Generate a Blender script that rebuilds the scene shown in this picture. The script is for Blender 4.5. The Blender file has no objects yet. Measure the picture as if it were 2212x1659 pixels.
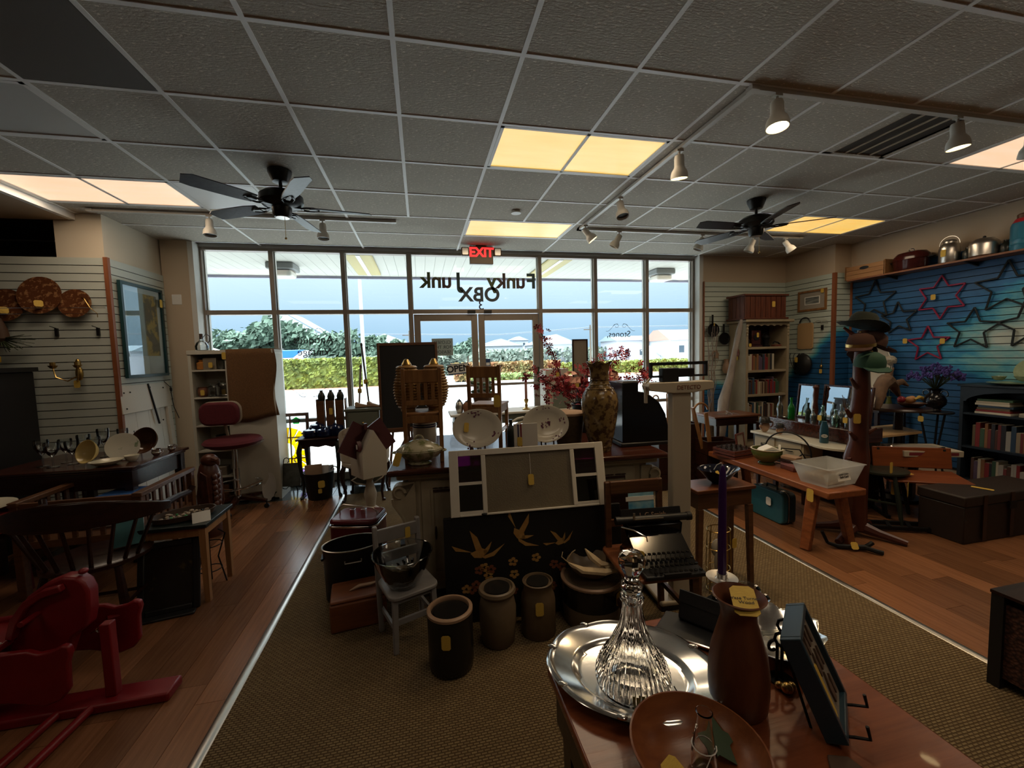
import bpy, math, random
from mathutils import Vector, Matrix
random.seed(7)
S = bpy.context.scene
COL = S.collection
PI = math.pi
# ---------------------------------------------------------------- camera
cam_d = bpy.data.cameras.new('camera'); cam = bpy.data.objects.new('camera', cam_d); COL.objects.link(cam)
cam_d.sensor_width = 36; cam_d.lens = 893.0 / 2212 * 36; cam_d.clip_start = 0.02; cam_d.clip_end = 500
def _cam():
    yaw, pit, rol = -0.214459, -0.0703565, -0.0282123
    f = Vector((-math.sin(yaw)*math.cos(pit), math.cos(yaw)*math.cos(pit), math.sin(pit)))
    r = Vector((math.cos(yaw), math.sin(yaw), 0)); u = r.cross(f)
    r2 = r*math.cos(rol)+u*math.sin(rol); u2 = u*math.cos(rol)-r*math.sin(rol)
    m = Matrix((r2, u2, -f)).transposed().to_4x4(); m.translation = (0, 0, 1.60); cam.matrix_world = m
_cam(); S.camera = cam
# ---------------------------------------------------------------- world: overcast sky
W = bpy.data.worlds.new('sky'); S.world = W; W.use_nodes = True
nt = W.node_tree; nt.nodes.clear()
tc = nt.nodes.new('ShaderNodeTexCoord'); sx = nt.nodes.new('ShaderNodeSeparateXYZ'); rp = nt.nodes.new('ShaderNodeValToRGB')
bg = nt.nodes.new('ShaderNodeBackground'); wo = nt.nodes.new('ShaderNodeOutputWorld')
nz = nt.nodes.new('ShaderNodeTexNoise'); nz.inputs['Scale'].default_value = 2.2; nz.inputs['Detail'].default_value = 3
ad = nt.nodes.new('ShaderNodeMath'); ad.operation = 'MULTIPLY_ADD'; ad.inputs[1].default_value = 0.10
nt.links.new(tc.outputs['Generated'], nz.inputs['Vector']); nt.links.new(nz.outputs['Fac'], ad.inputs[0])
nt.links.new(tc.outputs['Generated'], sx.inputs[0]); nt.links.new(sx.outputs['Z'], ad.inputs[2]); nt.links.new(ad.outputs[0], rp.inputs[0])
e = rp.color_ramp.elements
e[0].position = 0.05; e[0].color = (0.27, 0.42, 0.56, 1)
e[1].position = 0.24; e[1].color = (0.60, 0.71, 0.82, 1)
e.new(0.14).color = (0.42, 0.56, 0.70, 1)
e.new(0.62).color = (0.95, 0.98, 1.0, 1)
# overcast sky: the zenith is clearly brighter than the band near the horizon
br_ = nt.nodes.new('ShaderNodeMapRange'); br_.inputs['From Min'].default_value = .25; br_.inputs['From Max'].default_value = 1.; br_.inputs['To Min'].default_value = 0.74; br_.inputs['To Max'].default_value = 7.5
nt.links.new(sx.outputs['Z'], br_.inputs[0]); nt.links.new(br_.outputs[0], bg.inputs['Strength'])
nt.links.new(rp.outputs[0], bg.inputs[0]); nt.links.new(bg.outputs[0], wo.inputs[0])
# ---------------------------------------------------------------- exposure
vs = S.view_settings
S.display_settings.display_device = 'sRGB'
vs.view_transform = 'Standard'; vs.look = 'None'; vs.exposure = 1.15; vs.gamma = 1.0; vs.use_curve_mapping = False
S.cycles.max_bounces = 8; S.cycles.diffuse_bounces = 4; S.cycles.glossy_bounces = 4; S.cycles.transmission_bounces = 8; S.cycles.transparent_max_bounces = 12
S.cycles.caustics_reflective = False; S.cycles.caustics_refractive = False; S.cycles.sample_clamp_indirect = 4.0
# ================================================================ materials
M = {}
def _node(nt, t, **kw):
    n = nt.nodes.new(t)
    for k, v in kw.items():
        if k in n.inputs: n.inputs[k].default_value = v
        else: setattr(n, k, v)
    return n
def mat(name, c, rough=.5, metal=0., c2=None, scale=8., stretch=(1,1,1), kind='noise', bump=0., bscale=None, spec=.5, trans=0., ior=1.45, emit=None, estr=0., thr=None, alpha=1., detail=4., coat=0., sheen=0.):
    m = bpy.data.materials.new(name); m.use_nodes = True; M[name] = m
    nt = m.node_tree; b = nt.nodes['Principled BSDF']
    c = tuple(c)+(1,)
    b.inputs['Base Color'].default_value = c; b.inputs['Roughness'].default_value = rough; b.inputs['Metallic'].default_value = metal
    b.inputs['Specular IOR Level'].default_value = spec; b.inputs['IOR'].default_value = ior
    b.inputs['Transmission Weight'].default_value = trans; b.inputs['Alpha'].default_value = alpha; b.inputs['Coat Weight'].default_value = coat
    if emit: b.inputs['Emission Color'].default_value = tuple(emit)+(1,); b.inputs['Emission Strength'].default_value = estr
    tex = None
    if c2 or bump:
        tcn = _node(nt, 'ShaderNodeTexCoord'); mp = _node(nt, 'ShaderNodeMapping'); mp.inputs['Scale'].default_value = stretch
        nt.links.new(tcn.outputs['Object'], mp.inputs[0])
        if kind == 'voronoi': tex = _node(nt, 'ShaderNodeTexVoronoi', Scale=scale); out = 'Distance'
        elif kind == 'wave': tex = _node(nt, 'ShaderNodeTexWave', Scale=scale, Distortion=3., Detail=2.); out = 'Fac'
        else: tex = _node(nt, 'ShaderNodeTexNoise', Scale=scale, Detail=detail, Roughness=.6); out = 'Fac'
        nt.links.new(mp.outputs[0], tex.inputs['Vector'])
        if c2:
            r = _node(nt, 'ShaderNodeValToRGB'); lo, hi = thr or (.3, .7)
            r.color_ramp.elements[0].position = lo; r.color_ramp.elements[0].color = c
            r.color_ramp.elements[1].position = hi; r.color_ramp.elements[1].color = tuple(c2)+(1,)
            nt.links.new(tex.outputs[out], r.inputs[0]); nt.links.new(r.outputs[0], b.inputs['Base Color'])
        if bump:
            t2, o2 = tex, out
            if bscale:
                t2 = _node(nt, 'ShaderNodeTexNoise', Scale=bscale, Detail=3.); nt.links.new(mp.outputs[0], t2.inputs['Vector']); o2 = 'Fac'
            bp = _node(nt, 'ShaderNodeBump', Strength=bump, Distance=.01); nt.links.new(t2.outputs[o2], bp.inputs['Height']); nt.links.new(bp.outputs[0], b.inputs['Normal'])
    return m
def wood(name, c, c2, rough=.4, along=0, scale=3., bump=.08, coat=0., spec=.5):
    st = [14, 14, 14]; st[along] = 1.0
    return mat(name, c, rough, c2=c2, scale=scale, stretch=st, bump=bump, detail=6., coat=coat, spec=spec, thr=(.32,.68))
def thin_glass(name, tint=(.93,.97,.96), gloss=.06, rough=.0):
    m = bpy.data.materials.new(name); m.use_nodes = True; M[name] = m
    nt = m.node_tree; nt.nodes.clear()
    o = _node(nt, 'ShaderNodeOutputMaterial'); mx = _node(nt, 'ShaderNodeMixShader'); t = _node(nt, 'ShaderNodeBsdfTransparent'); g = _node(nt, 'ShaderNodeBsdfGlossy'); f = _node(nt, 'ShaderNodeFresnel', IOR=1.45)
    mu = _node(nt, 'ShaderNodeMath', operation='MULTIPLY'); mu.inputs[1].default_value = gloss/.04
    t.inputs[0].default_value = tuple(tint)+(1,); g.inputs['Roughness'].default_value = rough
    nt.links.new(f.outputs[0], mu.inputs[0]); nt.links.new(mu.outputs[0], mx.inputs[0]); nt.links.new(t.outputs[0], mx.inputs[1]); nt.links.new(g.outputs[0], mx.inputs[2]); nt.links.new(mx.outputs[0], o.inputs[0])
    return m
# ================================================================ mesh builder
class B:
    def __init__(s): s.v = []; s.f = []
    def add(s, vs_, fs):
        n = len(s.v); s.v += [tuple(p) for p in vs_]; s.f += [tuple(i+n for i in q) for q in fs]; return s
    def box(s, x0, y0, z0, x1, y1, z1):
        return s.add([(x0,y0,z0),(x1,y0,z0),(x1,y1,z0),(x0,y1,z0),(x0,y0,z1),(x1,y0,z1),(x1,y1,z1),(x0,y1,z1)],
                     [(0,3,2,1),(4,5,6,7),(0,1,5,4),(1,2,6,5),(2,3,7,6),(3,0,4,7)])
    def cb(s, c, d, rot=None):
        b = B().box(-d[0]/2,-d[1]/2,-d[2]/2,d[0]/2,d[1]/2,d[2]/2)
        m = Matrix.Translation(c)
        if rot: m = m @ (Matrix.Rotation(rot[2],4,'Z') @ Matrix.Rotation(rot[1],4,'Y') @ Matrix.Rotation(rot[0],4,'X'))
        return s.join(b, m)
    def join(s, b, m=None):
        return s.add([m @ Vector(p) for p in b.v] if m else b.v, b.f)
    def beam(s, p, q, w, h=None, w2=None, h2=None, up=(0,0,1)):
        p, q = Vector(p), Vector(q); h = h or w; w2 = w2 or w; h2 = h2 or h
        d = (q-p).normalized(); u = Vector(up)
        if abs(d.dot(u)) > .98: u = Vector((0,1,0))
        r = d.cross(u).normalized(); u = r.cross(d)
        vs_ = [o + r*a*ww/2 + u*c*hh/2 for o, ww, hh in ((p,w,h),(q,w2,h2)) for a, c in ((-1,-1),(1,-1),(1,1),(-1,1))]
        return s.add(vs_, [(0,1,2,3),(7,6,5,4),(0,4,5,1),(1,5,6,2),(2,6,7,3),(3,7,4,0)])
    def tube(s, pts, r, n=8, closed=False, cap=True):
        P = [Vector(p) for p in pts]; k = len(P); rs = r if isinstance(r, (list, tuple)) else [r]*k
        d = [((P[(i+1)%k]-P[i-1]) if closed or 0 < i < k-1 else (P[1]-P[0] if i == 0 else P[-1]-P[-2])).normalized() for i in range(k)]
        u = Vector((0,0,1)) if abs(d[0].z) < .9 else Vector((1,0,0)); vs_ = []
        for i in range(k):
            u = (u - d[i]*u.dot(d[i])); u = u.normalized() if u.length > 1e-6 else d[i].orthogonal().normalized()
            w = d[i].cross(u)
            vs_ += [P[i] + (u*math.cos(2*PI*j/n) + w*math.sin(2*PI*j/n))*rs[i] for j in range(n)]
        fs = [(i*n+j, i*n+(j+1)%n, ((i+1)%k)*n+(j+1)%n, ((i+1)%k)*n+j) for i in range(k if closed else k-1) for j in range(n)]
        if cap and not closed: fs += [tuple(range(n-1,-1,-1)), tuple(range((k-1)*n, k*n))]
        return s.add(vs_, fs)
    def lathe(s, prof, n=24, c=(0,0,0), sx=1., sy=1., wav=None, cap=True):
        vs_ = []; k = len(prof)
        for i, (r, z) in enumerate(prof):
            for j in range(n):
                a = 2*PI*j/n; rr, zz = (wav(i, a, r, z) if wav else (r, z))
                vs_.append((c[0]+rr*sx*math.cos(a), c[1]+rr*sy*math.sin(a), c[2]+zz))
        fs = [(i*n+j, i*n+(j+1)%n, (i+1)*n+(j+1)%n, (i+1)*n+j) for i in range(k-1) for j in range(n)]
        if cap:
            if prof[0][0] > 1e-5: fs.append(tuple(range(n-1,-1,-1)))
            if prof[-1][0] > 1e-5: fs.append(tuple(range((k-1)*n, k*n)))
        return s.add(vs_, fs)
    def prism(s, pts, a, b, ax='z'):
        n = len(pts)
        f = {'z': lambda p, t: (p[0], p[1], t), 'y': lambda p, t: (p[0], t, p[1]), 'x': lambda p, t: (t, p[0], p[1])}[ax]
        return s.add([f(p, a) for p in pts]+[f(p, b) for p in pts],
                     [tuple(range(n-1,-1,-1)), tuple(range(n, 2*n))]+[(i, (i+1)%n, n+(i+1)%n, n+i) for i in range(n)])
    def ell(s, c, rx, ry=None, rz=None, n=14, m=8, jit=0.):
        ry = ry or rx; rz = rz or rx; vs_ = [(c[0],c[1],c[2]-rz)]
        for i in range(1, m):
            t = -PI/2+PI*i/m
            for j in range(n):
                a = 2*PI*j/n; q = 1+random.uniform(-jit, jit)
                vs_.append((c[0]+rx*q*math.cos(t)*math.cos(a), c[1]+ry*q*math.cos(t)*math.sin(a), c[2]+rz*q*math.sin(t)))
        vs_.append((c[0],c[1],c[2]+rz)); k = len(vs_)-1
        fs = [(0, 1+(j+1)%n, 1+j) for j in range(n)]
        fs += [(1+i*n+j, 1+i*n+(j+1)%n, 1+(i+1)*n+(j+1)%n, 1+(i+1)*n+j) for i in range(m-2) for j in range(n)]
        fs += [(1+(m-2)*n+j, 1+(m-2)*n+(j+1)%n, k) for j in range(n)]
        return s.add(vs_, fs)
    def xf(s, m): s.v = [tuple(m @ Vector(p)) for p in s.v]; return s
    def rot(s, ax, deg, c=(0,0,0)):
        T = Matrix.Translation(c); return s.xf(T @ Matrix.Rotation(math.radians(deg),4,ax) @ T.inverted())
    def mv(s, x, y, z): s.v = [(p[0]+x, p[1]+y, p[2]+z) for p in s.v]; return s
    def mesh(s, name, m, ang=40):
        me = bpy.data.meshes.new(name); me.from_pydata(s.v, [], s.f); me.update()
        if m: me.materials.append(M[m] if isinstance(m, str) else m)
        if ang is not None:
            me.polygons.foreach_set('use_smooth', [True]*len(me.polygons)); me.set_sharp_from_angle(angle=math.radians(ang))
        return me
    def ob(s, name, m, par=None, bev=0., ang=40, label=None, kind=None, seg=2):
        o = bpy.data.objects.new(name, s.mesh(name, m, ang)); COL.objects.link(o)
        if par: o.parent = par
        if bev:
            md = o.modifiers.new('bevel', 'BEVEL'); md.width = bev; md.segments = seg; md.limit_method = 'ANGLE'; md.angle_limit = .6
        if label: o['label'] = label
        if kind: o['kind'] = kind
        return o
def tag(o, label, cat, group=None, kind=None):
    if label: o['label'] = label
    if cat: o['category'] = cat
    if group: o['group'] = group
    if kind: o['kind'] = kind
    return o
def thing(name, label, cat, loc=(0,0,0), rz=0., group=None, rx=0., ry=0.):
    o = bpy.data.objects.new(name, None); COL.objects.link(o); o.empty_display_size = .05
    o.location = loc; o.rotation_euler = (math.radians(rx), math.radians(ry), math.radians(rz))
    return tag(o, label, cat, group)
def struct(name, b, m, bev=0., label=None, ang=40):
    o = b.ob(name, m, None, bev, ang); o['kind'] = 'structure'
    if label: o['label'] = label
    return o
def place(o, loc, rz=0., rx=0., ry=0.):
    o.location = loc; o.rotation_euler = (math.radians(rx), math.radians(ry), math.radians(rz)); return o
def dup(root, loc, rz=0., label=None, group=None, rx=0., ry=0., sc=None):
    def cp(o, par):
        c = o.copy(); COL.objects.link(c); c.parent = par
        for ch in o.children: cp(ch, c)
        return c
    r = cp(root, None); place(r, loc, rz, rx, ry)
    if sc: r.scale = (sc,)*3 if not isinstance(sc, (tuple, list)) else sc
    if label: r['label'] = label
    if group: r['group'] = group
    return r
def txt(name, body, size, loc, rot, m, par=None, ext=.0008, align='CENTER', sp=1.0, label=None):
    cu = bpy.data.curves.new(name, 'FONT'); cu.body = body; cu.size = size; cu.extrude = ext; cu.align_x = align; cu.align_y = 'CENTER'; cu.space_character = sp
    cu.materials.append(M[m]); o = bpy.data.objects.new(name, cu); COL.objects.link(o); o.location = loc; o.rotation_euler = [math.radians(a) for a in rot]
    if par: o.parent = par
    if label: o['label'] = label
    return o
TAGM = {}
def ptag(par, loc, rot=(90,0,0), w=.032, h=.058, name='price_tag', m='tag'):
    k = (round(w,3), round(h,3), m)
    if k not in TAGM:
        q = .18*w
        TAGM[k] = B().prism([(-w/2+q,-h/2),(w/2-q,-h/2),(w/2,-h/2+q),(w/2,h/2-q),(w/2-q,h/2),(-w/2+q,h/2),(-w/2,h/2-q),(-w/2,-h/2+q)], -.0006, .0006).mesh(name, m, None)
    o = bpy.data.objects.new(name, TAGM[k]); COL.objects.link(o); o.parent = par; o.location = loc; o.rotation_euler = [math.radians(a) for a in rot]
    return o
def arc(c, r, a0, a1, n, pl='xz', ry=None):
    ry = ry or r; out = []
    for i in range(n+1):
        a = math.radians(a0+(a1-a0)*i/n); x, y = r*math.cos(a), ry*math.sin(a)
        out.append({'xz': (c[0]+x, c[1], c[2]+y), 'xy': (c[0]+x, c[1]+y, c[2]), 'yz': (c[0], c[1]+x, c[2]+y)}[pl])
    return out
def rrect(w, h, r, n=4, cx=0, cy=0):
    out = []
    for sx_, sy_, a in ((1,1,0),(-1,1,90),(-1,-1,180),(1,-1,270)):
        for i in range(n+1):
            t = math.radians(a+90*i/n); out.append((cx+sx_*(w/2-r)+r*math.cos(t), cy+sy_*(h/2-r)+r*math.sin(t)))
    return out
def poly(n, rx, ry=None, a0=0, cx=0, cy=0):
    ry = ry or rx; return [(cx+rx*math.cos(2*PI*i/n+a0), cy+ry*math.sin(2*PI*i/n+a0)) for i in range(n)]
def text_to_mesh():
    dg = bpy.context.evaluated_depsgraph_get()
    for o in [q for q in S.objects if q.type == 'FONT']:
        me = bpy.data.meshes.new_from_object(o.evaluated_get(dg)); n = bpy.data.objects.new('tmp', me); COL.objects.link(n)
        n.parent = o.parent; n.matrix_local = o.matrix_local.copy()
        for k in o.keys(): n[k] = o[k]
        nm = o.name; bpy.data.objects.remove(o); n.name = nm
# ---------------------------------------------------------------- shared materials
mat('tag', (.62,.42,.07), .7, c2=(.50,.32,.05), scale=60, stretch=(1,6,1))
mat('white_tag', (.75,.74,.70), .7)
mat('ink', (.015,.015,.02), .6)
mat('black', (.008,.008,.009), .45)
mat('black_gloss', (.006,.006,.007), .15)
mat('iron', (.012,.012,.013), .5, .6)
mat('chrome', (.75,.75,.76), .12, 1.)
mat('silver', (.80,.78,.74), .16, 1., bump=.04, bscale=14)
mat('pewter', (.55,.53,.50), .32, 1.)
mat('brass', (.45,.30,.10), .3, 1.)
mat('white_paint', (.62,.58,.50), .5)
mat('cream', (.60,.54,.40), .45)
mat('white_gloss', (.72,.70,.66), .12)
mat('linen', (.28,.24,.19), .9, c2=(.23,.195,.15), scale=120)
mat('paper', (.72,.70,.66), .8)
mat('glass', (1,1,1), .0, trans=1., ior=1.46)
thin_glass('glassware', (.95,.97,.97), .10, .04)
thin_glass('green_tint', (.68,.86,.74), .14, .03)
thin_glass('clear_tint', (.86,.88,.84), .14, .03)
thin_glass('pane_glass', (.90,.95,.96), .018)
wood('dark_wood', (.030,.010,.006), (.012,.004,.003), .28)
wood('mahog', (.060,.016,.009), (.025,.007,.004), .22, coat=.2)
wood('brown_wood', (.13,.055,.022), (.065,.026,.011), .4)
wood('pine', (.36,.19,.075), (.27,.13,.05), .45, along=2)
wood('oak', (.28,.135,.045), (.17,.075,.025), .38, along=2)
# ================================================================ ROOM SHELL
ZC = 3.043
GX = lambda i: 0.545+0.6096*i        # ceiling grid, columns
GY = lambda j: 2.647+0.6096*(j-2)    # ceiling grid, rows
mat('ceil_tile', (.80,.745,.63), .9, c2=(.45,.41,.34), scale=34, stretch=(1,2.6,1), thr=(.37,.31), bump=.5, detail=3.)
mat('tbar', (.84,.83,.80), .5)
mat('drywall', (.50,.395,.285), .85, bump=.05, bscale=60)
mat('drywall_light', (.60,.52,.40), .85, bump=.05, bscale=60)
mat('void', (.05,.045,.045), .9)
mat('slat', (.46,.50,.46), .55, c2=(.50,.53,.47), scale=1.3)
mat('slat_groove', (.012,.012,.013), .8)
mat('frame_alu', (.25,.205,.165), .38, .25)
mat('frame_white', (.62,.61,.57), .5)
wood('slat_trim', (.26,.09,.035), (.19,.06,.022), .5, along=2)
def plank_mat(name, cols):
    m = mat(name, cols[0], .24, c2=cols[1], scale=2.2, stretch=(26,1.4,1), bump=.025, detail=5., spec=.45)
    nt = m.node_tree; b = nt.nodes['Principled BSDF']; r = [n for n in nt.nodes if n.type == 'VALTORGB'][0]
    oi = _node(nt, 'ShaderNodeObjectInfo'); h = _node(nt, 'ShaderNodeHueSaturation'); mp = _node(nt, 'ShaderNodeMapRange')
    mp.inputs['To Min'].default_value = .62; mp.inputs['To Max'].default_value = 1.28
    nt.links.new(oi.outputs['Random'], mp.inputs[0]); nt.links.new(mp.outputs[0], h.inputs['Value']); nt.links.new(r.outputs[0], h.inputs['Color']); nt.links.new(h.outputs[0], b.inputs['Base Color'])
plank_mat('laminate', ((.25,.112,.052),(.165,.070,.032)))
# slat mural: pale green panels painted with a blue sea sky
def mural():
    m = bpy.data.materials.new('mural'); m.use_nodes = True; M['mural'] = m
    nt = m.node_tree; b = nt.nodes['Principled BSDF']; b.inputs['Roughness'].default_value = .5
    g = _node(nt, 'ShaderNodeNewGeometry'); s = _node(nt, 'ShaderNodeSeparateXYZ'); nt.links.new(g.outputs['Position'], s.inputs[0])
    n1 = _node(nt, 'ShaderNodeTexNoise', Scale=1.6, Detail=6., Roughness=.65); mp = _node(nt, 'ShaderNodeMapping'); mp.inputs['Rotation'].default_value = (math.radians(25),0,0); mp.inputs['Scale'].default_value = (1,.8,2.2)
    nt.links.new(g.outputs['Position'], mp.inputs[0]); nt.links.new(mp.outputs[0], n1.inputs[0])
    def mth(op, a, b_):
        n = _node(nt, 'ShaderNodeMath', operation=op)
        for k, q in ((0,a),(1,b_)):
            if isinstance(q, (int, float)): n.inputs[k].default_value = q
            else: nt.links.new(q, n.inputs[k])
        return n.outputs[0]
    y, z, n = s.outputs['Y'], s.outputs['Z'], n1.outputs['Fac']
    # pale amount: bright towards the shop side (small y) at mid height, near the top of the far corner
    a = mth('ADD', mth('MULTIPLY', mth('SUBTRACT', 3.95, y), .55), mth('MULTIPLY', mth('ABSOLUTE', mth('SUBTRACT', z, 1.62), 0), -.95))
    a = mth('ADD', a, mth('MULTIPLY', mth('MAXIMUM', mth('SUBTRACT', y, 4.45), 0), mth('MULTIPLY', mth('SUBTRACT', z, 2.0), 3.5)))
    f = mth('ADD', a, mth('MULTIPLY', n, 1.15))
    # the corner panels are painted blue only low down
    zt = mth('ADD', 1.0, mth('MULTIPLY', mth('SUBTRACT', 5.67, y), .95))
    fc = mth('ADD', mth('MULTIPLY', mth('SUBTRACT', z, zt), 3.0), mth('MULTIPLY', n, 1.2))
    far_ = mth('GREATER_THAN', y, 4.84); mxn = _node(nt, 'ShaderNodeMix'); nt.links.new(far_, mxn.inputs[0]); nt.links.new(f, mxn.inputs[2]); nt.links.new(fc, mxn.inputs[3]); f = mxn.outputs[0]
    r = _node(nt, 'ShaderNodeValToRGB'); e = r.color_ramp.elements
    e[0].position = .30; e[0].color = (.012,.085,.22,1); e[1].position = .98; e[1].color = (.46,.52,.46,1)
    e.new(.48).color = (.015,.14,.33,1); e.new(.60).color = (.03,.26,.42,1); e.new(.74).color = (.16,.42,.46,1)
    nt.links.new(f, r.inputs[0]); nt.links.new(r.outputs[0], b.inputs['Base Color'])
mural()
def carpet():
    m = bpy.data.materials.new('carpet'); m.use_nodes = True; M['carpet'] = m
    nt = m.node_tree; b = nt.nodes['Principled BSDF']; b.inputs['Roughness'].default_value = 1.; b.inputs['Specular IOR Level'].default_value = .1
    tcn = _node(nt, 'ShaderNodeTexCoord'); br = _node(nt, 'ShaderNodeTexBrick', Scale=1.)
    br.offset = .5; br.inputs['Brick Width'].default_value = .026; br.inputs['Row Height'].default_value = .0125; br.inputs['Mortar Size'].default_value = .0032; br.inputs['Mortar Smooth'].default_value = .6
    br.inputs['Color1'].default_value = (.225,.165,.088,1); br.inputs['Color2'].default_value = (.17,.122,.065,1); br.inputs['Mortar'].default_value = (.085,.055,.028,1)
    nt.links.new(tcn.outputs['Object'], br.inputs[0]); nt.links.new(br.outputs['Color'], b.inputs['Base Color'])
    bp = _node(nt, 'ShaderNodeBump', Strength=.8, Distance=.006); nt.links.new(br.outputs['Fac'], bp.inputs['Height']); bp.invert = True; nt.links.new(bp.outputs[0], b.inputs['Normal'])
carpet()
# ---- floors
floor = struct('floor', B().box(-7,-4,-.12,6.3,5.95,-.012), 'slat_groove', label='subfloor of the shop')
cp = B().box(-.945,-4,-.012,2.705,5.12,.0).ob('carpet', 'carpet', floor, label='brown woven carpet running down the middle of the shop')
# laminate planks along the shop's depth
pl = B().box(-.074,-.599,-.012,.074,.599,0).mesh('plank', 'laminate', None)
far = B()
for x0, x1 in ((-6.1,-.96),(2.72,6.12)):
    n = int((x1-x0)/.15)
    for i in range(n+1):
        x = (x1-.075-.15*i) if x0 < 0 else x0+.075+.15*i
        off = (i*.47) % 1.2
        y = 5.12
        first = True
        while y > -2:
            L = (off if off > .25 else .6) if first else 1.2
            first = False
            y0 = y-L; yc = (y+y0)/2
            if (-3.6 < x < -.9 or 2.7 < x < 5.9) and y0 > .2:
                o = bpy.data.objects.new('plank', pl); COL.objects.link(o); o.parent = floor; o.location = (x, yc, 0); o.scale = (1, L/1.2, 1)
            else: far.box(x-.074, y0+.001, -.012, x+.074, y-.001, 0)
            y = y0
far.ob('plank_field', 'laminate', floor, kind='stuff', ang=None)
for i, x in enumerate((-.953, 2.712)):
    struct('trim_%d' % (i+1), B().prism([(-.024,0),(.024,0),(.016,.006),(-.016,.006)], -4, 5.12, 'y').mv(x,0,.0005), 'pewter', label='pale metal strip between carpet and laminate')
# dark slate tiles by the entrance
mat('slate', (.030,.036,.036), .12, c2=(.055,.062,.060), scale=5, bump=.06, spec=.6)
mat('grout', (.22,.21,.19), .9)
B().box(-2.91,5.12,-.012,5.83,5.86,-.006).ob('grout_bed', 'grout', floor)
ts = B().box(-.1485,-.1485,-.012,.1485,.1485,0).mesh('floor_tile', 'slate', None)
for i in range(29):
    for j in range(3):
        o = bpy.data.objects.new('floor_tile', ts); COL.objects.link(o); o.parent = floor; o.location = (-2.76+.303*i, 5.272+.303*j-(.0), 0)
        if j == 2: o.location.y = 5.79; o.scale.y = .42
# ---- ceiling
ceil = struct('ceiling', B().box(-7,-4,ZC+.03,6.3,6.2,ZC+.12), 'void', label='slab above the suspended ceiling')
tm = {}
def tile_obj(i0, i1, j0, j1, m='ceil_tile'):
    k = (i1-i0, j1-j0, m)
    if k not in tm: tm[k] = B().box(0,0,0,.6096*k[0],.6096*k[1],.014).mesh('ceiling_tile', m, None)
    o = bpy.data.objects.new('ceiling_tile', tm[k]); COL.objects.link(o); o.parent = ceil; o.location = (GX(i0), GY(j0), ZC+.005); return o
# first four troffers are unseen, added behind the camera to brighten the shop
lit = [(0,2,-1,0,'p'),(-6,-4,-2,-1,'p'),(6,8,-2,-1,'p'),(0,2,-4,-3,'p'),(0,2,2,3,'y'),(0,2,5,6,'y'),(-6,-4,4,5,'p'),(6,8,4,5,'y'),(6,8,1,2,'p'),(-6,-4,2,3,'off')]
special = {}
for a, b_, c, d, k in lit:
    for i in range(a, b_): special[(i, c)] = k
special[(4,1)] = 'grille'; special[(-4,1)] = 'diffuser'; special[(-4,4)] = 'diffuser'
LEFT = -6
for j in range(0, 7):
    i = LEFT
    while i < 10:
        if (i, j) in special: i += 1; continue
        if j >= 5 and i % 2 == 0 and (i+1, j) not in special and i < 9: tile_obj(i, i+2, j, j+1); i += 2
        else: tile_obj(i, i+1, j, j+1); i += 1
B().box(GX(LEFT),-4,ZC+.005,6.3,GY(0),ZC+.02).ob('ceiling_tile_field', 'ceil_tile', ceil, kind='stuff', ang=None)
for i in range(LEFT, 10):
    ytop = GY(5) if i % 2 else 5.86
    B().box(GX(i)-.012,-1.2,ZC,GX(i)+.012,ytop,ZC+.012).ob('grid_bar', 'tbar', ceil, ang=None)
for j in range(-3, 8):
    B().box(GX(LEFT),GY(j)-.012,ZC+.0005,6.2,GY(j)+.012,ZC+.012).ob('grid_bar', 'tbar', ceil, ang=None)
B().box(-7,-4,ZC-.06,GX(LEFT)-.06,4.8,ZC+.03).ob('ceiling_board', 'drywall', ceil, ang=None)
B().box(GX(LEFT)-.06,-4,ZC-.06,GX(LEFT)-.015,4.78,ZC+.03).ob('edge_trim', 'tbar', ceil, ang=None)
# ---- walls
struct('wall_right', B().box(6.12,-4,0,6.35,4.87,ZC+.1), 'drywall')
struct('wall_corner_right', B().box(5.83,4.87,0,6.35,5.95,ZC+.1), 'drywall')
struct('wall_front_right', B().box(4.29,5.69,0,5.83,5.95,ZC+.1), 'drywall')
struct('wall_front_left', B().box(-2.91,5.66,0,-2.62,5.95,ZC+.1), 'drywall')
struct('wall_left', B().box(-3.305,4.785,0,-2.925,5.95,ZC+.1), 'drywall_light')
struct('wall_rear', B().box(-7,-4.2,0,6.35,-4,ZC+.1), 'drywall')
struct('wall_side_far', B().box(-7.2,-4.2,0,-7,6.2,ZC+.1), 'drywall')
struct('wall_back_room', B().box(-7,5.95,0,-3.3,6.2,ZC+.1), 'void')  # darkness of the unlit back room is put into the wall colour
struct('wall_partition_left', B().box(-7,4.80,0,-3.305,4.90,2.635), 'drywall')
struct('trim_3', B().box(-2.63,5.655,0,-2.575,5.80,ZC).box(4.235,5.68,0,4.30,5.80,ZC), 'frame_white', label='white window reveal boards')
struct('trim_4', B().box(-2.6,5.80,3.015,4.26,5.90,ZC+.02), 'frame_white', label='white head strip above the shop window')
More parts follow.
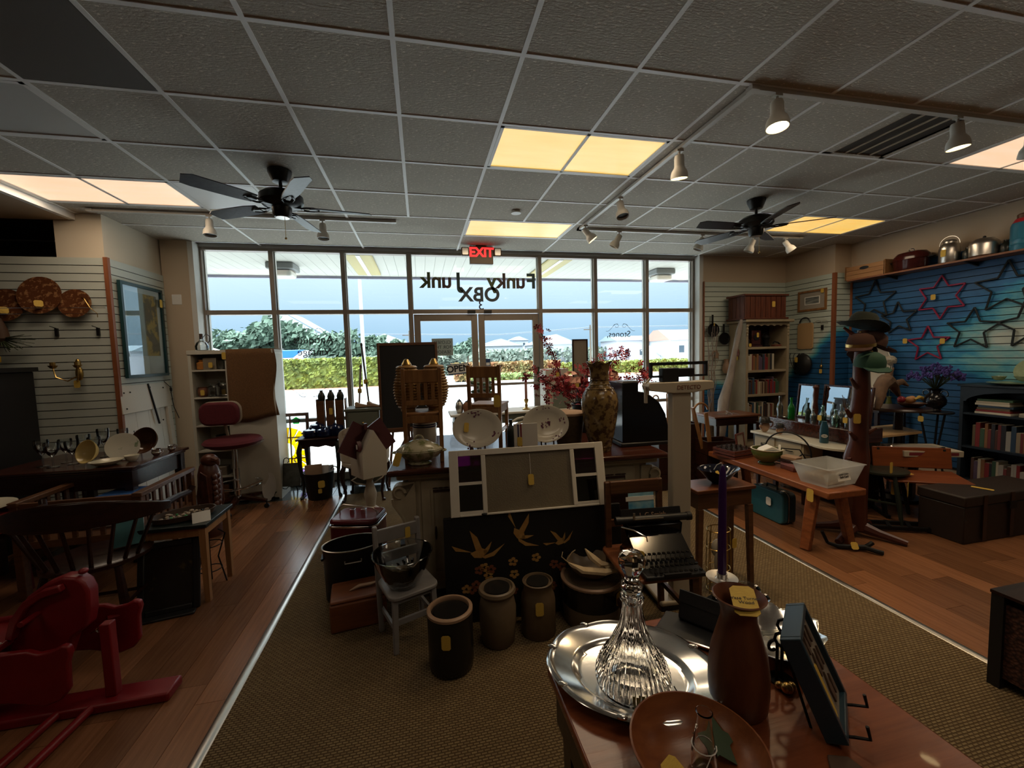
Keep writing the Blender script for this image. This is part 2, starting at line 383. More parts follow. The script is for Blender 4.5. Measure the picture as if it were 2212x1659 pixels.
# ---- slat walls
def slatwall(name, p0, p1, nrm, m, ztop=2.635, zbot=.10, label='pale grey slatwall panel with dark grooves'):
    p0, p1, nrm = Vector(p0), Vector(p1), Vector(nrm); L = (p1-p0).length; d = (p1-p0)/L
    root = B().join(B().box(0,0,zbot,L,.008,ztop)).ob(name, 'slat_groove', None, ang=None)
    ang = math.atan2(d.y, d.x); root.location = (p0.x, p0.y, 0); root.rotation_euler = (0,0,ang); tag(root, label, None, kind='structure')
    s = -1 if (Matrix.Rotation(ang, 3, 'Z') @ Vector((0,1,0))).dot(nrm) < 0 else 1
    y0, y1 = (.008*s, .021*s) if s > 0 else (-.013, .0)
    if s > 0: y0, y1 = .008, .021
    z0 = ztop-.062; me = B().box(0,min(y0,y1),0,L,max(y0,y1),.0682).mesh('slat', m, None)
    z = ztop-.0682
    while z > zbot-.01:
        o = bpy.data.objects.new('slat', me); COL.objects.link(o); o.parent = root; o.location = (0,0,z); z -= .0762
    return root
slatwall('wall_slats_left', (-5.6,4.785,0), (-2.925,4.785,0), (0,-1,0), 'slat', label='pale slatwall facing the shop on the left')
slatwall('wall_slats_left_return', (-2.912,4.79,0), (-2.912,5.655,0), (1,0,0), 'slat', label='pale slatwall beside the shop window')
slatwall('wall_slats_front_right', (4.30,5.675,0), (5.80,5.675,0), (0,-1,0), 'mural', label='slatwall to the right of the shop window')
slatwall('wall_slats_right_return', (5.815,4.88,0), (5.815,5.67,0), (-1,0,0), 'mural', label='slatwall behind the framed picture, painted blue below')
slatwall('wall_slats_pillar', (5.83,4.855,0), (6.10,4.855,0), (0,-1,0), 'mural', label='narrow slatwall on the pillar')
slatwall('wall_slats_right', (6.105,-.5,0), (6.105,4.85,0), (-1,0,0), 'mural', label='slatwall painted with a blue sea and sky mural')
struct('trim_5', B().box(-2.925,4.755,.05,-2.888,4.79,2.64), 'slat_trim', label='brown corner strip of the left slatwall')
struct('trim_6', B().box(5.795,4.835,.05,5.835,4.88,2.64), 'slat_trim', label='brown corner strip of the right slatwall')
struct('trim_7', B().box(6.075,4.81,1.5,6.10,4.84,2.50).box(4.292,5.645,.05,4.302,5.675,2.64), 'slat_trim', label='thin brown slatwall edging')
# ---- shop front
XM = [-2.58,-1.79,-.943,-.105,1.72,2.577,3.42,4.23]
wn = 0
def bar(b, x0, x1, z0, z1, y0=5.80, y1=5.905): b.box(x0,y0,z0,x1,y1,z1)
for k in range(7):
    x0, x1 = XM[k], XM[k+1]; wn += 1
    b = B(); w = .026
    bar(b, x0-w if k == 0 else x0+w*0-.026, x0+w, 0, 3.02)
    if k == 6: bar(b, x1-w, x1+w, 0, 3.02)
    bar(b, x0+w, x1-w, 2.98, 3.02); bar(b, x0+w, x1-w, 2.195, 2.25)
    o_ = k == 3
    if not o_: bar(b, x0+w, x1-w, 0, .10); bar(b, x0+w, x1-w, .80, .845)
    win = struct('window_%d' % wn, b, 'frame_alu', bev=.003, label='bronze aluminium shop window bay' if not o_ else 'wide transom window above the entrance doors')
    zs = [(2.25,2.98)] + ([] if o_ else [(.845,2.195),(.10,.80)])
    for z0, z1 in zs:
        B().box(x0+w,5.848,z0,x1-w,5.854,z1).ob('pane', 'pane_glass', win, ang=None)
        # bright outer gasket edges
        B().box(x0+w,5.858,z0,x0+w+.010,5.90,z1).box(x1-w-.010,5.858,z0,x1-w,5.90,z1).ob('glazing_bead', 'frame_white', win, ang=None)
for k, (x0, x1) in enumerate(((-.072,.797),(.813,1.688))):
    b = B(); t = .085
    for a, c, z0, z1 in ((x0,x0+t,.01,2.185),(x1-t,x1,.01,2.185),(x0+t,x1-t,2.095,2.185),(x0+t,x1-t,.01,.28)): b.box(a,5.825,z0,c,5.875,z1)
    d = struct('door_%d' % (k+1), b, 'frame_alu', bev=.003, label='aluminium framed glass entrance door')
    B().box(x0+t,5.847,.28,x1-t,5.853,2.095).ob('pane', 'pane_glass', d, ang=None)
    B().box(x0+.02,5.775,1.17,x1-.02,5.805,1.205).box(x0+.02,5.80,1.165,x0+.07,5.83,1.21).box(x1-.07,5.80,1.165,x1-.02,5.83,1.21).ob('push_bar', 'frame_alu', d)
    xc = .72 if k == 0 else .95
    B().box(xc-.06,5.79,2.19,xc+.05,5.83,2.235).ob('door_closer', 'black', d)
# window lettering, read from outside
mat('let_green', (.055,.075,.02), .6); mat('let_teal', (.03,.06,.06), .6); mat('let_brown', (.06,.035,.03), .6); mat('let_olive', (.07,.065,.03), .6); mat('let_slate', (.05,.065,.075), .6); mat('let_navy', (.02,.015,.06), .6)
def glyphs(par, word, x, z, size, mats, gap):
    # letters run towards -x for a viewer inside
    for ch, mm, dx in zip(word, mats, gap):
        o = txt('window_letter', ch, size, (x-dx, 5.842, z), (90,0,180), mm, par, ext=.001)
        o.data.offset = .008
tw = bpy.data.objects['window_4']
glyphs(tw, 'Funky', 1.60, 2.64, .29, ['let_teal','let_brown','let_olive','let_brown','let_green'], [0,.16,.30,.44,.58])
glyphs(tw, 'Junk', .55, 2.64, .29, ['let_teal','let_brown','let_olive','let_green'], [0,.16,.30,.44])
glyphs(tw, 'OBX', 1.02, 2.45, .27, ['let_slate']*3, [0,.19,.37])
txt('window_letter', '3', .19, (.86,5.842,2.305), (90,0,180), 'let_navy', tw)
def scroll(par, x, z, w, m='ink', fl=1):
    b = B()
    for s in (-1, 1):
        p = [(x+s*w*t, 5.843, z+fl*(.055*math.sin(t*PI*1.5+.4)-.02)) for t in [i/12 for i in range(2, 13)]]
        b.tube(p, .0022, 4)
        sp = [(x+s*(w*.28+(.055-.004*i)*math.cos(i*.7)), 5.843, z+fl*(.0+(.04-.003*i)*math.sin(i*.7))) for i in range(10)]
        b.tube(sp, .0022, 4)
    b.ob('window_scroll', m, par)
w2, w6 = bpy.data.objects['window_2'], bpy.data.objects['window_6']
scroll(w2, -1.36, 1.98, .24); txt('window_letter', 'Antiques', .135, (-1.36,5.843,1.865), (90,0,180), 'ink', w2); txt('window_letter', 'Vintage', .135, (-1.36,5.843,1.71), (90,0,180), 'ink', w2); scroll(w2, -1.45, 1.16, .24, fl=-1)
scroll(w6, 2.99, 1.99, .24); txt('window_letter', 'Stones,', .135, (2.96,5.843,1.865), (90,0,180), 'ink', w6)
# door notices
d1, d2 = bpy.data.objects['door_1'], bpy.data.objects['door_2']
nb = bpy.data.objects.new('paper_notice', B().box(-.145,-.001,-.12,.145,.001,.12).mesh('paper_notice', 'paper', None)); COL.objects.link(nb); nb.parent = d1; nb.location = (.30,5.858,1.735); nb['label'] = 'white paper notice taped to the door, backlit'
for q, s_ in enumerate(('CLOSED', 'FOR THE', 'SEASON')): txt('notice_line', s_, .062, (.30,5.8565,1.80-.068*q), (90,0,180), 'let_slate', d1)
so = thing('open_sign', 'tilted white OPEN sign with blue edge hanging on the door glass', 'sign', (.505,5.842,1.425), 0)
mat('sign_blue', (.02,.05,.14), .5)
B().box(-.148,-.004,-.075,.148,.0,.075).rot('Y',-5).ob('board', 'paper', so)
B().box(-.148,-.005,-.075,.148,-.0042,-.06).box(-.148,-.005,.066,.148,-.0042,.075).rot('Y',-5).ob('border', 'sign_blue', so)
txt('lettering', 'OPEN', .125, (0,-.006,.002), (90,-5,0), 'ink', so).data.offset = .004
hs = bpy.data.objects.new('hours_sticker', B().box(-.035,-.001,-.085,.035,.001,.085).mesh('hours_sticker', 'sign_blue', None)); COL.objects.link(hs); hs.parent = d2; hs.location = (.93,5.843,1.47)
B().box(-.025,-.003,-.07,.025,-.0015,-.02).box(-.025,-.003,-.01,.025,-.0015,.03).mv(.93,5.843,1.47).ob('hours_print', 'paper', d2)
# exit sign
ex = thing('exit_sign', 'exit sign box with two square lamp heads hanging from the ceiling', 'exit sign', (.835,5.52,2.93))
mat('exit_face', (.10,.065,.03), .4); mat('exit_red', (.6,.01,.01), .5, emit=(1.,.03,.03), estr=.75)
B().box(-.155,-.03,-.125,.155,.03,.105).ob('housing', 'exit_face', ex, bev=.006)
txt('lettering', 'EXIT', .165, (0,-.032,.02), (90,0,0), 'exit_red', ex, sp=.95).data.offset = .006
B().box(-.07,-.02,.105,.07,.02,.113).ob('canopy', 'exit_face', ex)
for s in (-1, 1):
    h = B().box(-.05,-.05,-.055,.05,.02,.055).mv(s*.215,0,.03).ob('lamp_head', 'exit_face', ex, bev=.012)
    B().prism(rrect(.075,.085,.01), -.052, -.0505, 'y').mv(s*.215,0,.03).ob('lamp_lens', 'pewter', h)
    B().box(-.02,-.012,-.012,.02,.012,.012).mv(s*.16,0,.03).ob('lamp_arm', 'exit_face', ex)
# ---- ceiling fittings
def lens_mat(name, c, s, c2):
    m = mat(name, (.7,.7,.66), .4); nt = m.node_tree; b = nt.nodes['Principled BSDF']
    tcn = _node(nt, 'ShaderNodeTexCoord'); n = _node(nt, 'ShaderNodeTexNoise', Scale=2.5, Detail=2.); mp = _node(nt, 'ShaderNodeMapping'); mp.inputs['Scale'].default_value = (1,6,1)
    r = _node(nt, 'ShaderNodeValToRGB'); r.color_ramp.elements[0].position = .3; r.color_ramp.elements[0].color = tuple(c)+(1,); r.color_ramp.elements[1].position = .7; r.color_ramp.elements[1].color = tuple(c2)+(1,)
    nt.links.new(tcn.outputs['Object'], mp.inputs[0]); nt.links.new(mp.outputs[0], n.inputs[0]); nt.links.new(n.outputs['Fac'], r.inputs[0]); nt.links.new(r.outputs[0], b.inputs['Emission Color']); b.inputs['Emission Strength'].default_value = s
lens_mat('lens_y', (.95,.52,.07), .42, (.95,.62,.16)); lens_mat('lens_p', (1.0,.60,.36), .44, (1.0,.68,.45)); mat('lens_off', (.55,.56,.54), .35, emit=(.8,.82,.8), estr=.0)
LB = {(0,2):'yellow-lit ceiling troffer in the middle, beside the track light', (0,5):'yellow-lit ceiling troffer above the exit sign', (-6,4):'pinkish lit ceiling troffer above the left slatwall', (6,4):'yellow-lit ceiling troffer behind the right ceiling fan', (6,1):'pinkish lit troffer at the right edge of the ceiling', (-6,2):'unlit white ceiling troffer at the left edge', (0,-1):'unseen ceiling troffer added over the camera to brighten the shop', (-6,-2):'unseen ceiling troffer added behind the camera for brightness, left side', (6,-2):'unseen ceiling troffer added behind the camera for brightness, right side', (0,-4):'unseen ceiling troffer added deepest behind the camera for brightness'}
for a, b_, c, d, k in lit:
    x0, x1, y0, y1 = GX(a), GX(b_), GY(c), GY(d)
    t = thing('ceiling_troffer', LB[(a,c)], 'light panel', ((x0+x1)/2,(y0+y1)/2,ZC), group='recessed ceiling light panels')
    w, h = (x1-x0)/2-.014, (y1-y0)/2-.014
    B().box(-w,-h,.0,w,-h+.022,.02).box(-w,h-.022,.0,w,h,.02).box(-w,-h,.0,-w+.022,h,.02).box(w-.022,-h,.0,w,h,.02).ob('frame', 'tbar', t)
    B().box(-w+.02,-h+.02,.006,w-.02,h-.02,.012).ob('diffuser', {'y':'lens_y','p':'lens_p','off':'lens_off'}[k], t, ang=None)
    if k != 'off':
        L = bpy.data.lights.new('tube_lamp', 'AREA'); L.shape = 'RECTANGLE'; L.size = 1.15; L.size_y = .54; L.energy = 4.2 if c >= 1 else 3.0; L.color = (1.,.80,.58)  # lower energy goes to the added troffers behind the camera
        o = bpy.data.objects.new('tube_lamp', L); COL.objects.link(o); o.parent = t; o.location = (0,0,-.004)
g = thing('air_grille', 'dark slotted return air grille in the ceiling between two track spotlights', 'vent', ((GX(4)+GX(5))/2, (GY(1)+GY(2))/2, ZC))
mat('grille_dark', (.045,.038,.030), .6)
B().box(-.29,-.29,.008,.29,.29,.016).ob('backing', 'grille_dark', g)
for q in range(5):
    x = -.215+.115*q
    B().box(x-.005,-.27,0,x+.005,.27,.010).ob('blade', 'drywall', g)
B().box(-.29,-.29,0,-.215,.29,.012).box(.24,-.29,0,.29,.29,.012).box(-.29,-.29,0,.29,-.265,.012).box(-.29,.265,0,.29,.29,.012).ob('frame', 'ceil_tile', g)
mat('diff_shaded', (.10,.085,.07), .7)  # shadow on the upper left diffuser is put into this dark colour
for (i, j, mm, lb) in ((-4,1,'diff_shaded','square air diffuser with shade in its dark colour, upper left ceiling'), (-4,4,'tbar','white square air diffuser behind the left ceiling fan')):
    t = thing('air_diffuser', lb, 'vent', ((GX(i)+GX(i+1))/2, (GY(j)+GY(j+1))/2, ZC), group='square ceiling air diffusers')
    pr_ = [(.290,0),(.25,.012),(.19,.035),(.15,.05)]
    B().lathe([(r*1.414,z) for r,z in pr_], 4).rot('Z',45).ob('cone', mm, t, ang=20)
    B().box(-.115,-.115,.005,.115,.115,.015).ob('plaque', mm, t, bev=.004)
B().lathe([(0,0),(.045,0),(.05,.012),(.05,.02),(0,.02)], 20).rot('X',180).mv(0,0,.0).ob('smoke_detector', 'tbar', None)
sd = bpy.data.objects['smoke_detector']; sd.location = (1.0,4.17,ZC); tag(sd, 'small white smoke detector between the two yellow troffers', 'smoke detector')
# track lights
mat('track_white', (.55,.52,.46), .4); mat('spot_warm', (1,.8,.4), .3, emit=(1.,.78,.38), estr=9.); mat('spot_dark', (.02,.02,.02), .4)
def track(name, pts, lb):
    t = thing(name, lb, 'track light', (0,0,0), group='ceiling light tracks')
    for p, q in zip(pts, pts[1:]): B().beam(p, q, .035, .022).ob('rail', 'track_white', t)
    for p in pts: B().cb(p, (.05,.05,.024)).ob('connector', 'track_white', t)
    return t
ZT = ZC-.012
track('light_track', [(1.86,4.62,ZT),(1.86,2.05,ZT),(5.9,2.05,ZT)], 'white L-shaped light track over the middle of the shop')
track('light_track', [(1.86,4.62,ZT),(4.95,4.62,ZT)], 'white light track under the right ceiling fan')
track('light_track', [(-2.9,4.62,ZT),(-.22,4.62,ZT)], 'white light track behind the left ceiling fan')
def spot(loc, aim, on, lb, sc=1.):
    t = thing('track_spotlight', lb, 'spotlight', loc, group='white track spotlights'); t.scale = (sc,)*3
    B().tube([(0,0,0),(0,0,-.05)], .008, 8).cb((0,0,-.006),(.05,.03,.014)).ob('stem', 'track_white', t)
    v = Vector(aim).normalized(); q = Vector((0,0,-1)).rotation_difference(v).to_matrix().to_4x4(); T = Matrix.Translation((0,0,-.055)) @ q
    B().lathe([(0,.02),(.030,.018),(.034,.0),(.034,-.05),(.036,-.062),(.052,-.085),(.058,-.105),(.060,-.135),(.056,-.135),(.050,-.110)], 20, cap=False).xf(T).ob('shade', 'track_white', t)
    B().lathe([(0,-.118),(.05,-.116),(.052,-.112),(0,-.108)], 20).xf(T).ob('lamp_face', 'spot_warm' if on else 'spot_dark', t)
    if on:
        L = bpy.data.lights.new('spot_lamp', 'SPOT'); L.energy = 17*sc; L.color = (1.,.70,.38); L.spot_size = 1.5; L.spot_blend = .7; L.shadow_soft_size = .05
        o = bpy.data.objects.new('spot_lamp', L); COL.objects.link(o); o.parent = t; o.matrix_local = T @ Matrix.Translation((0,0,-.15))
spot((2.02,2.05,ZT-.01), (-.05,-.10,-1), True, 'lit spotlight nearest the corner of the light track')
spot((1.86,2.72,ZT-.01), (.10,.15,-1), True, 'lit spotlight hanging beside the yellow troffer')
spot((1.86,3.62,ZT-.01), (.05,-.30,-1), False, 'unlit yellowish spotlight on the track between two lit ones')
spot((1.86,4.45,ZT-.01), (.75,-.2,-1), True, 'lit spotlight at the far corner of the light track')
spot((2.36,4.62,ZT-.01), (-.5,.3,-1), False, 'unlit spotlight near the window beside the far track corner')
spot((3.48,4.62,ZT-.01), (-.4,.2,-1), False, 'unlit spotlight below the right ceiling fan')
spot((4.22,4.62,ZT-.01), (-.3,.25,-1), False, 'white spotlight at the edge of the yellow troffer by the right fan')
spot((4.72,4.62,ZT-.01), (.65,-.25,-1), False, 'white spotlight at the right end of the far track')
spot((3.38,2.05,ZT-.01), (.12,.0,-1), True, 'lit spotlight beside the dark air grille')
spot((4.05,2.05,ZT-.01), (.5,.3,-1), False, 'white spotlight at the right edge in front of a troffer')
spot((-1.94,4.62,ZT-.01), (.02,-.1,-1), False, 'spotlight below the left fan, left of its short blade')
spot((-.92,4.62,ZT-.01), (.02,-.1,-1), False, 'spotlight half hidden by the drooping blade of the left fan')
# ceiling fans
mat('fan_black', (.006,.006,.006), .35, .3); mat('blade_grey', (.085,.095,.115), .38, c2=(.06,.07,.085), scale=30); mat('blade_dark', (.02,.016,.018), .4)
def fan(loc, a0, bm, lb, tilt=0):
    t = thing('ceiling_fan', lb, 'ceiling fan', loc, group='black five-blade ceiling fans')
    B().lathe([(.0,0),(.085,0),(.082,-.02),(.055,-.085),(.03,-.09)], 24).ob('canopy', 'fan_black', t)
    B().tube([(0,0,-.08),(0,0,-.17)], .013, 10).ob('downrod', 'fan_black', t)
    B().lathe([(.03,-.15),(.12,-.165),(.152,-.19),(.155,-.235),(.13,-.262),(.07,-.275),(.065,-.33),(.055,-.345),(0,-.345)], 28).ob('motor', 'fan_black', t)
    B().lathe([(.045,-.345),(.048,-.35),(0,-.352)], 16).ob('end_cap', 'pewter', t)
    for k in range(5):
        R_ = Matrix.Rotation(math.radians(a0+72*k), 4, 'Z') @ Matrix.Rotation(math.radians(tilt), 4, 'Y')
        B().prism([(.20,-.048),(.30,-.060),(.57,-.068),(.63,-.060),(.655,.03),(.60,.062),(.30,.060),(.20,.048)], -.003, .004).rot('X',13).mv(0,0,-.262).xf(R_).ob('blade', bm, t)
        b = B(); b.beam((.06,0,-.268),(.15,0,-.272),.035,.008)
        for s in (-1,1): b.tube([(.13,s*.012,-.27),(.17,s*.036,-.27),(.22,s*.036,-.268),(.26,s*.012,-.268)], .007, 6)
        b.beam((.19,0,-.27),(.27,0,-.266),.03,.006); b.xf(R_); b.ob('blade_bracket', 'fan_black', t)
    B().tube([(.02,-.02,-.345),(.02,-.02,-.50)], .0018, 5).ell((.02,-.02,-.508),.009,n=8,m=5).ob('pull_chain', 'brass', t)
fan((-.988,3.54,ZC), 10, 'blade_grey', 'black ceiling fan with grey blades on the left')
fan((3.268,3.54,ZC), 37, 'blade_dark', 'black ceiling fan with dark blades on the right')
# alarm box
al = B().box(-.035,-.05,-.06,.0,.05,.06).ob('alarm_box', 'paper', None, bev=.006); al.location = (-2.78,5.653,2.36); al.rotation_euler = (0,0,math.radians(-90)); tag(al, 'small white sensor box on the wall left of the window', 'sensor')
# ================================================================ OUTSIDE THE SHOP WINDOW
mat('concrete', (.78,.77,.74), .85, c2=(.70,.69,.66), scale=3)
mat('asphalt', (.24,.25,.255), .9, c2=(.30,.305,.31), scale=1.2)
mat('mulch', (.34,.17,.10), .9, c2=(.26,.12,.07), scale=8)
mat('soffit', (.46,.46,.42), .6); mat('soffit_gap', (.20,.20,.22), .8); mat('fascia', (.30,.30,.40), .7)
mat('lawn', (.20,.30,.10), .9, c2=(.30,.34,.14), scale=.8)
mat('hedge_leaf', (.13,.17,.05), .7, c2=(.25,.28,.04), scale=2.5)
mat('tree_leaf', (.085,.14,.10), .8, c2=(.13,.19,.14), scale=1.5)
mat('scrub_leaf', (.15,.20,.17), .8, c2=(.22,.25,.20), scale=.9)
mat('red_leaf', (.36,.15,.08), .8, c2=(.24,.26,.10), scale=1.2)
mat('bark', (.10,.08,.06), .9)
mat('siding', (.44,.47,.50), .8); mat('roof_grey', (.20,.25,.29), .8); mat('roof_red', (.36,.20,.16), .8); mat('house_grey', (.34,.35,.40), .8); mat('win_dark', (.05,.07,.09), .2)
mat('car_white', (.75,.77,.80), .2); mat('car_blue', (.03,.16,.50), .3); mat('car_red', (.5,.03,.04), .3); mat('steel_pale', (.55,.57,.60), .4, .4)
mat('wire', (.16,.18,.21), .7)
struct('pavement', B().box(-30,5.95,-.30,40,9.4,-.06), 'concrete', label='pale concrete walk in front of the shop')
struct('ground', B().box(-120,9.4,-.5,160,26.5,-.16).box(-120,26.5,-.5,160,200,-.20), 'asphalt', label='car park and road outside')
struct('kerb', B().box(-30,24.6,-.20,-1.5,24.85,-.02).box(3,25.6,-.2,60,25.85,-.02), 'concrete', label='pale kerb along the planting beds')
struct('ground_bed', B().box(-30,24.85,-.20,-1.5,30,-.05).box(3,25.85,-.2,60,33,-.05), 'mulch', label='red-brown mulch beds')
struct('road', B().box(-120,60,-.22,160,72,-.12), 'concrete', label='pale road beyond the planting')
# canopy soffit, boards run out from the shop front
sf = struct('roof_soffit', B().box(-9,5.93,3.10,12,7.86,3.18), 'soffit_gap', label='underside of the canopy over the walk')
sm_ = B().box(-.0735,5.93,3.065,.0735,7.84,3.10).mesh('soffit_board', 'soffit', None)
for i in range(138):
    o = bpy.data.objects.new('soffit_board', sm_); COL.objects.link(o); o.parent = sf; o.location = (-8.8+.15*i,0,0)
B().box(-9,7.84,3.02,12,7.90,3.35).ob('fascia_board', 'fascia', sf)
struct('wall_outer', B().box(-9,5.92,3.06,12,5.96,3.4), 'siding')
mat('old_lens', (.40,.33,.12), .5); mat('fixture_grey', (.20,.21,.21), .5); mat('frost', (.62,.62,.58), .4)
for x, lb in ((-.80,'yellowed strip light under the canopy left of the doors'), (2.17,'yellowed strip light under the canopy right of the doors')):
    t = thing('canopy_light', lb, 'light', (x,6.85,3.065), group='yellowed strip lights under the canopy')
    B().box(-.19,-.72,-.035,.19,.72,0).ob('lens', 'old_lens', t, bev=.02)
    B().box(-.03,-.72,-.042,.03,.72,-.03).ob('centre_rib', 'frost', t)
for x, y, lb in ((-1.98,6.95,'box lamp under the canopy behind the left window'), (4.33,6.9,'box lamp under the canopy behind the right window')):
    t = thing('canopy_lamp', lb, 'lamp', (x,y,3.065), group='box lamps under the canopy')
    B().prism([(-.19,-.19),(.19,-.19),(.19,.19),(-.19,.19)], -.10, 0).ob('housing', 'fixture_grey', t, bev=.02)
    B().prism([(-.15,-.15),(.15,-.15),(.15,.15),(-.15,.15)], -.20, -.10).ob('lens', 'frost', t, bev=.03)
# planting
def leafmass(name, label, m, boxes, n, size, kind='stuff', cat=None, grp=None):
    b = B()
    for i in range(n):
        c = random.choice(boxes) if not callable(boxes) else None
        if callable(boxes): p = boxes()
        else:
            (x0,y0,z0,x1,y1,z1) = c
            p = (random.uniform(x0,x1), y0+(y1-y0)*random.random()**2, random.uniform(z0,z1))
        s = size*random.uniform(.6,1.4); u = Vector([random.gauss(0,1) for _ in range(3)]).normalized(); w = u.orthogonal().normalized(); u2 = u.cross(w)
        P = Vector(p); b.add([P-w*s, P+u2*s*.6, P+w*s, P-u2*s*.6], [(0,1,2,3)])
    o = b.ob(name, m, None, ang=None); o['label'] = label
    if kind: o['kind'] = kind
    if cat: o['category'] = cat
    if grp: o['group'] = grp
    return o
def hedge(name, lb, x0, x1, y0, y1, h, m, n, size):
    o = leafmass(name, lb, m, [(x0,y0,-.1,x1,y0+.4,h),(x0,y0,h-.15,x1,y1,h+.12)], n, size, kind=None, cat='hedge')
    B().box(x0+.1,y0+.15,-.1,x1-.1,y1-.1,h-.05).ob('core', m, o)
    return o
hedge('clipped_hedge', 'long clipped green hedge with yellow-green top across the car park', -22, .4, 26.2, 28.2, 1.55, 'hedge_leaf', 9000, .13)
hedge('low_hedge', 'low lime green hedge outside the right windows', 10.5, 30, 30, 32, .75, 'hedge_leaf', 4000, .14)
hedge('flowering_hedge', 'reddish flowering shrubs seen through the entrance doors', 2.2, 10.0, 29, 31, .95, 'red_leaf', 3500, .15)
def tree(name, lb, x, y, h, r, m, n, trunk=True, grp=None, size=.35):
    t = thing(name, lb, 'tree', (x,y,-.2), group=grp)
    b = B(); blobs = [(random.gauss(0,r*.42), random.gauss(0,r*.3), h*random.uniform(.4,.9), r*random.uniform(.35,.6)) for _ in range(9)]
    for i in range(n):
        cx, cy, cz, rr = random.choice(blobs); v = Vector([random.gauss(0,1) for _ in range(3)]).normalized()*rr*random.uniform(.6,1.05)
        P = Vector((cx,cy,cz))+v; s = size*random.uniform(.5,1.3); u = Vector([random.gauss(0,1) for _ in range(3)]).normalized(); w = u.orthogonal().normalized(); u2 = u.cross(w)
        b.add([P-w*s, P+u2*s*.55, P+w*s, P-u2*s*.55], [(0,1,2,3)])
    b.ob('foliage', m, t, ang=None, kind='stuff')
    tb = B().tube([(0,0,0),(.1,0,h*.4),(0,.1,h*.75)], [.16,.12,.05], 7)
    for k in range(4): a = k*1.6; tb.tube([(.05,0,h*.35),(math.cos(a)*r*.4,math.sin(a)*r*.3,h*.7)], [.07,.03], 5)
    tb.ob('trunk', 'bark', t)
    return t
for x, y, h, r, lb in ((-17.5,45,4.3,2.2,'dark evergreen outside the far left window, leftmost of the row'),(-15.2,44,5.6,2.6,'tallest dark evergreen outside the far left window'),(-12.6,45,5.2,2.2,'dark evergreen beside the pale gabled house'),(-7.6,42,4.2,2.4,'feathery evergreen right of the gabled house behind the window lettering'),(-4.9,43,3.6,2.0,'low evergreen behind the lamp post'),(1.8,60,4.0,1.6,'small rounded pine beyond the left entrance door'),(6.8,62,4.3,1.9,'conical pine seen between the two entrance doors')):
    tree('evergreen_tree', lb, x, y, h, r, 'tree_leaf', 1500, grp='evergreens across the road')
leafmass('scrub', 'grey-green scrub belt beyond the road', 'scrub_leaf', [(-30,75,-.2,70,78,2.6),(-10,40,-.2,4,41,1.6),(-24,39,-.2,-8,41,1.7)], 16000, .42)
leafmass('scrub_core', 'dense thicket behind the scrub belt', 'tree_leaf', [(-30,78,-.2,70,79,2.3)], 5000, .6)
leafmass('grass_tufts', 'pale grass tufts in the bed by the doors', 'lawn', [(3.2,26.6,-.1,8,28,.35)], 1200, .14)
# houses
def house(lb, x, y, w, d, h, rh, wm, rm, wins, gable='y', z0=0.):
    t = thing('house', lb, 'house', (x,y,-.2+z0), group='beach houses across the road')
    B().box(-w/2,-d/2,0,w/2,d/2,h).ob('wall', wm, t)
    o = .35
    if gable == 'y': b = B().prism([(-w/2-o,h),(w/2+o,h),(0,h+rh)], -d/2-o, d/2+o, 'y'); f = B().prism([(-w/2,h),(w/2,h),(0,h+rh-.1)], -d/2-o-.03, -d/2-o+.02, 'y')
    else: b = B().prism([(-d/2-o,h),(d/2+o,h),(d/2*.2,h+rh),(-d/2*.2,h+rh)], -w/2-o, w/2+o, 'x'); f = None
    b.ob('roof', rm, t)
    if f: f.ob('gable', wm, t)
    for wx, wz, ww, wh in wins:
        q = B().box(wx-ww/2,-d/2-.06,wz,wx+ww/2,-d/2-.01,wz+wh).ob('window_frame', 'frost', t); B().box(wx-ww/2+.08,-d/2-.08,wz+.08,wx+ww/2-.08,-d/2-.05,wz+wh-.08).ob('pane', 'win_dark', q)
    return t
house('pale gabled house behind the evergreens at the left window', -14.2, 52, 9.5, 8, 4.0, 3.2, 'siding', 'roof_grey', [(-2,1.5,.9,1.3),(2,1.5,.9,1.3)])
house('grey gabled house roof behind the lamp post', -5.3, 70, 6.4, 7, 4.1, 1.5, 'house_grey', 'house_grey', [(0,2,1,1.2)])
house('low white gabled house seen through the right entrance door', 16.3, 88, 9, 8, 3.7, 1.5, 'siding', 'roof_grey', [(0,1.2,1.2,1.2)])
house('small white house with a lookout tower beyond the right door', 21.6, 92, 4, 4, 5.0, .9, 'siding', 'roof_grey', [(-1,3.6,.7,.9),(1,3.6,.7,.9)])
house('grey roofed house behind the blossom sprays', 25.5, 80, 8.5, 8, 3.6, 1.9, 'siding', 'roof_grey', [(0,1.2,1.4,1.2)])
house('white house with a reddish roof at the right window', 47.8, 68, 11.5, 8, 3.6, 1.9, 'siding', 'roof_red', [(-3.6,1.3,1.2,1.4),(-.8,1.3,.8,1.4),(2,1.3,.8,1.4)], 'x')
house('grey house with stairs left of the red-roofed one', 38.8, 74, 7, 7, 3.9, .9, 'house_grey', 'roof_grey', [(-1.5,1,1,1.2),(1.5,1,1,1.2)], 'x')
t = thing('deck_stairs', 'white wooden deck stairs beside the red-roofed house', 'stairs', (40.6,66,-.2))
for s in (0, 1.0): B().beam((-2.4,s,1.9),(0,s,1.9),.12,.12).beam((0,s,1.9),(2.4,s,.1),.12,.25).beam((0,s,2.7),(2.4,s,.9),.08,.08).ob('stringer', 'siding', t)
for k in range(7): B().box(.15+.32*k,0,1.7-.25*k,.45+.32*k,1.0,1.75-.25*k).ob('step', 'siding', t)
for k in range(3): B().box(-2.4+1.1*k,0,0,-2.25+1.1*k,.15,2.7).ob('post', 'siding', t)
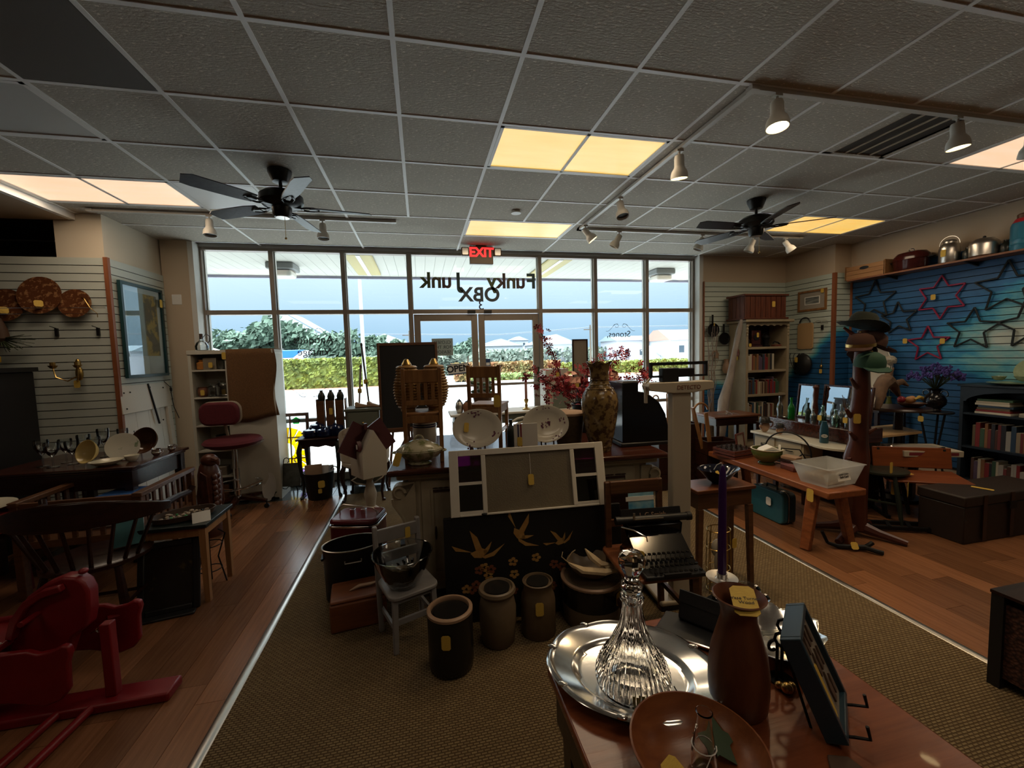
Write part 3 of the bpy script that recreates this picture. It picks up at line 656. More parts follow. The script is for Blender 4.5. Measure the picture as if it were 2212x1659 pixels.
# street furniture
lp = B().tube([(0,0,0),(0,0,7.2)], [.11,.09], 10).ob('lamp_post', 'steel_pale', None); place(lp, (-3.1,24.2,-.18)); tag(lp, 'pale grey lamp post outside the third window', 'lamp post')
def pole(x, y, h, lb):
    t = thing('utility_pole', lb, 'utility pole', (x,y,-.2), group='utility poles along the road')
    B().tube([(0,0,0),(0,0,h)], [.16,.12], 7).ob('post', 'bark', t); B().box(-1.1,-.06,h-.8,1.1,.06,h-.65).ob('cross_arm', 'bark', t)
pole(-1.7, 70, 6.2, 'utility pole right of the grey gabled roof'); pole(26.5, 62, 6.2, 'utility pole behind the scroll lettering on the right window')
pw = B()
for za in (0, .12): pw.tube([(-40,66,5.9+za),(-1.7,70,5.35+za),(12,64,4.75+za),(26.5,62,5.55+za),(60,66,5.9+za)], .035, 4)
tag(pw.ob('power_line', 'wire', None), 'thin power lines crossing the sky', 'power line')
# vehicles by the hedge
def car(lb, x, y, rz, body, L=4.4, h=1.5):
    t = thing('car', lb, 'car', (x,y,-.16), rz, 'cars parked beyond the hedge')
    B().prism([(-L/2,.35),(-L/2,.85),(-L*.28,.95),(-L*.16,h),(L*.24,h),(L*.36,.95),(L/2,.8),(L/2,.35)], -.85, .85, 'y').ob('body', body, t, bev=.08)
    B().prism([(-L*.25,.97),(-L*.15,h-.08),(L*.22,h-.08),(L*.33,.97)], -.87, .87, 'y').ob('side_glass', 'win_dark', t)
    for sx_ in (-.30,.30): B().lathe([(0,-.92),(.32,-.92),(.34,-.9),(.34,.9),(.32,.92),(0,.92)], 14).rot('X',90).mv(sx_*L,0,.34).ob('wheel', 'black', t)
car('white parked car behind the hedge at the second window', -10.4, 31, 8, 'car_white', 4.6, 1.75)
car('white pickup left of the hedge, partly behind the white bookshelf', -14.6, 31.5, 4, 'car_white', 5.2, 1.9)
t = thing('trailer_boat', 'blue and white boat on a trailer behind the white bookshelf', 'boat', (-13.6,36,-.16), 3)
B().prism([(-4.5,1.7),(-4.2,2.5),(3.6,2.6),(5.0,2.55),(4.2,1.7)], -.9, .9, 'y').ob('hull', 'car_white', t, bev=.1)
B().prism([(2.2,2.0),(2.4,2.62),(4.6,2.62),(3.8,2.0)], -.93, .93, 'y').ob('blue_cover', 'car_blue', t, bev=.06)
B().box(-4,-.5,.5,4,.5,1.7).ob('trailer', 'steel_pale', t)
B().tube([(-3.8,0,2.5),(-3.0,0,3.3),(-1.2,0,2.6)], .06, 6).ob('rail', 'steel_pale', t)
hy = thing('red_hydrant', 'small red hydrant just above the hedge', 'hydrant', (-8.2,30.5,-.16))
B().lathe([(0,0),(.2,0),(.2,.1),(.14,.15),(.14,1.4),(.2,1.45),(.2,1.7),(.1,1.95),(0,2.0)], 12).ob('barrel', 'car_red', hy)
B().tube([(-.32,0,1.55),(.32,0,1.55)], .1, 8).ob('outlets', 'car_red', hy)
# ================================================================ LEFT SIDE OF THE SHOP
mat('poster_sheet', (.60,.55,.46), .5, c2=(.45,.33,.05), scale=7, thr=(.5,.62)); mat('teal_frame', (.010,.045,.050), .4)
mat('poster_dark', (.05,.05,.03), .4, c2=(.50,.30,.04), scale=9, thr=(.48,.58), bump=0); mat('poster_pale', (.42,.50,.50), .4, c2=(.30,.36,.30), scale=5)
p = thing('framed_poster', 'tall framed sunflower and glass poster in a dark teal frame on the left slatwall', 'poster', (-2.885,5.19,1.96))
B().box(0,-.34,-.485,.03,-.31,.485).box(0,.31,-.485,.03,.34,.485).box(0,-.31,-.485,.03,.31,-.455).box(0,-.31,.455,.03,.31,.485).ob('frame', 'teal_frame', p)
B().box(.004,-.31,-.455,.008,.31,.455).ob('mount', 'paper', p)
B().box(.008,.02,-.26,.009,.25,.40).ob('print_dark_half', 'poster_dark', p)
B().box(.008,-.25,-.26,.009,.02,.40).ob('print_pale_half', 'poster_pale', p)
B().box(.014,-.31,-.455,.016,.31,.455).ob('glazing', 'pane_glass', p)
ptag(p, (.034,.29,.33), (90,0,90), .05, .09)
# transferware plates on a wire rack
mat('brown_ware', (.10,.035,.015), .15, c2=(.28,.14,.06), scale=26, thr=(.52,.60))
pr_ = [(0,.012),(.5,.012),(.62,.018),(.72,.04),(1.0,.062),(1.0,.07),(.72,.052),(.6,.03),(0,.022)]
for (x, z, r, lb, tg) in ((-3.70,2.185,.15,'brown patterned plate on the wall rack, cut by the left edge',(.02,-.05)), (-3.435,2.275,.175,'largest brown patterned plate, in the middle of the wall rack',(.02,-.08)), (-3.17,2.20,.135,'brown patterned plate at the right end of the wall rack',None)):
    t = thing('display_plate', lb, 'plate', (x,4.745,z), group='brown plates on the left wall rack')
    B().lathe([(a*r,b*r) for a,b in pr_], 30).rot('X',82).mv(0,0,0).ob('dish', 'brown_ware', t)
    if tg: ptag(t, (tg[0],-.055,tg[1]), (80,0,45), .06, .06)
rk = thing('plate_rack', 'thin wire plate rack on the left slatwall', 'rack', (-3.43,4.755,2.10))
B().tube([(-.5,-.06,0),(.55,-.06,0)], .003, 5).tube([(-.5,-.09,.05),(.55,-.09,.05)], .003, 5).ob('rail', 'chrome', rk)
B().tube([(.36,-.05,.14),(.42,-.08,.05),(.46,-.06,.0),(.44,-.03,-.03)], .003, 5).tube([(.30,0,.16),(.42,-.06,.13)], .003, 5).ob('side_scroll', 'brass', rk)
for i, x in enumerate((-3.35,-3.02)):
    h = B().box(-.012,-.016,-.045,.012,0,.03).tube([(0,-.01,.03),(0,-.08,.045)], .004, 6).ob('slatwall_hook', 'black', None); h.location = (x,4.77,1.94); tag(h, ['empty black slatwall hook left of the brown wall plates', 'empty black slatwall hook by the brown corner strip'][i], 'hook', 'empty slatwall hooks')
# evergreen swag with cone
mat('fir', (.025,.04,.012), .8); mat('cone', (.06,.03,.015), .7)
sw = thing('pine_swag', 'hanging pine cone swag with green sprigs and a tag at the far left', 'swag', (-3.74,4.74,1.86))
B().lathe([(0,.22),(.02,.2),(.05,.1),(.06,.02),(.03,-.02),(0,-.02)], 14, c=(0,-.03,.0)).ob('cone', 'cone', sw)
b = B()
for i in range(60):
    a = random.uniform(-2.9,.1); L = random.uniform(.12,.30); b.beam((0,-.04,.02),(L*math.cos(a)*1.0,-.04+random.uniform(-.05,.02),.02+L*math.sin(a)*.55+.02), .006, .003)
b.ob('needles', 'fir', sw, kind='stuff'); ptag(sw, (.0,-.08,-.17), (90,0,0), .05, .06); ptag(sw, (-.02,-.085,-.24), (90,0,0), .035, .05, m='white_tag')
# brass sconce
sc = thing('candle_sconce', 'two-arm brass candle sconce with leaf cups on the left slatwall', 'sconce', (-3.18,4.755,1.56))
B().ell((0,-.03,-.02),.03,.025,.07).ell((0,-.035,.07),.022,.02,.05).ob('back_plate', 'brass', sc)
for s, L in ((-1,.16),(1,.03)):
    B().tube([(0,-.04,-.04),(s*L*.4,-.08,-.09),(s*L*.9,-.09,-.05),(s*L,-.09,.03)], .006, 6).ob('arm', 'brass', sc)
    B().lathe([(.004,0),(.02,.005),(.036,.03),(.02,.025),(.02,.06),(.012,.06)], 8, c=(s*L,-.09,.03)).ob('candle_cup', 'brass', sc)
ptag(sc, (.0,-.07,-.12), (90,0,0), .05, .07)
# planked pale panel leaning on the return wall
pp = thing('planked_panel', 'pale planked wooden panel leaning below the framed poster', 'panel', (-2.86,5.17,0), ry=-3)
for k in range(4): B().box(0,-.40+.2*k+.002,.02,.022,-.20+.2*k-.002,1.26).ob('plank', 'white_paint', pp)
B().box(.022,-.41,1.12,.04,.41,1.40).box(0,-.41,1.26,.022,.41,1.40).ob('top_rail', 'white_paint', pp, bev=.003)
B().box(.022,.30,.02,.05,.37,1.12).ob('stile', 'white_paint', pp)
nb = B()
for y, z in ((-.36,1.33),(-.27,1.33),(.05,1.36),(.28,1.34),(-.35,1.17),(.2,.98)): nb.ell((.042,y,z),.008,n=8,m=5)
nb.ob('nail', 'iron', pp); B().beam((.045,.02,1.40),(.05,.11,.95),.014,.014).ob('rod', 'iron', pp)
B().tube([(.05,.30,1.41),(.06,.38,1.34),(.05,.42,1.1),(.05,.52,.9)], .004, 5).ell((.06,.39,1.31),.012,.012,.03).ob('cord', 'black', pp)
# dark cabinet at far left
bc = thing('black_cabinet', 'tall black cabinet standing at the left edge behind the glassware', 'cabinet', (-4.15,4.45,0))
B().box(-.62,-.25,.05,.62,.27,1.57).ob('body', 'black', bc, bev=.01); B().box(-.65,-.28,1.57,.65,.28,1.61).ob('top', 'black', bc)
for s in (-1,1):
    d_ = B().box(s*.30-.28,-.272,.12,s*.30+.28,-.252,1.50).ob('door', 'black', bc, bev=.006); B().ell((s*.04,-.28,.85),.014).ob('knob', 'brass', d_)
B().box(-.62,-.24,0,.62,.26,.05).ob('plinth', 'black', bc)
# sideboard with glassware
sb = thing('sideboard', 'dark wooden sideboard table carrying glasses and bowls', 'table', (-2.78,4.20,0), -3)
B().box(-.53,-.37,.775,.53,.37,.80).ob('top', 'mahog', sb, bev=.006); B().box(-.51,-.35,.755,.51,.35,.775).ob('moulding', 'mahog', sb, bev=.008)
for sx_ in (-1,1):
    for sy_ in (-1,1): B().beam((sx_*.47,sy_*.31,.755),(sx_*.47,sy_*.31,0),.06,.06,.045,.045).ob('leg', 'dark_wood', sb)
B().box(-.47,-.33,.62,.47,-.31,.755).box(-.47,.31,.62,.47,.33,.755).ob('apron', 'dark_wood', sb); B().box(.45,-.31,.62,.48,.31,.755).box(-.48,-.31,.62,-.45,.31,.755).ob('side_apron', 'dark_wood', sb)
B().box(-.46,-.31,.30,.46,.31,.32).ob('lower_shelf', 'dark_wood', sb)
ZS = .801
def goblet(name, loc, h, r, lb, m='glassware', grp='stemmed glasses on the sideboard', cat='glass', stem=.42):
    t = B().lathe([(r*.8,0),(r*.78,.004),(r*.12,.010),(r*.10,h*stem),(r*.45,h*(stem+.08)),(r*.92,h*(stem+.28)),(r,h*.92),(r*.97,h),(r*.94,h),(r*.96,h*.92),(r*.88,h*(stem+.28)),(r*.40,h*(stem+.10)),(0,h*(stem+.06))], 20).ob(name, m, None); t.location = loc; tag(t, lb, cat, grp); return t
GL = [(-3.04,4.06,.215,.047),(-2.95,4.16,.20,.045),(-2.93,4.00,.20,.048),(-2.86,4.22,.22,.046),(-2.85,4.08,.19,.046),(-2.78,4.32,.25,.044),(-2.76,4.18,.20,.045),(-2.68,4.40,.23,.042)]
nm_ = ['leftmost cut stem glass on the sideboard','stem glass just behind the leftmost one','front stem glass nearest the sideboard edge','tall stem glass in the middle row','stem glass left of the yellow bowl','tallest stem glass at the back of the group','stem glass behind the yellow bowl','slim glass at the back right of the group']
for (x,y,h,r), lb in zip(GL, nm_): goblet('wine_glass', (x,y,ZS), h, r, lb)
t = B().lathe([(.03,0),(.032,.12),(.014,.15),(.014,.19),(.02,.195),(.014,.2),(0,.2)], 16).ob('glass_bottle', 'glassware', None); t.location = (-2.60,4.44,ZS); tag(t, 'clear glass cruet behind the standing plate', 'bottle')
mat('yellow_ware', (.55,.42,.16), .25); mat('cream_ware', (.62,.58,.46), .2); mat('brown_glaze', (.07,.03,.014), .15)
BOWL = [(.45,0),(.46,.03),(.6,.08),(.85,.35),(1.,.62),(1.02,.66),(.97,.66),(.8,.36),(.5,.1),(0,.08)]
def bowl(name, loc, r, m, lb, cat='bowl', tilt=None, prof=BOWL, hs=1., grp=None, par=None):
    b = B().lathe([(a*r,z*r*hs) for a,z in prof], 28)
    if tilt: b.rot(*tilt)
    o = b.ob(name, m, None); o.location = loc; tag(o, lb, cat, grp); return o
o = bowl('mixing_bowl', (-2.66,4.02,ZS+.098), .095, 'yellow_ware', 'cream bowl with yellow inside lying on its side', tilt=('X',74))
o.rotation_euler = (0,0,math.radians(-20))
t = thing('display_plate', 'white plate with a green rim standing upright on the sideboard', 'plate', (-2.505,4.10,ZS+.115), 18)
mat('plate_print', (.58,.56,.48), .15, c2=(.20,.26,.16), scale=18, thr=(.58,.66))
B().lathe([(a*.115,b*.10) for a,b in pr_], 30).rot('X',78).ob('dish', 'plate_print', t); B().box(-.05,.0,-.118,.05,.075,-.112).beam((0,.07,-.115),(0,.035,.05),.008,.008).ob('stand', 'chrome', t)
bowl('shallow_bowl', (-2.53,3.94,ZS), .105, 'cream_ware', 'wide shallow cream bowl in front of the standing plate', hs=.55)
bowl('small_cup', (-2.40,4.02,ZS), .05, 'cream_ware', 'small cream cup beside the standing plate', cat='cup', hs=1.6)
t = bowl('brown_bowl', (-2.40,4.28,ZS+.115), .115, 'brown_glaze', 'dark brown bowl on edge at the back of the sideboard', tilt=('X',70)); t.rotation_euler = (0,0,math.radians(-12))
for i, (x,y,s,lb) in enumerate(((-2.32,4.20,.04,'small silver creamer on the sideboard'),(-2.29,4.37,.035,'silver salt cellar at the back corner of the sideboard'),(-2.33,4.46,.03,'tiny silver dish at the far end of the sideboard'))):
    t = thing('silver_pot', lb, 'pot', (x,y,ZS), group='small silver pots')
    B().lathe([(s*.5,0),(s*.55,.004),(s*.9,s*.7),(s*.75,s*1.3),(s*.85,s*1.5),(s*.8,s*1.5),(s*.7,s*1.3),(0,s*.5)], 16).ob('body', 'silver', t)
    B().tube(arc((s*.8,0,s*.9), s*.5, -80, 80, 6), s*.08, 5).ob('handle', 'silver', t)
# slatted settle with magazines
st = thing('slatted_settle', 'brown wooden settle with slatted arms holding magazines', 'bench', (-2.38,3.75,0))
for sx_ in (-1,1):
    for sy_ in (-1,1): B().box(sx_*.36-.025,sy_*.33-.025,0,sx_*.36+.025,sy_*.33+.025,.68).ob('post', 'brown_wood', st, bev=.004)
    B().box(sx_*.36-.03,-.36,.66,sx_*.36+.03,.37,.695).ob('arm_rail', 'brown_wood', st, bev=.006); B().box(sx_*.36-.012,-.3,.36,sx_*.36+.012,.3,.40).ob('lower_rail', 'brown_wood', st)
    for k in range(7): B().box(sx_*.36-.007,-.25+.083*k-.014,.40,sx_*.36+.007,-.25+.083*k+.014,.665).ob('slat', 'brown_wood', st)
B().box(-.36,-.345,.60,.36,-.315,.68).box(-.36,-.345,.36,.36,-.315,.41).ob('back_rail', 'brown_wood', st)
for k in range(8): B().box(-.29+.083*k-.014,-.337,.41,-.29+.083*k+.014,-.323,.60).ob('slat', 'brown_wood', st)
B().box(-.36,-.33,.38,.36,.33,.40).ob('seat', 'brown_wood', st)
mat('mag_blue', (.03,.10,.30), .3); mat('mag_white', (.5,.5,.5), .4); mat('mag_dark', (.05,.04,.05), .35); mat('mag_pink', (.30,.14,.14), .4)
for i, (x,y,z,w,d,h,rz,m,lb) in enumerate(((-2.42,3.80,.401,.30,.42,.09,8,'mag_white','thick stack of newspapers on the settle seat'),(-2.40,3.78,.492,.26,.36,.05,-12,'mag_dark','dark catalogue on top of the newspapers'),(-2.36,3.76,.543,.24,.34,.03,15,'mag_white','white magazine near the top of the settle pile'),(-2.38,3.80,.574,.23,.33,.025,-6,'mag_blue','blue magazine topmost in the settle'))):
    o = B().box(-w/2,-d/2,0,w/2,d/2,h).ob('magazine', m, None, bev=.003); place(o, (x,y,z), rz); tag(o, lb, 'magazine', 'papers in the settle')
# red round table with a cream platter at the left edge
mat('barn_red', (.14,.012,.012), .45); 
rt = thing('red_round_table', 'round red table at the left edge', 'table', (-3.02,3.40,0))
B().lathe([(.30,.60),(.32,.605),(.32,.635),(.30,.64),(0,.64)], 32).ob('top', 'barn_red', rt); B().lathe([(.29,.52),(.29,.60)], 32).ob('apron', 'barn_red', rt)
for k in range(4): a = .8+k*PI/2; B().beam((.22*math.cos(a),.22*math.sin(a),.6),(.26*math.cos(a),.26*math.sin(a),0),.05,.05,.03,.03).ob('leg', 'barn_red', rt)
bowl('cream_platter', (-3.0,3.38,.641), .24, 'cream_ware', 'cream platter on the red round table', cat='platter', hs=.28)
# captain's chair, seen from behind
cc = thing('captain_chair', "dark bow-back captain's chair with its back to the viewer", 'chair', (-1.98,2.95,0), 4)
cr = [(.36*math.cos(math.radians(a)), -.02+.25*math.sin(math.radians(a))*1.0, .70+.0) for a in range(180,361,15)]
n = len(cr); b = B(); vs_ = []
for i, (x,y,z) in enumerate(cr):
    t_ = i/(n-1); hh = .05+.11*math.sin(t_*PI)**1.2; fl = .03*abs(math.cos(t_*PI))**6
    nx, ny = x/.36, (y+.02)/.25; L = math.hypot(nx,ny) or 1; nx, ny = nx/L, ny/L
    for o_, dz in ((.014,0),(-.014,0),(-.014,hh),(.014,hh)): vs_.append((x+nx*(o_+fl), y+ny*(o_+fl), z+dz))
b.add(vs_, [(i*4+j, i*4+(j+1)%4, i*4+4+(j+1)%4, i*4+4+j) for i in range(n-1) for j in range(4)]+[(3,2,1,0),tuple((n-1)*4+j for j in range(4))]); b.ob('crest_rail', 'dark_wood', cc, bev=.008)
for s in (-1,1): B().tube([(s*.36,-.02,.725),(s*.37,.12,.725),(s*.395,.24,.72),(s*.41,.26,.755)], [.025,.022,.02,.02], 8).ob('arm', 'dark_wood', cc)
for k in range(9):
    a = math.radians(198+18*k); B().tube([(.24*math.cos(a),-.01+.20*math.sin(a),.45),(.36*math.cos(a),-.02+.25*math.sin(a),.71)], [.012,.010], 6).ob('spindle', 'dark_wood', cc)
B().lathe([(0,.415),(.22,.415),(.25,.43),(.25,.45),(.23,.462),(0,.45)], 28, sx=1.04, sy=.95).ob('seat', 'dark_wood', cc)
for sx_ in (-1,1):
    for sy_ in (-1,1): B().tube([(sx_*.17,sy_*.15,.42),(sx_*.205,sy_*.185,.22),(sx_*.24,sy_*.22,0)], [.018,.024,.014], 8).ob('leg', 'dark_wood', cc)
    B().tube([(sx_*.207,-.187,.20),(sx_*.207,.187,.20)], .011, 6).ob('stretcher', 'dark_wood', cc)
B().tube([(-.2,0,.2),(.2,0,.2)], .011, 6).ob('cross_stretcher', 'dark_wood', cc)
mat('book_teal', (.06,.20,.24), .5, c2=(.10,.26,.28), scale=6)
bk = thing('teal_book', 'teal picture book standing on the seat of the captain chair', 'book', (-1.86,3.02,.462), 25, rx=-12)
B().box(-.075,-.012,0,.075,.012,.20).ob('cover', 'book_teal', bk, bev=.002); B().box(-.070,-.009,.004,.0752,.009,.196).ob('pages', 'paper', bk)
# small table with black top, tray and card
sd_ = thing('black_top_table', 'small table with a black top and pale wooden legs', 'table', (-1.635,3.24,0))
mat('slate_top', (.010,.018,.018), .35)
B().box(-.20,-.20,.515,.20,.20,.54).ob('top', 'slate_top', sd_, bev=.004)
for sx_ in (-1,1):
    for sy_ in (-1,1): B().beam((sx_*.165,sy_*.165,.515),(sx_*.165,sy_*.165,0),.04,.04,.032,.032).ob('leg', 'pine', sd_)
B().box(-.165,-.175,.455,.165,-.155,.515).box(-.165,.155,.455,.165,.175,.515).ob('apron', 'pine', sd_); B().box(.155,-.155,.455,.175,.155,.515).box(-.175,-.155,.455,-.155,.155,.515).ob('side_apron', 'pine', sd_)
mat('tray_brown', (.06,.035,.022), .5); mat('bead_green', (.03,.22,.06), .3); mat('stone_pale', (.40,.32,.22), .5, c2=(.18,.12,.08), scale=20)
tr = thing('wicker_tray', 'low brown tray of beads and trinkets on the black-topped table', 'tray', (-1.645,3.22,.541), 30)
B().lathe([(0,0),(.9,0),(1.,.03),(1.08,.24),(1.03,.24),(.95,.05),(0,.03)], 24, sx=.17, sy=.105).xf(Matrix.Diagonal((1,1,.17,1))).ob('rim', 'tray_brown', tr)
b = B(); b2 = B(); b3 = B()
for i in range(42):
    a, q = random.uniform(0,6.28), random.random()**.5; p_ = (.14*q*math.cos(a), .085*q*math.sin(a), .014+.012*random.random())
    (b if i % 3 else (b2 if i % 2 else b3)).ell(p_, random.uniform(.008,.016), random.uniform(.008,.02), .008, n=7, m=4)
b.ob('trinket', 'stone_pale', tr, kind='stuff'); b2.ob('green_bead', 'bead_green', tr, kind='stuff'); b3.ob('dark_bead', 'black_gloss', tr, kind='stuff')
cd = B().prism([(-.045,0),(0,.06),(.045,0),(.042,0),(0,.055),(-.042,0)], -.05, .05, 'x').ob('price_card', 'white_tag', None, ang=None); place(cd, (-1.50,3.13,.541), 25); tag(cd, 'folded white card beside the trinket tray', 'card')
# ornate dark picture leaning below
mat('dark_pic', (.012,.010,.008), .4, c2=(.09,.07,.02), scale=9, thr=(.60,.72))
fp = thing('leaning_picture', 'dark ornate framed picture leaning against the black-topped table', 'picture', (-1.655,2.985,.0), 11, rx=-14)
B().box(-.13,-.01,.03,.13,.0,.42).ob('picture', 'dark_pic', fp)
for a, c, z0, z1 in ((-.165,-.125,0,.45),(.125,.165,0,.45),(-.125,.125,0,.04),(-.125,.125,.41,.45)): B().box(a,-.02,z0,c,.012,z1).ob('frame_rail', 'black', fp, bev=.008)
fb = B().box(-.19,-.03,0,.19,.03,.018).ob('dark_plinth', 'black', None, bev=.008); place(fb, (-1.68,2.92,.0), 11); tag(fb, 'narrow black moulding strip on the floor before the leaning picture', 'moulding')
# wire plant holder under table
wh = thing('bent_iron_stand', 'bent iron stand tucked below the black-topped table', 'stand', (-1.55,3.30,.0))
for k in range(4):
    a = k*1.57+.4; B().tube([(.09*math.cos(a),.09*math.sin(a),0),(.05*math.cos(a),.05*math.sin(a),.2),(.1*math.cos(a),.1*math.sin(a),.36),(.06*math.cos(a),.06*math.sin(a),.40)], .005, 5).ob('strap', 'iron', wh)
B().tube(arc((0,0,.3), .08, 0, 350, 16, 'xy'), .004, 5).tube(arc((0,0,.12), .07, 0, 350, 16, 'xy'), .004, 5).ob('ring', 'iron', wh)
# red gliding horse
mat('toy_red', (.20,.006,.010), .42, c2=(.15,.004,.007), scale=6)
hr = thing('red_rocking_horse', 'red painted wooden gliding horse in the lower left corner', 'rocking horse', (-1.72,2.24,0))
head = [(-.20,.20),(-.18,.36),(-.155,.47),(-.10,.55),(-.03,.60),(.04,.625),(.095,.615),(.125,.585),(.14,.54),(.135,.44),(.12,.37),(.06,.33),(.02,.22)]
B().prism(head, .03, .10, 'y').ob('head', 'toy_red', hr, bev=.012)
B().prism([(-.17,.38),(-.145,.47),(-.09,.545),(-.02,.585),(.05,.60),(.06,.57),(-.02,.55),(-.08,.51),(-.12,.44),(-.14,.37)], -.005, .03, 'y').ob('mane', 'toy_red', hr, bev=.006)
B().ell((.105,.065,.63),.018,.02,.014).ob('ear', 'toy_red', hr)
body = [(-.62,.36),(-.2,.37),(-.02,.365),(.02,.345),(.07,.35),(.11,.37),(.135,.36),(.14,.33),(.125,.28),(.12,.16),(.09,.12),(.03,.10),(-.1,.14),(-.3,.16),(-.62,.14)]
for y0 in (-.10,.17):
    B().prism([(x+(.12 if y0 > 0 else 0), z+(.03 if y0 > 0 else 0)) for x, z in body], y0, y0+.03, 'y').ob('side_board', 'toy_red', hr, bev=.008)
B().box(-.62,-.10,.345,-.16,.20,.375).ob('seat', 'toy_red', hr, bev=.008)
B().tube([(-.06,-.06,.47),(-.06,.20,.47)], .012, 8).ob('handle', 'toy_red', hr)
B().box(-.42,-.115,.376,-.165,-.02,.382).ob('paper_label', 'white_tag', hr); ptag(hr, (-.32,-.02,.383), (0,0,20), .05, .08)
B().box(-.62,-.07,.0,.48,.055,.045).ob('base_board', 'toy_red', hr, bev=.01)
B().box(-.62,-.96,.0,.48,-.835,.045).ob('base_board', 'toy_red', hr, bev=.01)
for x, y in ((.225,-.005),(-.45,-.005)): B().box(x-.022,y-.022,.045,x+.022,y+.022,.40).ob('post', 'toy_red', hr, bev=.005)
for x in (.04,.17): B().tube([(x,-.02,.028),(x-.07,-.90,.028)], .018, 10).ob('base_rail', 'toy_red', hr)
B().tube([(.225,0,.38),(.18,.02,.36),(.13,.03,.335)], .004, 5).tube(arc((.18,.01,.36),.012,0,330,8,'xz'), .003, 5).ob('chain', 'chrome', hr)
B().tube([(.12,.16,.33),(.18,.19,.33)], .012, 8).ob('foot_peg', 'toy_red', hr)
# dark post in the corner
dp = thing('dark_post_stool', 'dark rounded post at the lower left corner of the picture', 'post', (-1.62,1.60,0))
B().lathe([(.055,0),(.055,.32),(.05,.345),(.035,.362),(0,.366)], 20).ob('post', 'black', dp); B().lathe([(0,0),(.09,0),(.09,.02),(.055,.03)], 20).ob('foot', 'black', dp)
# carved wooden bird post
mat('carved', (.095,.028,.014), .35, c2=(.05,.014,.008), scale=14, bump=.3)
eg = thing('carved_bird_post', 'reddish carved wooden bird figure standing behind the black-topped table', 'carving', (-1.97,4.30,0), -15)
B().lathe([(.10,0),(.10,.06),(.075,.10),(.085,.25),(.10,.42),(.095,.58),(.075,.66),(.05,.70),(.0,.71)], 18, sx=.9).ob('body', 'carved', eg)
B().ell((.03,-.02,.71),.075,.06,.06).ob('head', 'carved', eg); B().tube([(.07,-.03,.72),(.13,-.05,.71),(.145,-.055,.67)], [.035,.024,.008], 8).ob('beak', 'carved', eg)
b = B()
for k in range(9):
    for s in (0,1): b.ell((.085-.01*s,-.045+.05*s,.16+.05*k),.022,.025,.03,n=8,m=5)
b.ob('feathers', 'carved', eg)
for s in (-1,1): B().prism([(-.05,.12),(.0,.10),(.06,.3),(.05,.58),(-.01,.62),(-.06,.4)], s*.085-.01, s*.085+.01, 'y').ob('wing', 'carved', eg, bev=.005)
# white shelf unit
ws = thing('white_shelf_unit', 'tall off-white shelf unit left of the window, half covered by burlap', 'shelf unit', (-2.08,5.21,0))
mat('shelf_white', (.50,.48,.41), .5)
B().box(-.425,0,0,-.395,.32,1.72).box(-.065,0,0,-.035,.32,1.72).box(.395,0,0,.425,.32,1.72).ob('upright', 'shelf_white', ws); B().box(-.43,-.01,1.70,.43,.33,1.745).ob('top', 'shelf_white', ws, bev=.003)
B().box(-.40,.305,0,.40,.32,1.72).ob('back', 'shelf_white', ws); B().box(-.035,.0,.02,.395,.018,1.70).ob('door', 'shelf_white', ws)
for z in (1.53,1.225,.91,.62,.32,.05): B().box(-.397,.005,z-.018,-.063,.31,z).ob('shelf', 'shelf_white', ws)
ptag(ws, (-.065,-.012,1.68), (90,0,0), .04, .08)
mat('burlap', (.17,.085,.032), .95, c2=(.11,.052,.02), scale=90, bump=.5)
b = B(); N = 14; vs_ = []
for j in range(13):
    for i in range(N+1):
        u, v = i/N, j/12; x = -.04+.48*u; z = 1.752-.80*v-.03*math.sin(u*5)*v; y = -.016-.012*math.sin(u*9+v*2)*v-.004
        if u > .85: x += .02*math.sin(v*7); y += (u-.85)*.8*.2
        vs_.append((x, y, z))
b.add(vs_, [(j*(N+1)+i, j*(N+1)+i+1, (j+1)*(N+1)+i+1, (j+1)*(N+1)+i) for j in range(12) for i in range(N)])
b.add([(-.04,-.02,1.752),(.44,-.0,1.752),(.44,.30,1.752),(-.04,.30,1.752)], [(0,1,2,3)])
bu = b.ob('burlap_cloth', 'burlap', None); bu.location = (-2.08,5.21,0); md = bu.modifiers.new('solid','SOLIDIFY'); md.thickness = .004; tag(bu, 'brown burlap cloth draped over the right half of the white shelf unit', 'cloth')
t = thing('flask_bottle', 'clear round bottle with a cork and wire on top of the white shelf unit', 'bottle', (-2.42,5.35,1.746))
B().lathe([(.05,0),(.062,.01),(.066,.05),(.05,.09),(.02,.115),(.018,.15),(.022,.155),(.018,.16),(0,.155)], 18).ob('body', 'glassware', t); B().lathe([(0,.13),(.016,.13),(.018,.19),(0,.19)], 12).ob('stopper', 'tray_brown', t)
B().tube([(.02,0,.15),(.05,0,.19),(.085,0,.16),(.08,0,.11),(.06,0,.08)], .004, 5).ob('wire_handle', 'black', t)
def small(kind, x, z, s, m, lb, w=None, y=5.29):
    w = w or s*.5
    pr2 = {'jar': [(.8,0),(1,.05),(1,.7),(.6,.82),(.6,.9),(.7,.9),(.7,1),(0,1)], 'pot': [(.7,0),(.95,.2),(1,.6),(.8,.9),(.9,1),(.8,1),(.7,.85),(0,.3)], 'box': None, 'cup': [(.6,0),(.7,.05),(1,1),(.93,1),(.6,.12),(0,.1)]}[kind]
    if pr2: o = B().lathe([(r*w,q*s) for r,q in pr2], 16).ob({'jar':'glass_jar','pot':'small_pot','cup':'small_cup'}[kind], m, None)
    else: o = B().box(-w,-.05,0,w,.05,s).ob('small_box', m, None, bev=.004)
    o.location = (x,y,z); tag(o, lb, {'jar':'jar','pot':'pot','box':'box','cup':'cup'}[kind], 'odds and ends on the white shelf unit'); return o
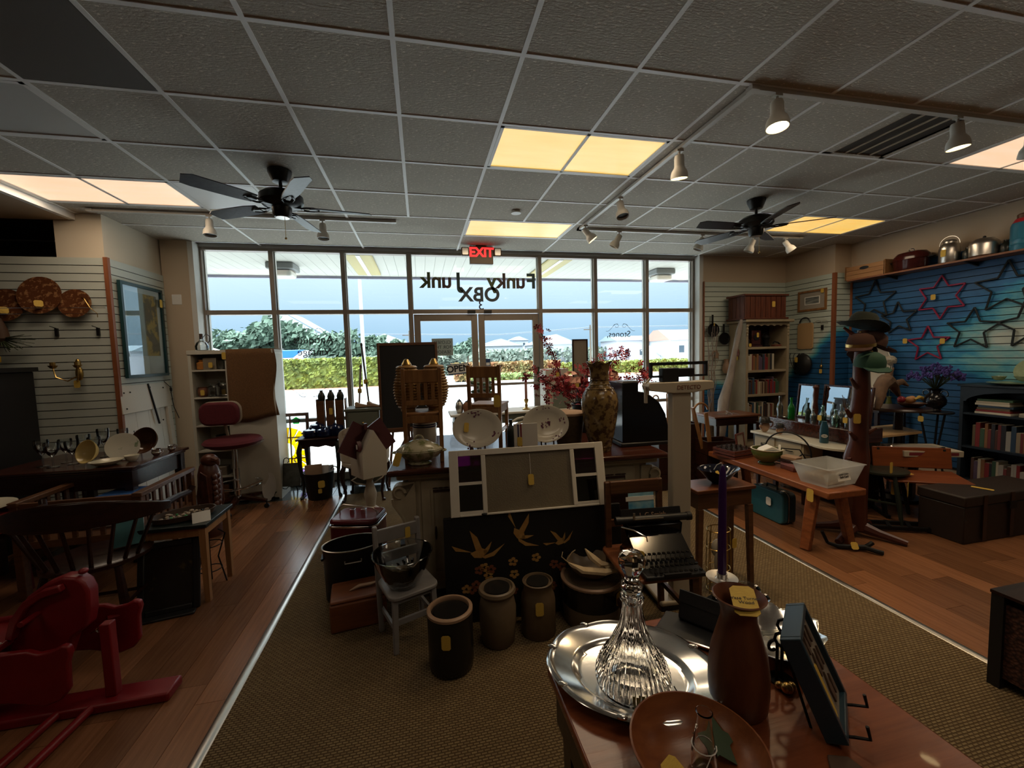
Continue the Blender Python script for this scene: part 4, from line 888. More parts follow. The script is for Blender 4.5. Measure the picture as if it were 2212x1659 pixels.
mat('amber', (.35,.14,.03), .3); mat('tin', (.30,.26,.20), .4, .5); mat('rust', (.16,.06,.03), .7)
for a in (('jar',-2.40,1.531,.11,'amber','amber jar on the top shelf of the white unit'),('box',-2.31,1.531,.13,'tin','tin box on the top shelf of the white unit'),('cup',-2.22,1.531,.10,'glassware','clear cup on the top shelf of the white unit'),
          ('pot',-2.41,1.226,.11,'rust','rusty pot on the second shelf of the white unit'),('jar',-2.30,1.226,.15,'glassware','clear jar on the second shelf of the white unit'),('jar',-2.20,1.226,.18,'clear_tint','tall jar with a tag on the second shelf of the white unit'),
          ('pot',-2.33,.911,.14,'tin','grey casserole on the third shelf of the white unit'),('pot',-2.25,.621,.16,'black','black kettle on the fourth shelf of the white unit'),('box',-2.32,.321,.10,'tin','low grey box on the fifth shelf of the white unit'),('box',-2.30,.051,.16,'brown_wood','wooden box on the bottom shelf of the white unit')):
    o = small(*a, w=(.10 if 'casserole' in a[5] or 'low grey' in a[5] else (.085 if 'kettle' in a[5] or 'wooden' in a[5] else None)))
    if 'tin box' in a[5] or 'tall jar' in a[5] or 'rusty' in a[5]: ptag(o, (.02,-.075,.05), (90,0,0), .04, .06)
# red office stool
so_ = thing('draughting_stool', 'swivel stool with a dark red padded seat and backrest on a chrome foot ring', 'stool', (-2.02,5.0,0))
mat('wine_fabric', (.115,.010,.018), .8, c2=(.085,.008,.014), scale=60, bump=.1); mat('beige_plastic', (.30,.24,.18), .5)
b = B().prism(rrect(.38,.25,.09,6), -.03, .03, 'y'); b.ob('backrest', 'wine_fabric', so_, bev=.025, seg=3).location = (-.10,-.06,1.06)
B().prism(rrect(.39,.26,.09,6), .0, .03, 'y').mv(-.10,-.025,1.06).ob('back_shell', 'beige_plastic', so_, bev=.01)
B().lathe([(0,-.03),(.20,-.03),(.25,-.01),(.27,.02),(.25,.045),(.18,.055),(0,.05)], 28, sx=1.05, sy=.9).mv(0,0,.74).rot('X',3).ob('seat', 'wine_fabric', so_)
B().lathe([(0,-.05),(.22,-.045),(.265,-.01),(.27,.0)], 28, sx=1.05, sy=.9).mv(0,0,.735).ob('seat_shell', 'beige_plastic', so_)
B().tube([(-.08,.05,.70),(-.10,.09,.80),(-.10,.02,1.0)], .016, 8).ob('back_post', 'beige_plastic', so_); B().tube([(0,0,.12),(0,0,.45)], .028, 12).ob('column', 'chrome', so_); B().tube([(0,0,.40),(0,0,.71)], .018, 12).ob('piston', 'chrome', so_)
B().tube([(.24*math.cos(i*PI/14),.24*math.sin(i*PI/14),.27) for i in range(28)], .009, 7, closed=True).ob('foot_ring', 'chrome', so_)
for k in range(4): a = k*PI/2+.4; B().tube([(.02*math.cos(a),.02*math.sin(a),.21),(.24*math.cos(a),.24*math.sin(a),.27)], .006, 6).ob('ring_spoke', 'chrome', so_)
for k in range(5):
    a = math.radians(-15+72*k); c_, s_ = math.cos(a), math.sin(a)
    q = B().beam((0,0,.13),(.31*c_,.31*s_,.085),.06,.04,.035,.025).ob('base_arm', 'mahog', so_)
    B().lathe([(0,-.012),(.026,-.012),(.026,.012),(0,.012)], 12).rot('X',90).mv(.31*c_,.31*s_,.027).tube([(.31*c_,.31*s_,.03),(.31*c_,.31*s_,.085)], .008, 6).ob('caster', 'black', q)
# stained glass sunflower window standing by the shop window
def stained():
    t = thing('stained_glass_window', 'small sash window with a yellow sunflower in stained glass, leaning at the shop window', 'window', (-1.66,5.74,.03), 0, rx=-3)
    wood('sash_brown', (.11,.04,.02), (.07,.025,.012), .5)
    for a, c, z0, z1 in ((-.20,-.165,0,.90),(.165,.20,0,.90),(-.165,.165,.86,.90),(-.165,.165,0,.045)): B().box(a,-.015,z0,c,.015,z1).ob('sash_rail', 'sash_brown', t)
    B().box(-.03,-.018,.045,-.018,.012,.86).box(-.165,-.018,.31,.165,.012,.32).box(-.165,-.018,.58,.165,.012,.592).ob('glazing_bar', 'sash_brown', t)
    thin_glass('sg_yellow', (.95,.68,.02), .05); thin_glass('sg_pale', (.92,.93,.85), .05); thin_glass('sg_green', (.05,.45,.12), .05); thin_glass('sg_purple', (.60,.45,.75), .05); thin_glass('sg_clear', (.93,.95,.95), .05)
    cx, cz, R = -.08, .42, .30
    lead = B()
    for k in range(18):
        a0, a1 = math.radians(-100+20*k/1.0), math.radians(-100+20*(k+1)/1.0)
        P = [(cx+r*math.cos(a), cz+r*math.sin(a)) for r, a in ((.10,a0),(R,a0+.03),(R,a1-.03),(.10,a1))]
        P = [(min(max(x,-.164),.164), min(max(z,.046),.859)) for x, z in P]
        B().prism(P, -.003, .0, 'y').ob('petal', 'sg_yellow', t, ang=None)
        lead.beam((min(max(P[0][0],-.16),.16),-.004,P[0][1]),(min(max(P[1][0],-.16),.16),-.004,P[1][1]),.005,.005)
    for k in range(8):
        a0, a1 = math.radians(45*k), math.radians(45*k+45)
        P = [(cx,cz),(cx+.095*math.cos(a0),cz+.095*math.sin(a0)),(cx+.105*math.cos((a0+a1)/2),cz+.105*math.sin((a0+a1)/2)),(cx+.095*math.cos(a1),cz+.095*math.sin(a1))]
        P = [(max(x,-.164), z) for x, z in P]; B().prism(P, -.003, .0, 'y').ob('centre_piece', 'sg_pale', t, ang=None)
    lead.ob('leading', 'black', t)
    for x, z, mm in ((-.12,.79,'sg_green'),(.05,.80,'sg_green'),(.10,.12,'sg_purple'),(-.12,.09,'sg_yellow')):
        B().prism(poly(5,.055,.05,.3,x,z), -.006, -.003, 'y').ob('leaf_piece', mm, t, ang=None)
    B().box(-.165,.002,.045,.165,.004,.86).ob('backing_pane', 'sg_clear', t, ang=None)
stained()
# wrought iron book easel
we = thing('iron_easel', 'scrolled wrought iron floor easel by the stained glass window', 'easel', (-1.56,5.28,0))
for s in (-1,1):
    B().tube([(s*.10,.0,.05),(s*.11,.02,.25),(s*.09,.05,.42)]+arc((s*.09-s*.03,.05,.42),.03,0 if s>0 else 180,250 if s>0 else -70,8), .005, 5).ob('upright', 'iron', we)
    B().tube([(s*.10,0,.10),(s*.16,-.08,.08),(s*.18,-.14,.02)]+arc((s*.18-s*.02,-.14,.028),.02,-20,-320,8), .006, 5).ob('scroll_foot', 'iron', we)
B().tube([(-.16,-.03,.11)]+[(-.14+.028*i,-.03,.11+.018*math.sin(i*1.8)) for i in range(11)]+[(.16,-.03,.11)], .005, 5).ob('ledge', 'iron', we); B().beam((0,.04,.38),(0,.2,0),.012,.012).ob('rear_leg', 'iron', we)
mat('book_dark', (.03,.035,.03), .4, c2=(.08,.09,.08), scale=14)
eb = thing('easel_book', 'dark cookbook resting on the iron easel', 'book', (-1.56,5.26,.122), 0, rx=-14); B().box(-.10,-.015,0,.10,.0,.27).ob('cover', 'book_dark', eb); B().box(-.097,-.012,.004,.102,-.003,.266).ob('pages', 'paper', eb)
# queen anne side table with blue cookware
def cab_leg(h, s=(1,1)):
    return B().tube([(0,0,h),(s[0]*.02,s[1]*.02,h*.85),(s[0]*.018,s[1]*.018,h*.6),(s[0]*-.004,s[1]*-.004,h*.25),(s[0]*.006,s[1]*.006,h*.06),(s[0]*.02,s[1]*.02,h*.02),(s[0]*.02,s[1]*.02,0)], [.024,.03,.022,.014,.013,.022,.018], 9)
qt = thing('queen_anne_table', 'dark side table on curved legs before the shop window', 'table', (-1.20,5.25,0))
mat('dark_green_wood', (.012,.016,.012), .3)
B().box(-.24,-.19,.685,.24,.19,.705).ob('top', 'dark_wood', qt, bev=.006)
B().prism([(-.21,.61),(-.15,.59),(-.08,.615),(0,.60),(.08,.615),(.15,.59),(.21,.61),(.21,.685),(-.21,.685)], -.165, -.15, 'y').ob('apron', 'dark_wood', qt); B().box(-.21,.15,.60,.21,.165,.685).box(-.21,-.15,.60,-.195,.15,.685).box(.195,-.15,.60,.21,.15,.685).ob('side_apron', 'dark_wood', qt)
for sx_ in (-1,1):
    for sy_ in (-1,1): cab_leg(.66,(sx_,sy_)).mv(sx_*.19,sy_*.14,0).ob('leg', 'dark_green_wood', qt)
mat('cobalt', (.004,.010,.045), .12)
for i, (x,y,r,h,lb) in enumerate(((-1.30,5.20,.085,.06,'blue lidded dish at the front of the dark side table'),(-1.15,5.17,.075,.065,'blue lidded dish in the middle of the side table'),(-1.04,5.24,.095,.09,'largest blue lidded pot on the side table'),(-1.26,5.34,.08,.10,'blue pot behind, next to the bottle crate'))):
    t = thing('blue_casserole', lb, 'pot', (x,y,.706), group='dark blue lidded cookware')
    B().lathe([(r*.8,0),(r,h*.25),(r*1.02,h*.9),(r*1.06,h),(r,h),(0,h*.9)], 20).ob('pot', 'cobalt', t); B().lathe([(r*1.04,h),(r*.9,h+.022),(r*.3,h+.036),(0,h+.038)], 20).ob('lid', 'cobalt', t); B().ell((0,0,h+.045),.016,.016,.012).ob('lid_knob', 'cobalt', t)
    for s in (-1,1): B().tube(arc((s*r,0,h*.75),.018,-90 if s>0 else 90,90 if s>0 else 270,5,'xy'), .006, 5).ob('handle', 'cobalt', t)
# crate of bottles
cw = thing('bottle_crate', 'narrow wooden crate with open slots holding three bottles by the window', 'crate', (-1.10,5.42,.706))
for k in range(4): B().box(-.165+.108*k,-.05,.0,-.160+.108*k+.012,.05,.42).ob('divider', 'brown_wood', cw)
B().box(-.17,-.055,0,.18,.055,.02).ob('floor_board', 'brown_wood', cw)
for k in range(3): B().box(-.148+.108*k,-.05,.02,-.075+.108*k,-.035,.40).ob('slat', 'brown_wood', cw)
for k, lb in enumerate(('green bottle at the left of the window crate','green bottle in the middle of the window crate','green bottle at the right of the window crate')):
    o = B().lathe([(.034,0),(.036,.02),(.036,.36),(.044,.43),(.03,.47),(.018,.485),(.018,.50),(.022,.505),(0,.505)], 14).ob('green_bottle', 'dark_green_wood', None); o.location = (-1.21+.108*k,5.425,.727); tag(o, lb, 'bottle', 'green bottles in the window crate')
ptag(cw, (0,-.058,.27), (90,0,0), .04, .08)
# coal bucket with papers
kb = thing('black_bucket', 'black tapered bucket full of papers on the tile floor', 'bucket', (-1.22,5.12,0))
B().lathe([(.125,0),(.13,.01),(.165,.30),(.172,.315),(.165,.315),(.155,.30),(.12,.03),(0,.03)], 24).ob('body', 'black', kb)
for s in (-1,1): B().tube(arc((s*.17,0,.32),.035,0,180,8,'xz'), .006, 5).ob('ear', 'iron', kb)
for k, (x,y,rz,m) in enumerate(((-.06,-.04,8,'tray_paper'),(.03,0,-10,'paper'),(.08,.05,20,'mag_white'),(-.02,.07,-4,'mag_pink'))):
    if 'tray_paper' not in M: mat('tray_paper', (.34,.22,.14), .7)
    o = B().box(-.09,-.006,.08,.09,.006,.40-.02*k).rot('Z',rz).ob('paper_sheaf', m, None); o.location = (-1.22+x*.8,5.12+y*.8,0); tag(o, ['tan folder standing in the black bucket','white paper sheaf in the black bucket','pale magazine leaning out of the black bucket','pinkish booklet at the back of the black bucket'][k], 'paper', 'papers in the black bucket')
ptag(kb, (.06,-.168,.20), (78,0,20), .07, .08); ptag(kb, (.04,-.16,.12), (78,0,15), .04, .05)
# dark dish rack objects below the white shelf
wp = thing('wall_platter', 'white oval platter leaning on the foot of the white shelf unit', 'platter', (-1.78,5.17,.0), -18, rx=-10)
B().lathe([(0,.004),(.6,.004),(.72,.02),(1.,.05),(1.,.06),(.7,.03),(0,.014)], 28, sx=.085, sy=.16).xf(Matrix.Diagonal((1,1,.3,1))).rot('X',90).mv(0,0,.16).ob('dish', 'white_gloss', wp)
# grey chest by the window with canes and shoes
gc = thing('grey_chest', 'grey-green painted chest standing before the window', 'chest', (-.72,5.45,0))
mat('grey_green', (.10,.105,.08), .5)
B().box(-.19,-.17,.06,.19,.17,.97).ob('body', 'grey_green', gc); B().box(-.21,-.19,.97,.21,.19,1.0).ob('top', 'grey_green', gc, bev=.004)
for z0 in (.10,.40,.70): q = B().box(-.17,-.185,z0,.17,-.17,z0+.25).ob('drawer', 'grey_green', gc, bev=.004); B().ell((0,-.195,z0+.125),.014).ob('knob', 'brass', q)
for i, (a, b_, lb) in enumerate((((-.78,5.42,1.003),(-.76,5.60,1.50),'short brown cane leaning behind the grey chest'),((-.66,5.44,1.003),(-.74,5.62,1.78),'tall dark cane with a tag leaning at the window'))):
    o = B().tube([a, b_], [.010,.013], 8).ell(b_, .016,.016,.03).ob('walking_cane', 'dark_wood' if i else 'brown_wood', None); tag(o, lb, 'cane', 'canes by the window'); ptag(o, (a[0]*.55+b_[0]*.45,a[1]*.55+b_[1]*.45-.02,a[2]*.6+b_[2]*.4), (90,0,0), .05, .06)
for i, (x,y,rz,lb) in enumerate(((-.74,5.38,10,'pale shoe on the grey chest nearest the cane'),(-.60,5.36,-25,'tan shoe on the grey chest beside the chalkboard'))):
    o = thing('old_shoe', lb, 'shoe', (x,y,1.002), rz, 'old shoes on the grey chest')
    B().prism([(-.08,0),(-.085,.06),(-.06,.075),(-.02,.05),(.04,.035),(.085,.02),(.09,.0)], -.025, .025, 'y').ob('upper', 'tray_paper', o, bev=.012); B().box(-.082,-.024,0,.088,.024,.008).ob('sole', 'dark_wood', o)
# chalkboard on easel
cbd = thing('framed_chalkboard', 'black chalkboard in a brown frame on an easel in front of the doors', 'chalkboard', (-.16,5.30,.70), 0, rx=-2)
B().box(-.34,-.008,.02,.34,.0,1.06).ob('board', 'black', cbd)
for a, c, z0, z1 in ((-.365,-.335,0,1.09),(.335,.365,0,1.09),(-.335,.335,1.055,1.09),(-.335,.335,0,.035)): B().box(a,-.018,z0,c,.006,z1).ob('frame_rail', 'brown_wood', cbd, bev=.004)
for s in (-1,1): B().beam((s*.10,.012,1.0),(s*.30,.03,-.70),.03,.02).ob('easel_leg', 'brown_wood', cbd)
B().beam((0,.02,1.0),(0,.38,-.70),.03,.02).ob('rear_leg', 'brown_wood', cbd); B().box(-.32,-.03,-.02,.32,.02,.0).ob('easel_ledge', 'brown_wood', cbd)
# white round-backed chair
wc = thing('white_tub_chair', 'worn white round-backed chair with dark curved legs behind the birdhouse', 'chair', (-.68,5.0,0), 175)
bp_ = [(.27*math.cos(math.radians(a)), .22*math.sin(math.radians(a))) for a in range(-10,191,12)]
vs_ = []; n = len(bp_)
for i, (x,y) in enumerate(bp_):
    t_ = i/(n-1); top = .62+.24*math.sin(t_*PI)**.7
    for q, z in ((1.0,.44),(1.05,top),(.97,top),(.92,.44)): vs_.append((x*q,y*q,z))
mat('worn_white', (.52,.46,.36), .5, c2=(.30,.22,.14), scale=9, thr=(.60,.72))
B().add(vs_, [(i*4+j,i*4+(j+1)%4,i*4+4+(j+1)%4,i*4+4+j) for i in range(n-1) for j in range(4)]+[(3,2,1,0),tuple((n-1)*4+j for j in range(4))]).ob('back_shell', 'worn_white', wc, bev=.008)
B().lathe([(0,.38),(.24,.38),(.26,.40),(.26,.43),(.22,.46),(0,.47)], 24, sy=.9).ob('seat', 'worn_white', wc)
for sx_ in (-1,1):
    for sy_ in (-1,1): cab_leg(.40,(sx_,sy_)).mv(sx_*.20,sy_*.16,0).ob('leg', 'dark_wood', wc)
cu = thing('brown_parcel', 'brown tagged parcel on the seat of the white round-backed chair', 'parcel', (-.55,4.98,.472), 20); B().box(-.10,-.07,0,.10,.07,.14).ob('box', 'tray_paper', cu, bev=.01); ptag(cu, (.0,-.073,.07), (90,0,0), .04, .07)
# birdhouse on a white baluster
bh = thing('birdhouse', 'white birdhouse with a dark red roof on a turned post', 'birdhouse', (-.575,4.45,0), 33)
mat('bird_white', (.42,.37,.30), .6); mat('roof_wine', (.055,.010,.012), .4)
B().prism([(-.13,.40),(.13,.40),(.13,.66),(0,.88),(-.13,.66)], -.14, .14, 'y').ob('house', 'bird_white', bh)
for s in (-1,1): B().beam((s*.0,0,.895),(s*.17,0,.61),.34,.018,up=(0,1,0)).rot('Z',0).ob('roof_panel', 'roof_wine', bh)
for y in (-.06,.06): 
    q = B().prism([(-.03,.70),(.03,.70),(.03,.76),(0,.80),(-.03,.76)], -.02, .02, 'x').mv(-.125,y,-.02).ob('dormer', 'roof_wine', bh); B().box(-.148,y-.015,.70,-.143,y+.015,.745).ob('dormer_window', 'paper', q)
B().box(-.05,-.05,.885,-.02,-.02,.945).ob('chimney', 'roof_wine', bh)
B().lathe([(.09,0),(.09,.03),(.045,.07),(.06,.16),(.065,.2),(.04,.30),(.03,.34),(.06,.385),(.10,.40),(0,.40)], 20).ob('post', 'bird_white', bh)
for s in (-1,1): B().tube([(s*.04,0,.30),(s*.14,0,.34),(s*.19,0,.385),(s*.14,0,.40)], .008, 6).ob('bracket', 'bird_white', bh)
# ================================================================ ISLAND IN THE MIDDLE
mat('distressed', (.40,.345,.245), .55, c2=(.30,.245,.165), scale=5, bump=.06); mat('worn_edge', (.035,.012,.008), .6)
IS = thing('painted_island', 'distressed cream island cabinet with a dark mahogany top and scrolled corner brackets', 'cabinet', (-.24,2.62,0), -3.4)
LN, DP = 1.88, 1.13
B().prism([(0,0),(LN,0),(LN,DP),(0,DP)], .862, .90).ob('top', 'mahog', IS, bev=.014, seg=3)
B().box(.05,.06,.82,LN-.05,DP-.05,.862).ob('cornice', 'distressed', IS, bev=.012); B().box(.12,.10,.06,LN-.12,DP-.1,.82).ob('body', 'distressed', IS); B().box(.15,.13,0,LN-.15,DP-.12,.06).ob('plinth', 'worn_edge', IS)
def corbel(x, y, m='distressed'):
    b = B()
    sp = [(-.045+.05*math.cos(t_), .735+.05*math.sin(t_)) for t_ in [math.radians(a) for a in range(-60,200,20)]]
    prof = sp+[(-.085,.66),(-.05,.58),(-.015,.52),(-.02,.44),(.0,.38),(-.01,.30),(.01,.22),(.0,.08),(.05,.08),(.055,.80),(-.03,.80)]
    b.prism(prof, -.045, .045, 'y'); b.mv(x,y,0); return b
for x, y, s in ((.11,.125,1),(LN-.11,.125,-1)):
    c = corbel(0,0)
    if s < 0: c.xf(Matrix.Diagonal((-1,1,1,1))); c.f = [tuple(reversed(q)) for q in c.f]
    q = c.mv(x,y,0).ob('corner_bracket', 'distressed', IS, bev=.006)
    r = B().tube([(x-s*(.045-.034*math.cos(t_)), y-.05, .735+.034*math.sin(t_)) for t_ in [i*.5 for i in range(11)]], [.010-.0006*i for i in range(11)], 6)
    r.tube([(x-s*.09,y-.045,.70),(x-s*.085,y-.045,.66),(x-s*.03,y-.045,.57),(x-s*.01,y-.045,.50),(x-s*.02,y-.045,.42),(x+s*.0,y-.045,.34)], .010, 6).ob('scroll_relief', 'distressed', q)
for x0, w in ((.20,.33),(.57,.33),(.96,.33),(1.34,.33)):
    d_ = B().box(x0,.085,.12,x0+w,.10,.80).ob('door', 'distressed', IS, bev=.004)
    for a, c_, z0, z1 in ((x0+.06,x0+.075,.18,.74),(x0+w-.075,x0+w-.06,.18,.74),(x0+.075,x0+w-.075,.725,.74),(x0+.075,x0+w-.075,.18,.195)): B().box(a,.076,z0,c_,.0855,z1).ob('panel_moulding', 'worn_edge' if z1 > .735 and z0 > .7 else 'distressed', d_)
    b = B()
    for k in range(6): b.ell((x0+.10+.03*k+random.uniform(-.01,.01),.0845,.748),.02,.002,.006,n=8,m=4)
    b.ell((x0+.085,.0845,.45),.008,.002,.05,n=8,m=4); b.ob('chipped_paint', 'worn_edge', d_)
def onI(x, y, z=.9005):   # island coordinates to world
    a = math.radians(-3.4); return (-.24+x*math.cos(a)-y*math.sin(a), 2.62+x*math.sin(a)+y*math.cos(a), z)
ZI = .9005
# tureen
mat('tureen_mat', (.42,.38,.26), .15, c2=(.16,.17,.07), scale=22, thr=(.48,.62))
tu = thing('lidded_tureen', 'octagonal lidded tureen with a brown floral print on the island corner', 'tureen', (-.035,2.755,ZI), -4)
B().lathe([(.075,0),(.08,.012),(.06,.02),(.12,.045),(.15,.085),(.155,.095),(.14,.095)], 8, sx=1., sy=.66).ob('bowl', 'tureen_mat', tu, bev=.004); B().lathe([(.152,.096),(.15,.10),(.12,.125),(.06,.155),(.035,.165),(0,.166)], 8, sx=1., sy=.66).ob('lid', 'tureen_mat', tu, bev=.004)
B().tube(arc((0,0,.165),.025,0,180,8), .007, 6).ob('lid_handle', 'tureen_mat', tu)
for s in (-1,1): B().tube(arc((s*.15,0,.085),.022,-90 if s>0 else 90,90 if s>0 else 270,6,'xy'), .006, 6).ob('side_handle', 'tureen_mat', tu)
ptag(tu, (-.135,-.075,.055), (75,12,-15), .045, .085)
# child chairs on the island
def kid_chair(loc, rz, lb):
    t = thing('child_chair', lb, 'chair', loc, rz, 'small pine chairs on the island')
    for s in (-1,1):
        B().beam((s*.115,-.115,0),(s*.118,-.125,.63),.026,.026).ob('rear_leg', 'oak', t, bev=.003); B().beam((s*.115,.115,0),(s*.115,.115,.315),.026,.026).ob('front_leg', 'oak', t, bev=.003)
        B().box(s*.115-.008,-.11,.12,s*.115+.008,.11,.145).ob('stretcher', 'oak', t); B().box(s*.115-.009,-.105,.27,s*.115+.009,.105,.315).ob('side_rail', 'oak', t)
    B().box(-.13,-.11,.315,.13,.145,.333).ob('seat', 'oak', t, bev=.004)
    B().box(-.11,-.125,.27,.11,-.107,.315).ob('rear_rail', 'oak', t); B().box(-.11,.107,.27,.11,.125,.315).ob('front_rail', 'oak', t)
    B().box(-.106,-.131,.535,.106,-.115,.62).ob('crest_rail', 'oak', t, bev=.004); B().box(-.106,-.129,.385,.106,-.114,.42).ob('lower_rail', 'oak', t, bev=.003)
    for k in range(4): B().box(-.078+.046*k,-.127,.42,-.055+.046*k,-.116,.535).ob('back_slat', 'oak', t)
    return t
kc = kid_chair((.0,2.89,ZI), -2, 'small pine child chair with its back to the viewer, left on the island')
k2 = kid_chair((.50,3.17,ZI), -24, 'small pine child chair turned sideways, behind the floral platters'); ptag(k2, (.10,-.135,.36), (90,0,0), .05, .09)
# beehive jars on the first chair seat
mat('hive', (.36,.21,.06), .35, c2=(.20,.10,.03), scale=30)
for x, lb in ((-.10,'tall ribbed honey-coloured jar on the left of the child chair seat'), (.085,'tall ribbed honey-coloured jar on the right of the child chair seat')):
    t = thing('ribbed_jar', lb, 'jar', (x,2.93,ZI+.334), group='ribbed honey jars on the child chair')
    def wv(i, a, r, z): return (r*(1+.06*math.cos(18*a)*(1 if .03 < z < .30 else 0)), z)
    pr2 = []
    for i in range(31):
        u = i/30; z = .02+.29*u; r = .052+.036*math.sin(min(1,u*1.15+.08)*PI*.86); r += .005*(1 if i % 2 else -1); pr2.append((r, z))
    B().lathe([(.05,0),(.052,.02)]+pr2+[(.03,.315)], 36, wav=wv).ob('body', 'hive', t); B().lathe([(.032,.312),(.034,.32),(.016,.352),(.012,.356),(0,.358)], 16).ob('cap', 'brass', t)
# striped crock
mat('crock_white', (.46,.42,.34), .2); mat('blue_band', (.015,.015,.05), .25); mat('rust_band', (.16,.05,.03), .3)
t = thing('striped_crock', 'cream stoneware crock with dark bands under the small chair', 'crock', (.005,3.14,ZI))
B().lathe([(.07,0),(.078,.01),(.088,.12),(.088,.20),(.078,.255),(.08,.265),(.07,.265),(.07,.25),(0,.02)], 28).ob('body', 'crock_white', t)
for z, m in ((.19,'blue_band'),(.205,'blue_band'),(.225,'rust_band')): B().lathe([(.0888,z-.005),(.089,z+.005)], 28, cap=False).ob('band', m, t)
# floral platters on stands
mat('floral', (.50,.46,.38), .12); mat('flower_ink', (.10,.02,.05), .5)
for x, lb, fl in ((.36,'oval white platter with plum flowers at top, left of the card',0), (.855,'oval white platter with plum flowers in the centre, behind the card',1)):
    t = thing('floral_platter', lb, 'platter', (x,2.80,ZI), -3, 'plum flowered platters on the island', rx=-14)
    ov = B().lathe([(0,.006),(.62,.006),(.70,.012),(.98,.05),(1.,.06),(.96,.062),(.68,.026),(.60,.018),(0,.018)], 40, sx=.172, sy=.135).xf(Matrix.Diagonal((1,1,.35,1))).rot('X',90).mv(0,0,.20); ov.ob('dish', 'floral', t)
    b = B()
    for cx_, cz_, n_ in (((0,.10,12),(.12,-.06,6),(-.05,-.115,5)) if not fl else ((0,0,16),(.0,.115,7),(.13,.02,5),(.08,-.1,5))):
        for k in range(n_): b.lathe([(0,0),(.008,.0),(.006,.001),(0,.001)], 6).rot('X',90).mv(cx_+random.gauss(0,.022),-.009 if not (abs(cx_)>.1 or abs(cz_)>.08) else -.020,.20+cz_+random.gauss(0,.012)); 
    b.v = []; b.f = []
    for cx_, cz_, n_ in (((0,.105,14),(.125,-.05,7),(-.06,-.11,6)) if not fl else ((0,0,18),(.0,.112,8),(.135,.02,6),(.09,-.09,6))):
        for k in range(n_):
            px_, pz_ = cx_+random.gauss(0,.022), cz_+random.gauss(0,.012); e_ = math.hypot(px_/.172, pz_/.135); yy = -.0072 if e_ < .62 else -.0075-(e_-.62)*.036
            b.prism(poly(6,random.uniform(.004,.009),None,random.random(),px_,.20+pz_), yy-.0015, yy-.0005, 'y')
    b.ob('flower_print', 'flower_ink', t, kind='stuff', ang=None)
    B().box(-.06,-.03,.0,.06,.05,.006).beam((0,.045,.004),(0,.012,.16),.01,.006).box(-.05,-.03,.006,-.04,-.022,.075).box(.04,-.03,.006,.05,-.022,.075).ob('plate_stand', 'dark_wood', t)
    if not fl: ptag(t, (-.075,-.016,.21), (90,6,0), .032, .065)
# boxed card
t = thing('striped_gift_box', 'white flat box with red and navy stripes between the two platters', 'box', (.682,2.72,ZI), -2, rx=-4)
mat('box_white', (.52,.48,.42), .6); mat('stripe_red', (.16,.02,.03), .6)
B().box(-.082,0,0,.082,.02,.225).ob('box', 'box_white', t)
for x0, x1, m in ((-.058,-.048,'let_navy'),(-.040,-.028,'stripe_red')): B().box(x0,-.0012,0,x1,0,.225).ob('stripe', m, t)
ptag(t, (-.045,-.004,.105), (90,0,0), .035, .062)
t = B().lathe([(.026,0),(.03,.008),(.03,.15),(.022,.185),(.012,.20),(.012,.235),(.015,.24),(0,.24)], 16).ob('dark_bottle', 'dark_green_wood', None); t.location = (.605,2.86,ZI); tag(t, 'slim dark green bottle between the floral platters', 'bottle')
mat('basket_brown', (.085,.055,.025), .6, c2=(.05,.03,.014), scale=40)
t = thing('ribbed_planter', 'brown ribbed planter behind the tall vase', 'planter', (1.075,2.95,ZI))
B().lathe([(.085,0),(.09,.01),(.115,.20),(.125,.245),(.115,.25),(.105,.2),(.08,.03),(0,.03)], 28, wav=lambda i,a,r,z:(r*(1+.015*math.cos(24*a)),z)).ob('body', 'basket_brown', t); B().lathe([(.118,.235),(.128,.24),(.128,.255),(.116,.26)], 28).ob('rim', 'tray_paper', t)
# tall vase
mat('vase_print', (.175,.115,.042), .18, c2=(.055,.028,.012), scale=26, thr=(.47,.58))
vz = thing('tall_vase', 'tall brown and olive patterned vase with a wavy flared rim on the island', 'vase', (1.232,2.735,ZI))
vp = [(.075,0),(.08,.012),(.078,.03),(.085,.06),(.10,.12),(.118,.22),(.128,.30),(.130,.35),(.122,.40),(.098,.44),(.075,.465),(.066,.50),(.066,.56),(.072,.595),(.088,.625),(.092,.63),(.084,.628),(.066,.59),(.058,.55),(.06,.48),(0,.44)]
B().lathe(vp, 36, wav=lambda i,a,r,z: (r*(1+(.10*math.cos(6*a) if 13 <= i <= 16 else 0)), z+(.010*math.cos(6*a) if 14 <= i <= 16 else 0))).ob('body', 'vase_print', vz)
for z, r in ((.035,.081),(.445,.097),(.475,.0735),(.51,.0685)): B().tube([(r*math.cos(i*PI/14),r*math.sin(i*PI/14),z) for i in range(28)], .003, 5, closed=True).ob('ring', 'vase_print', vz)
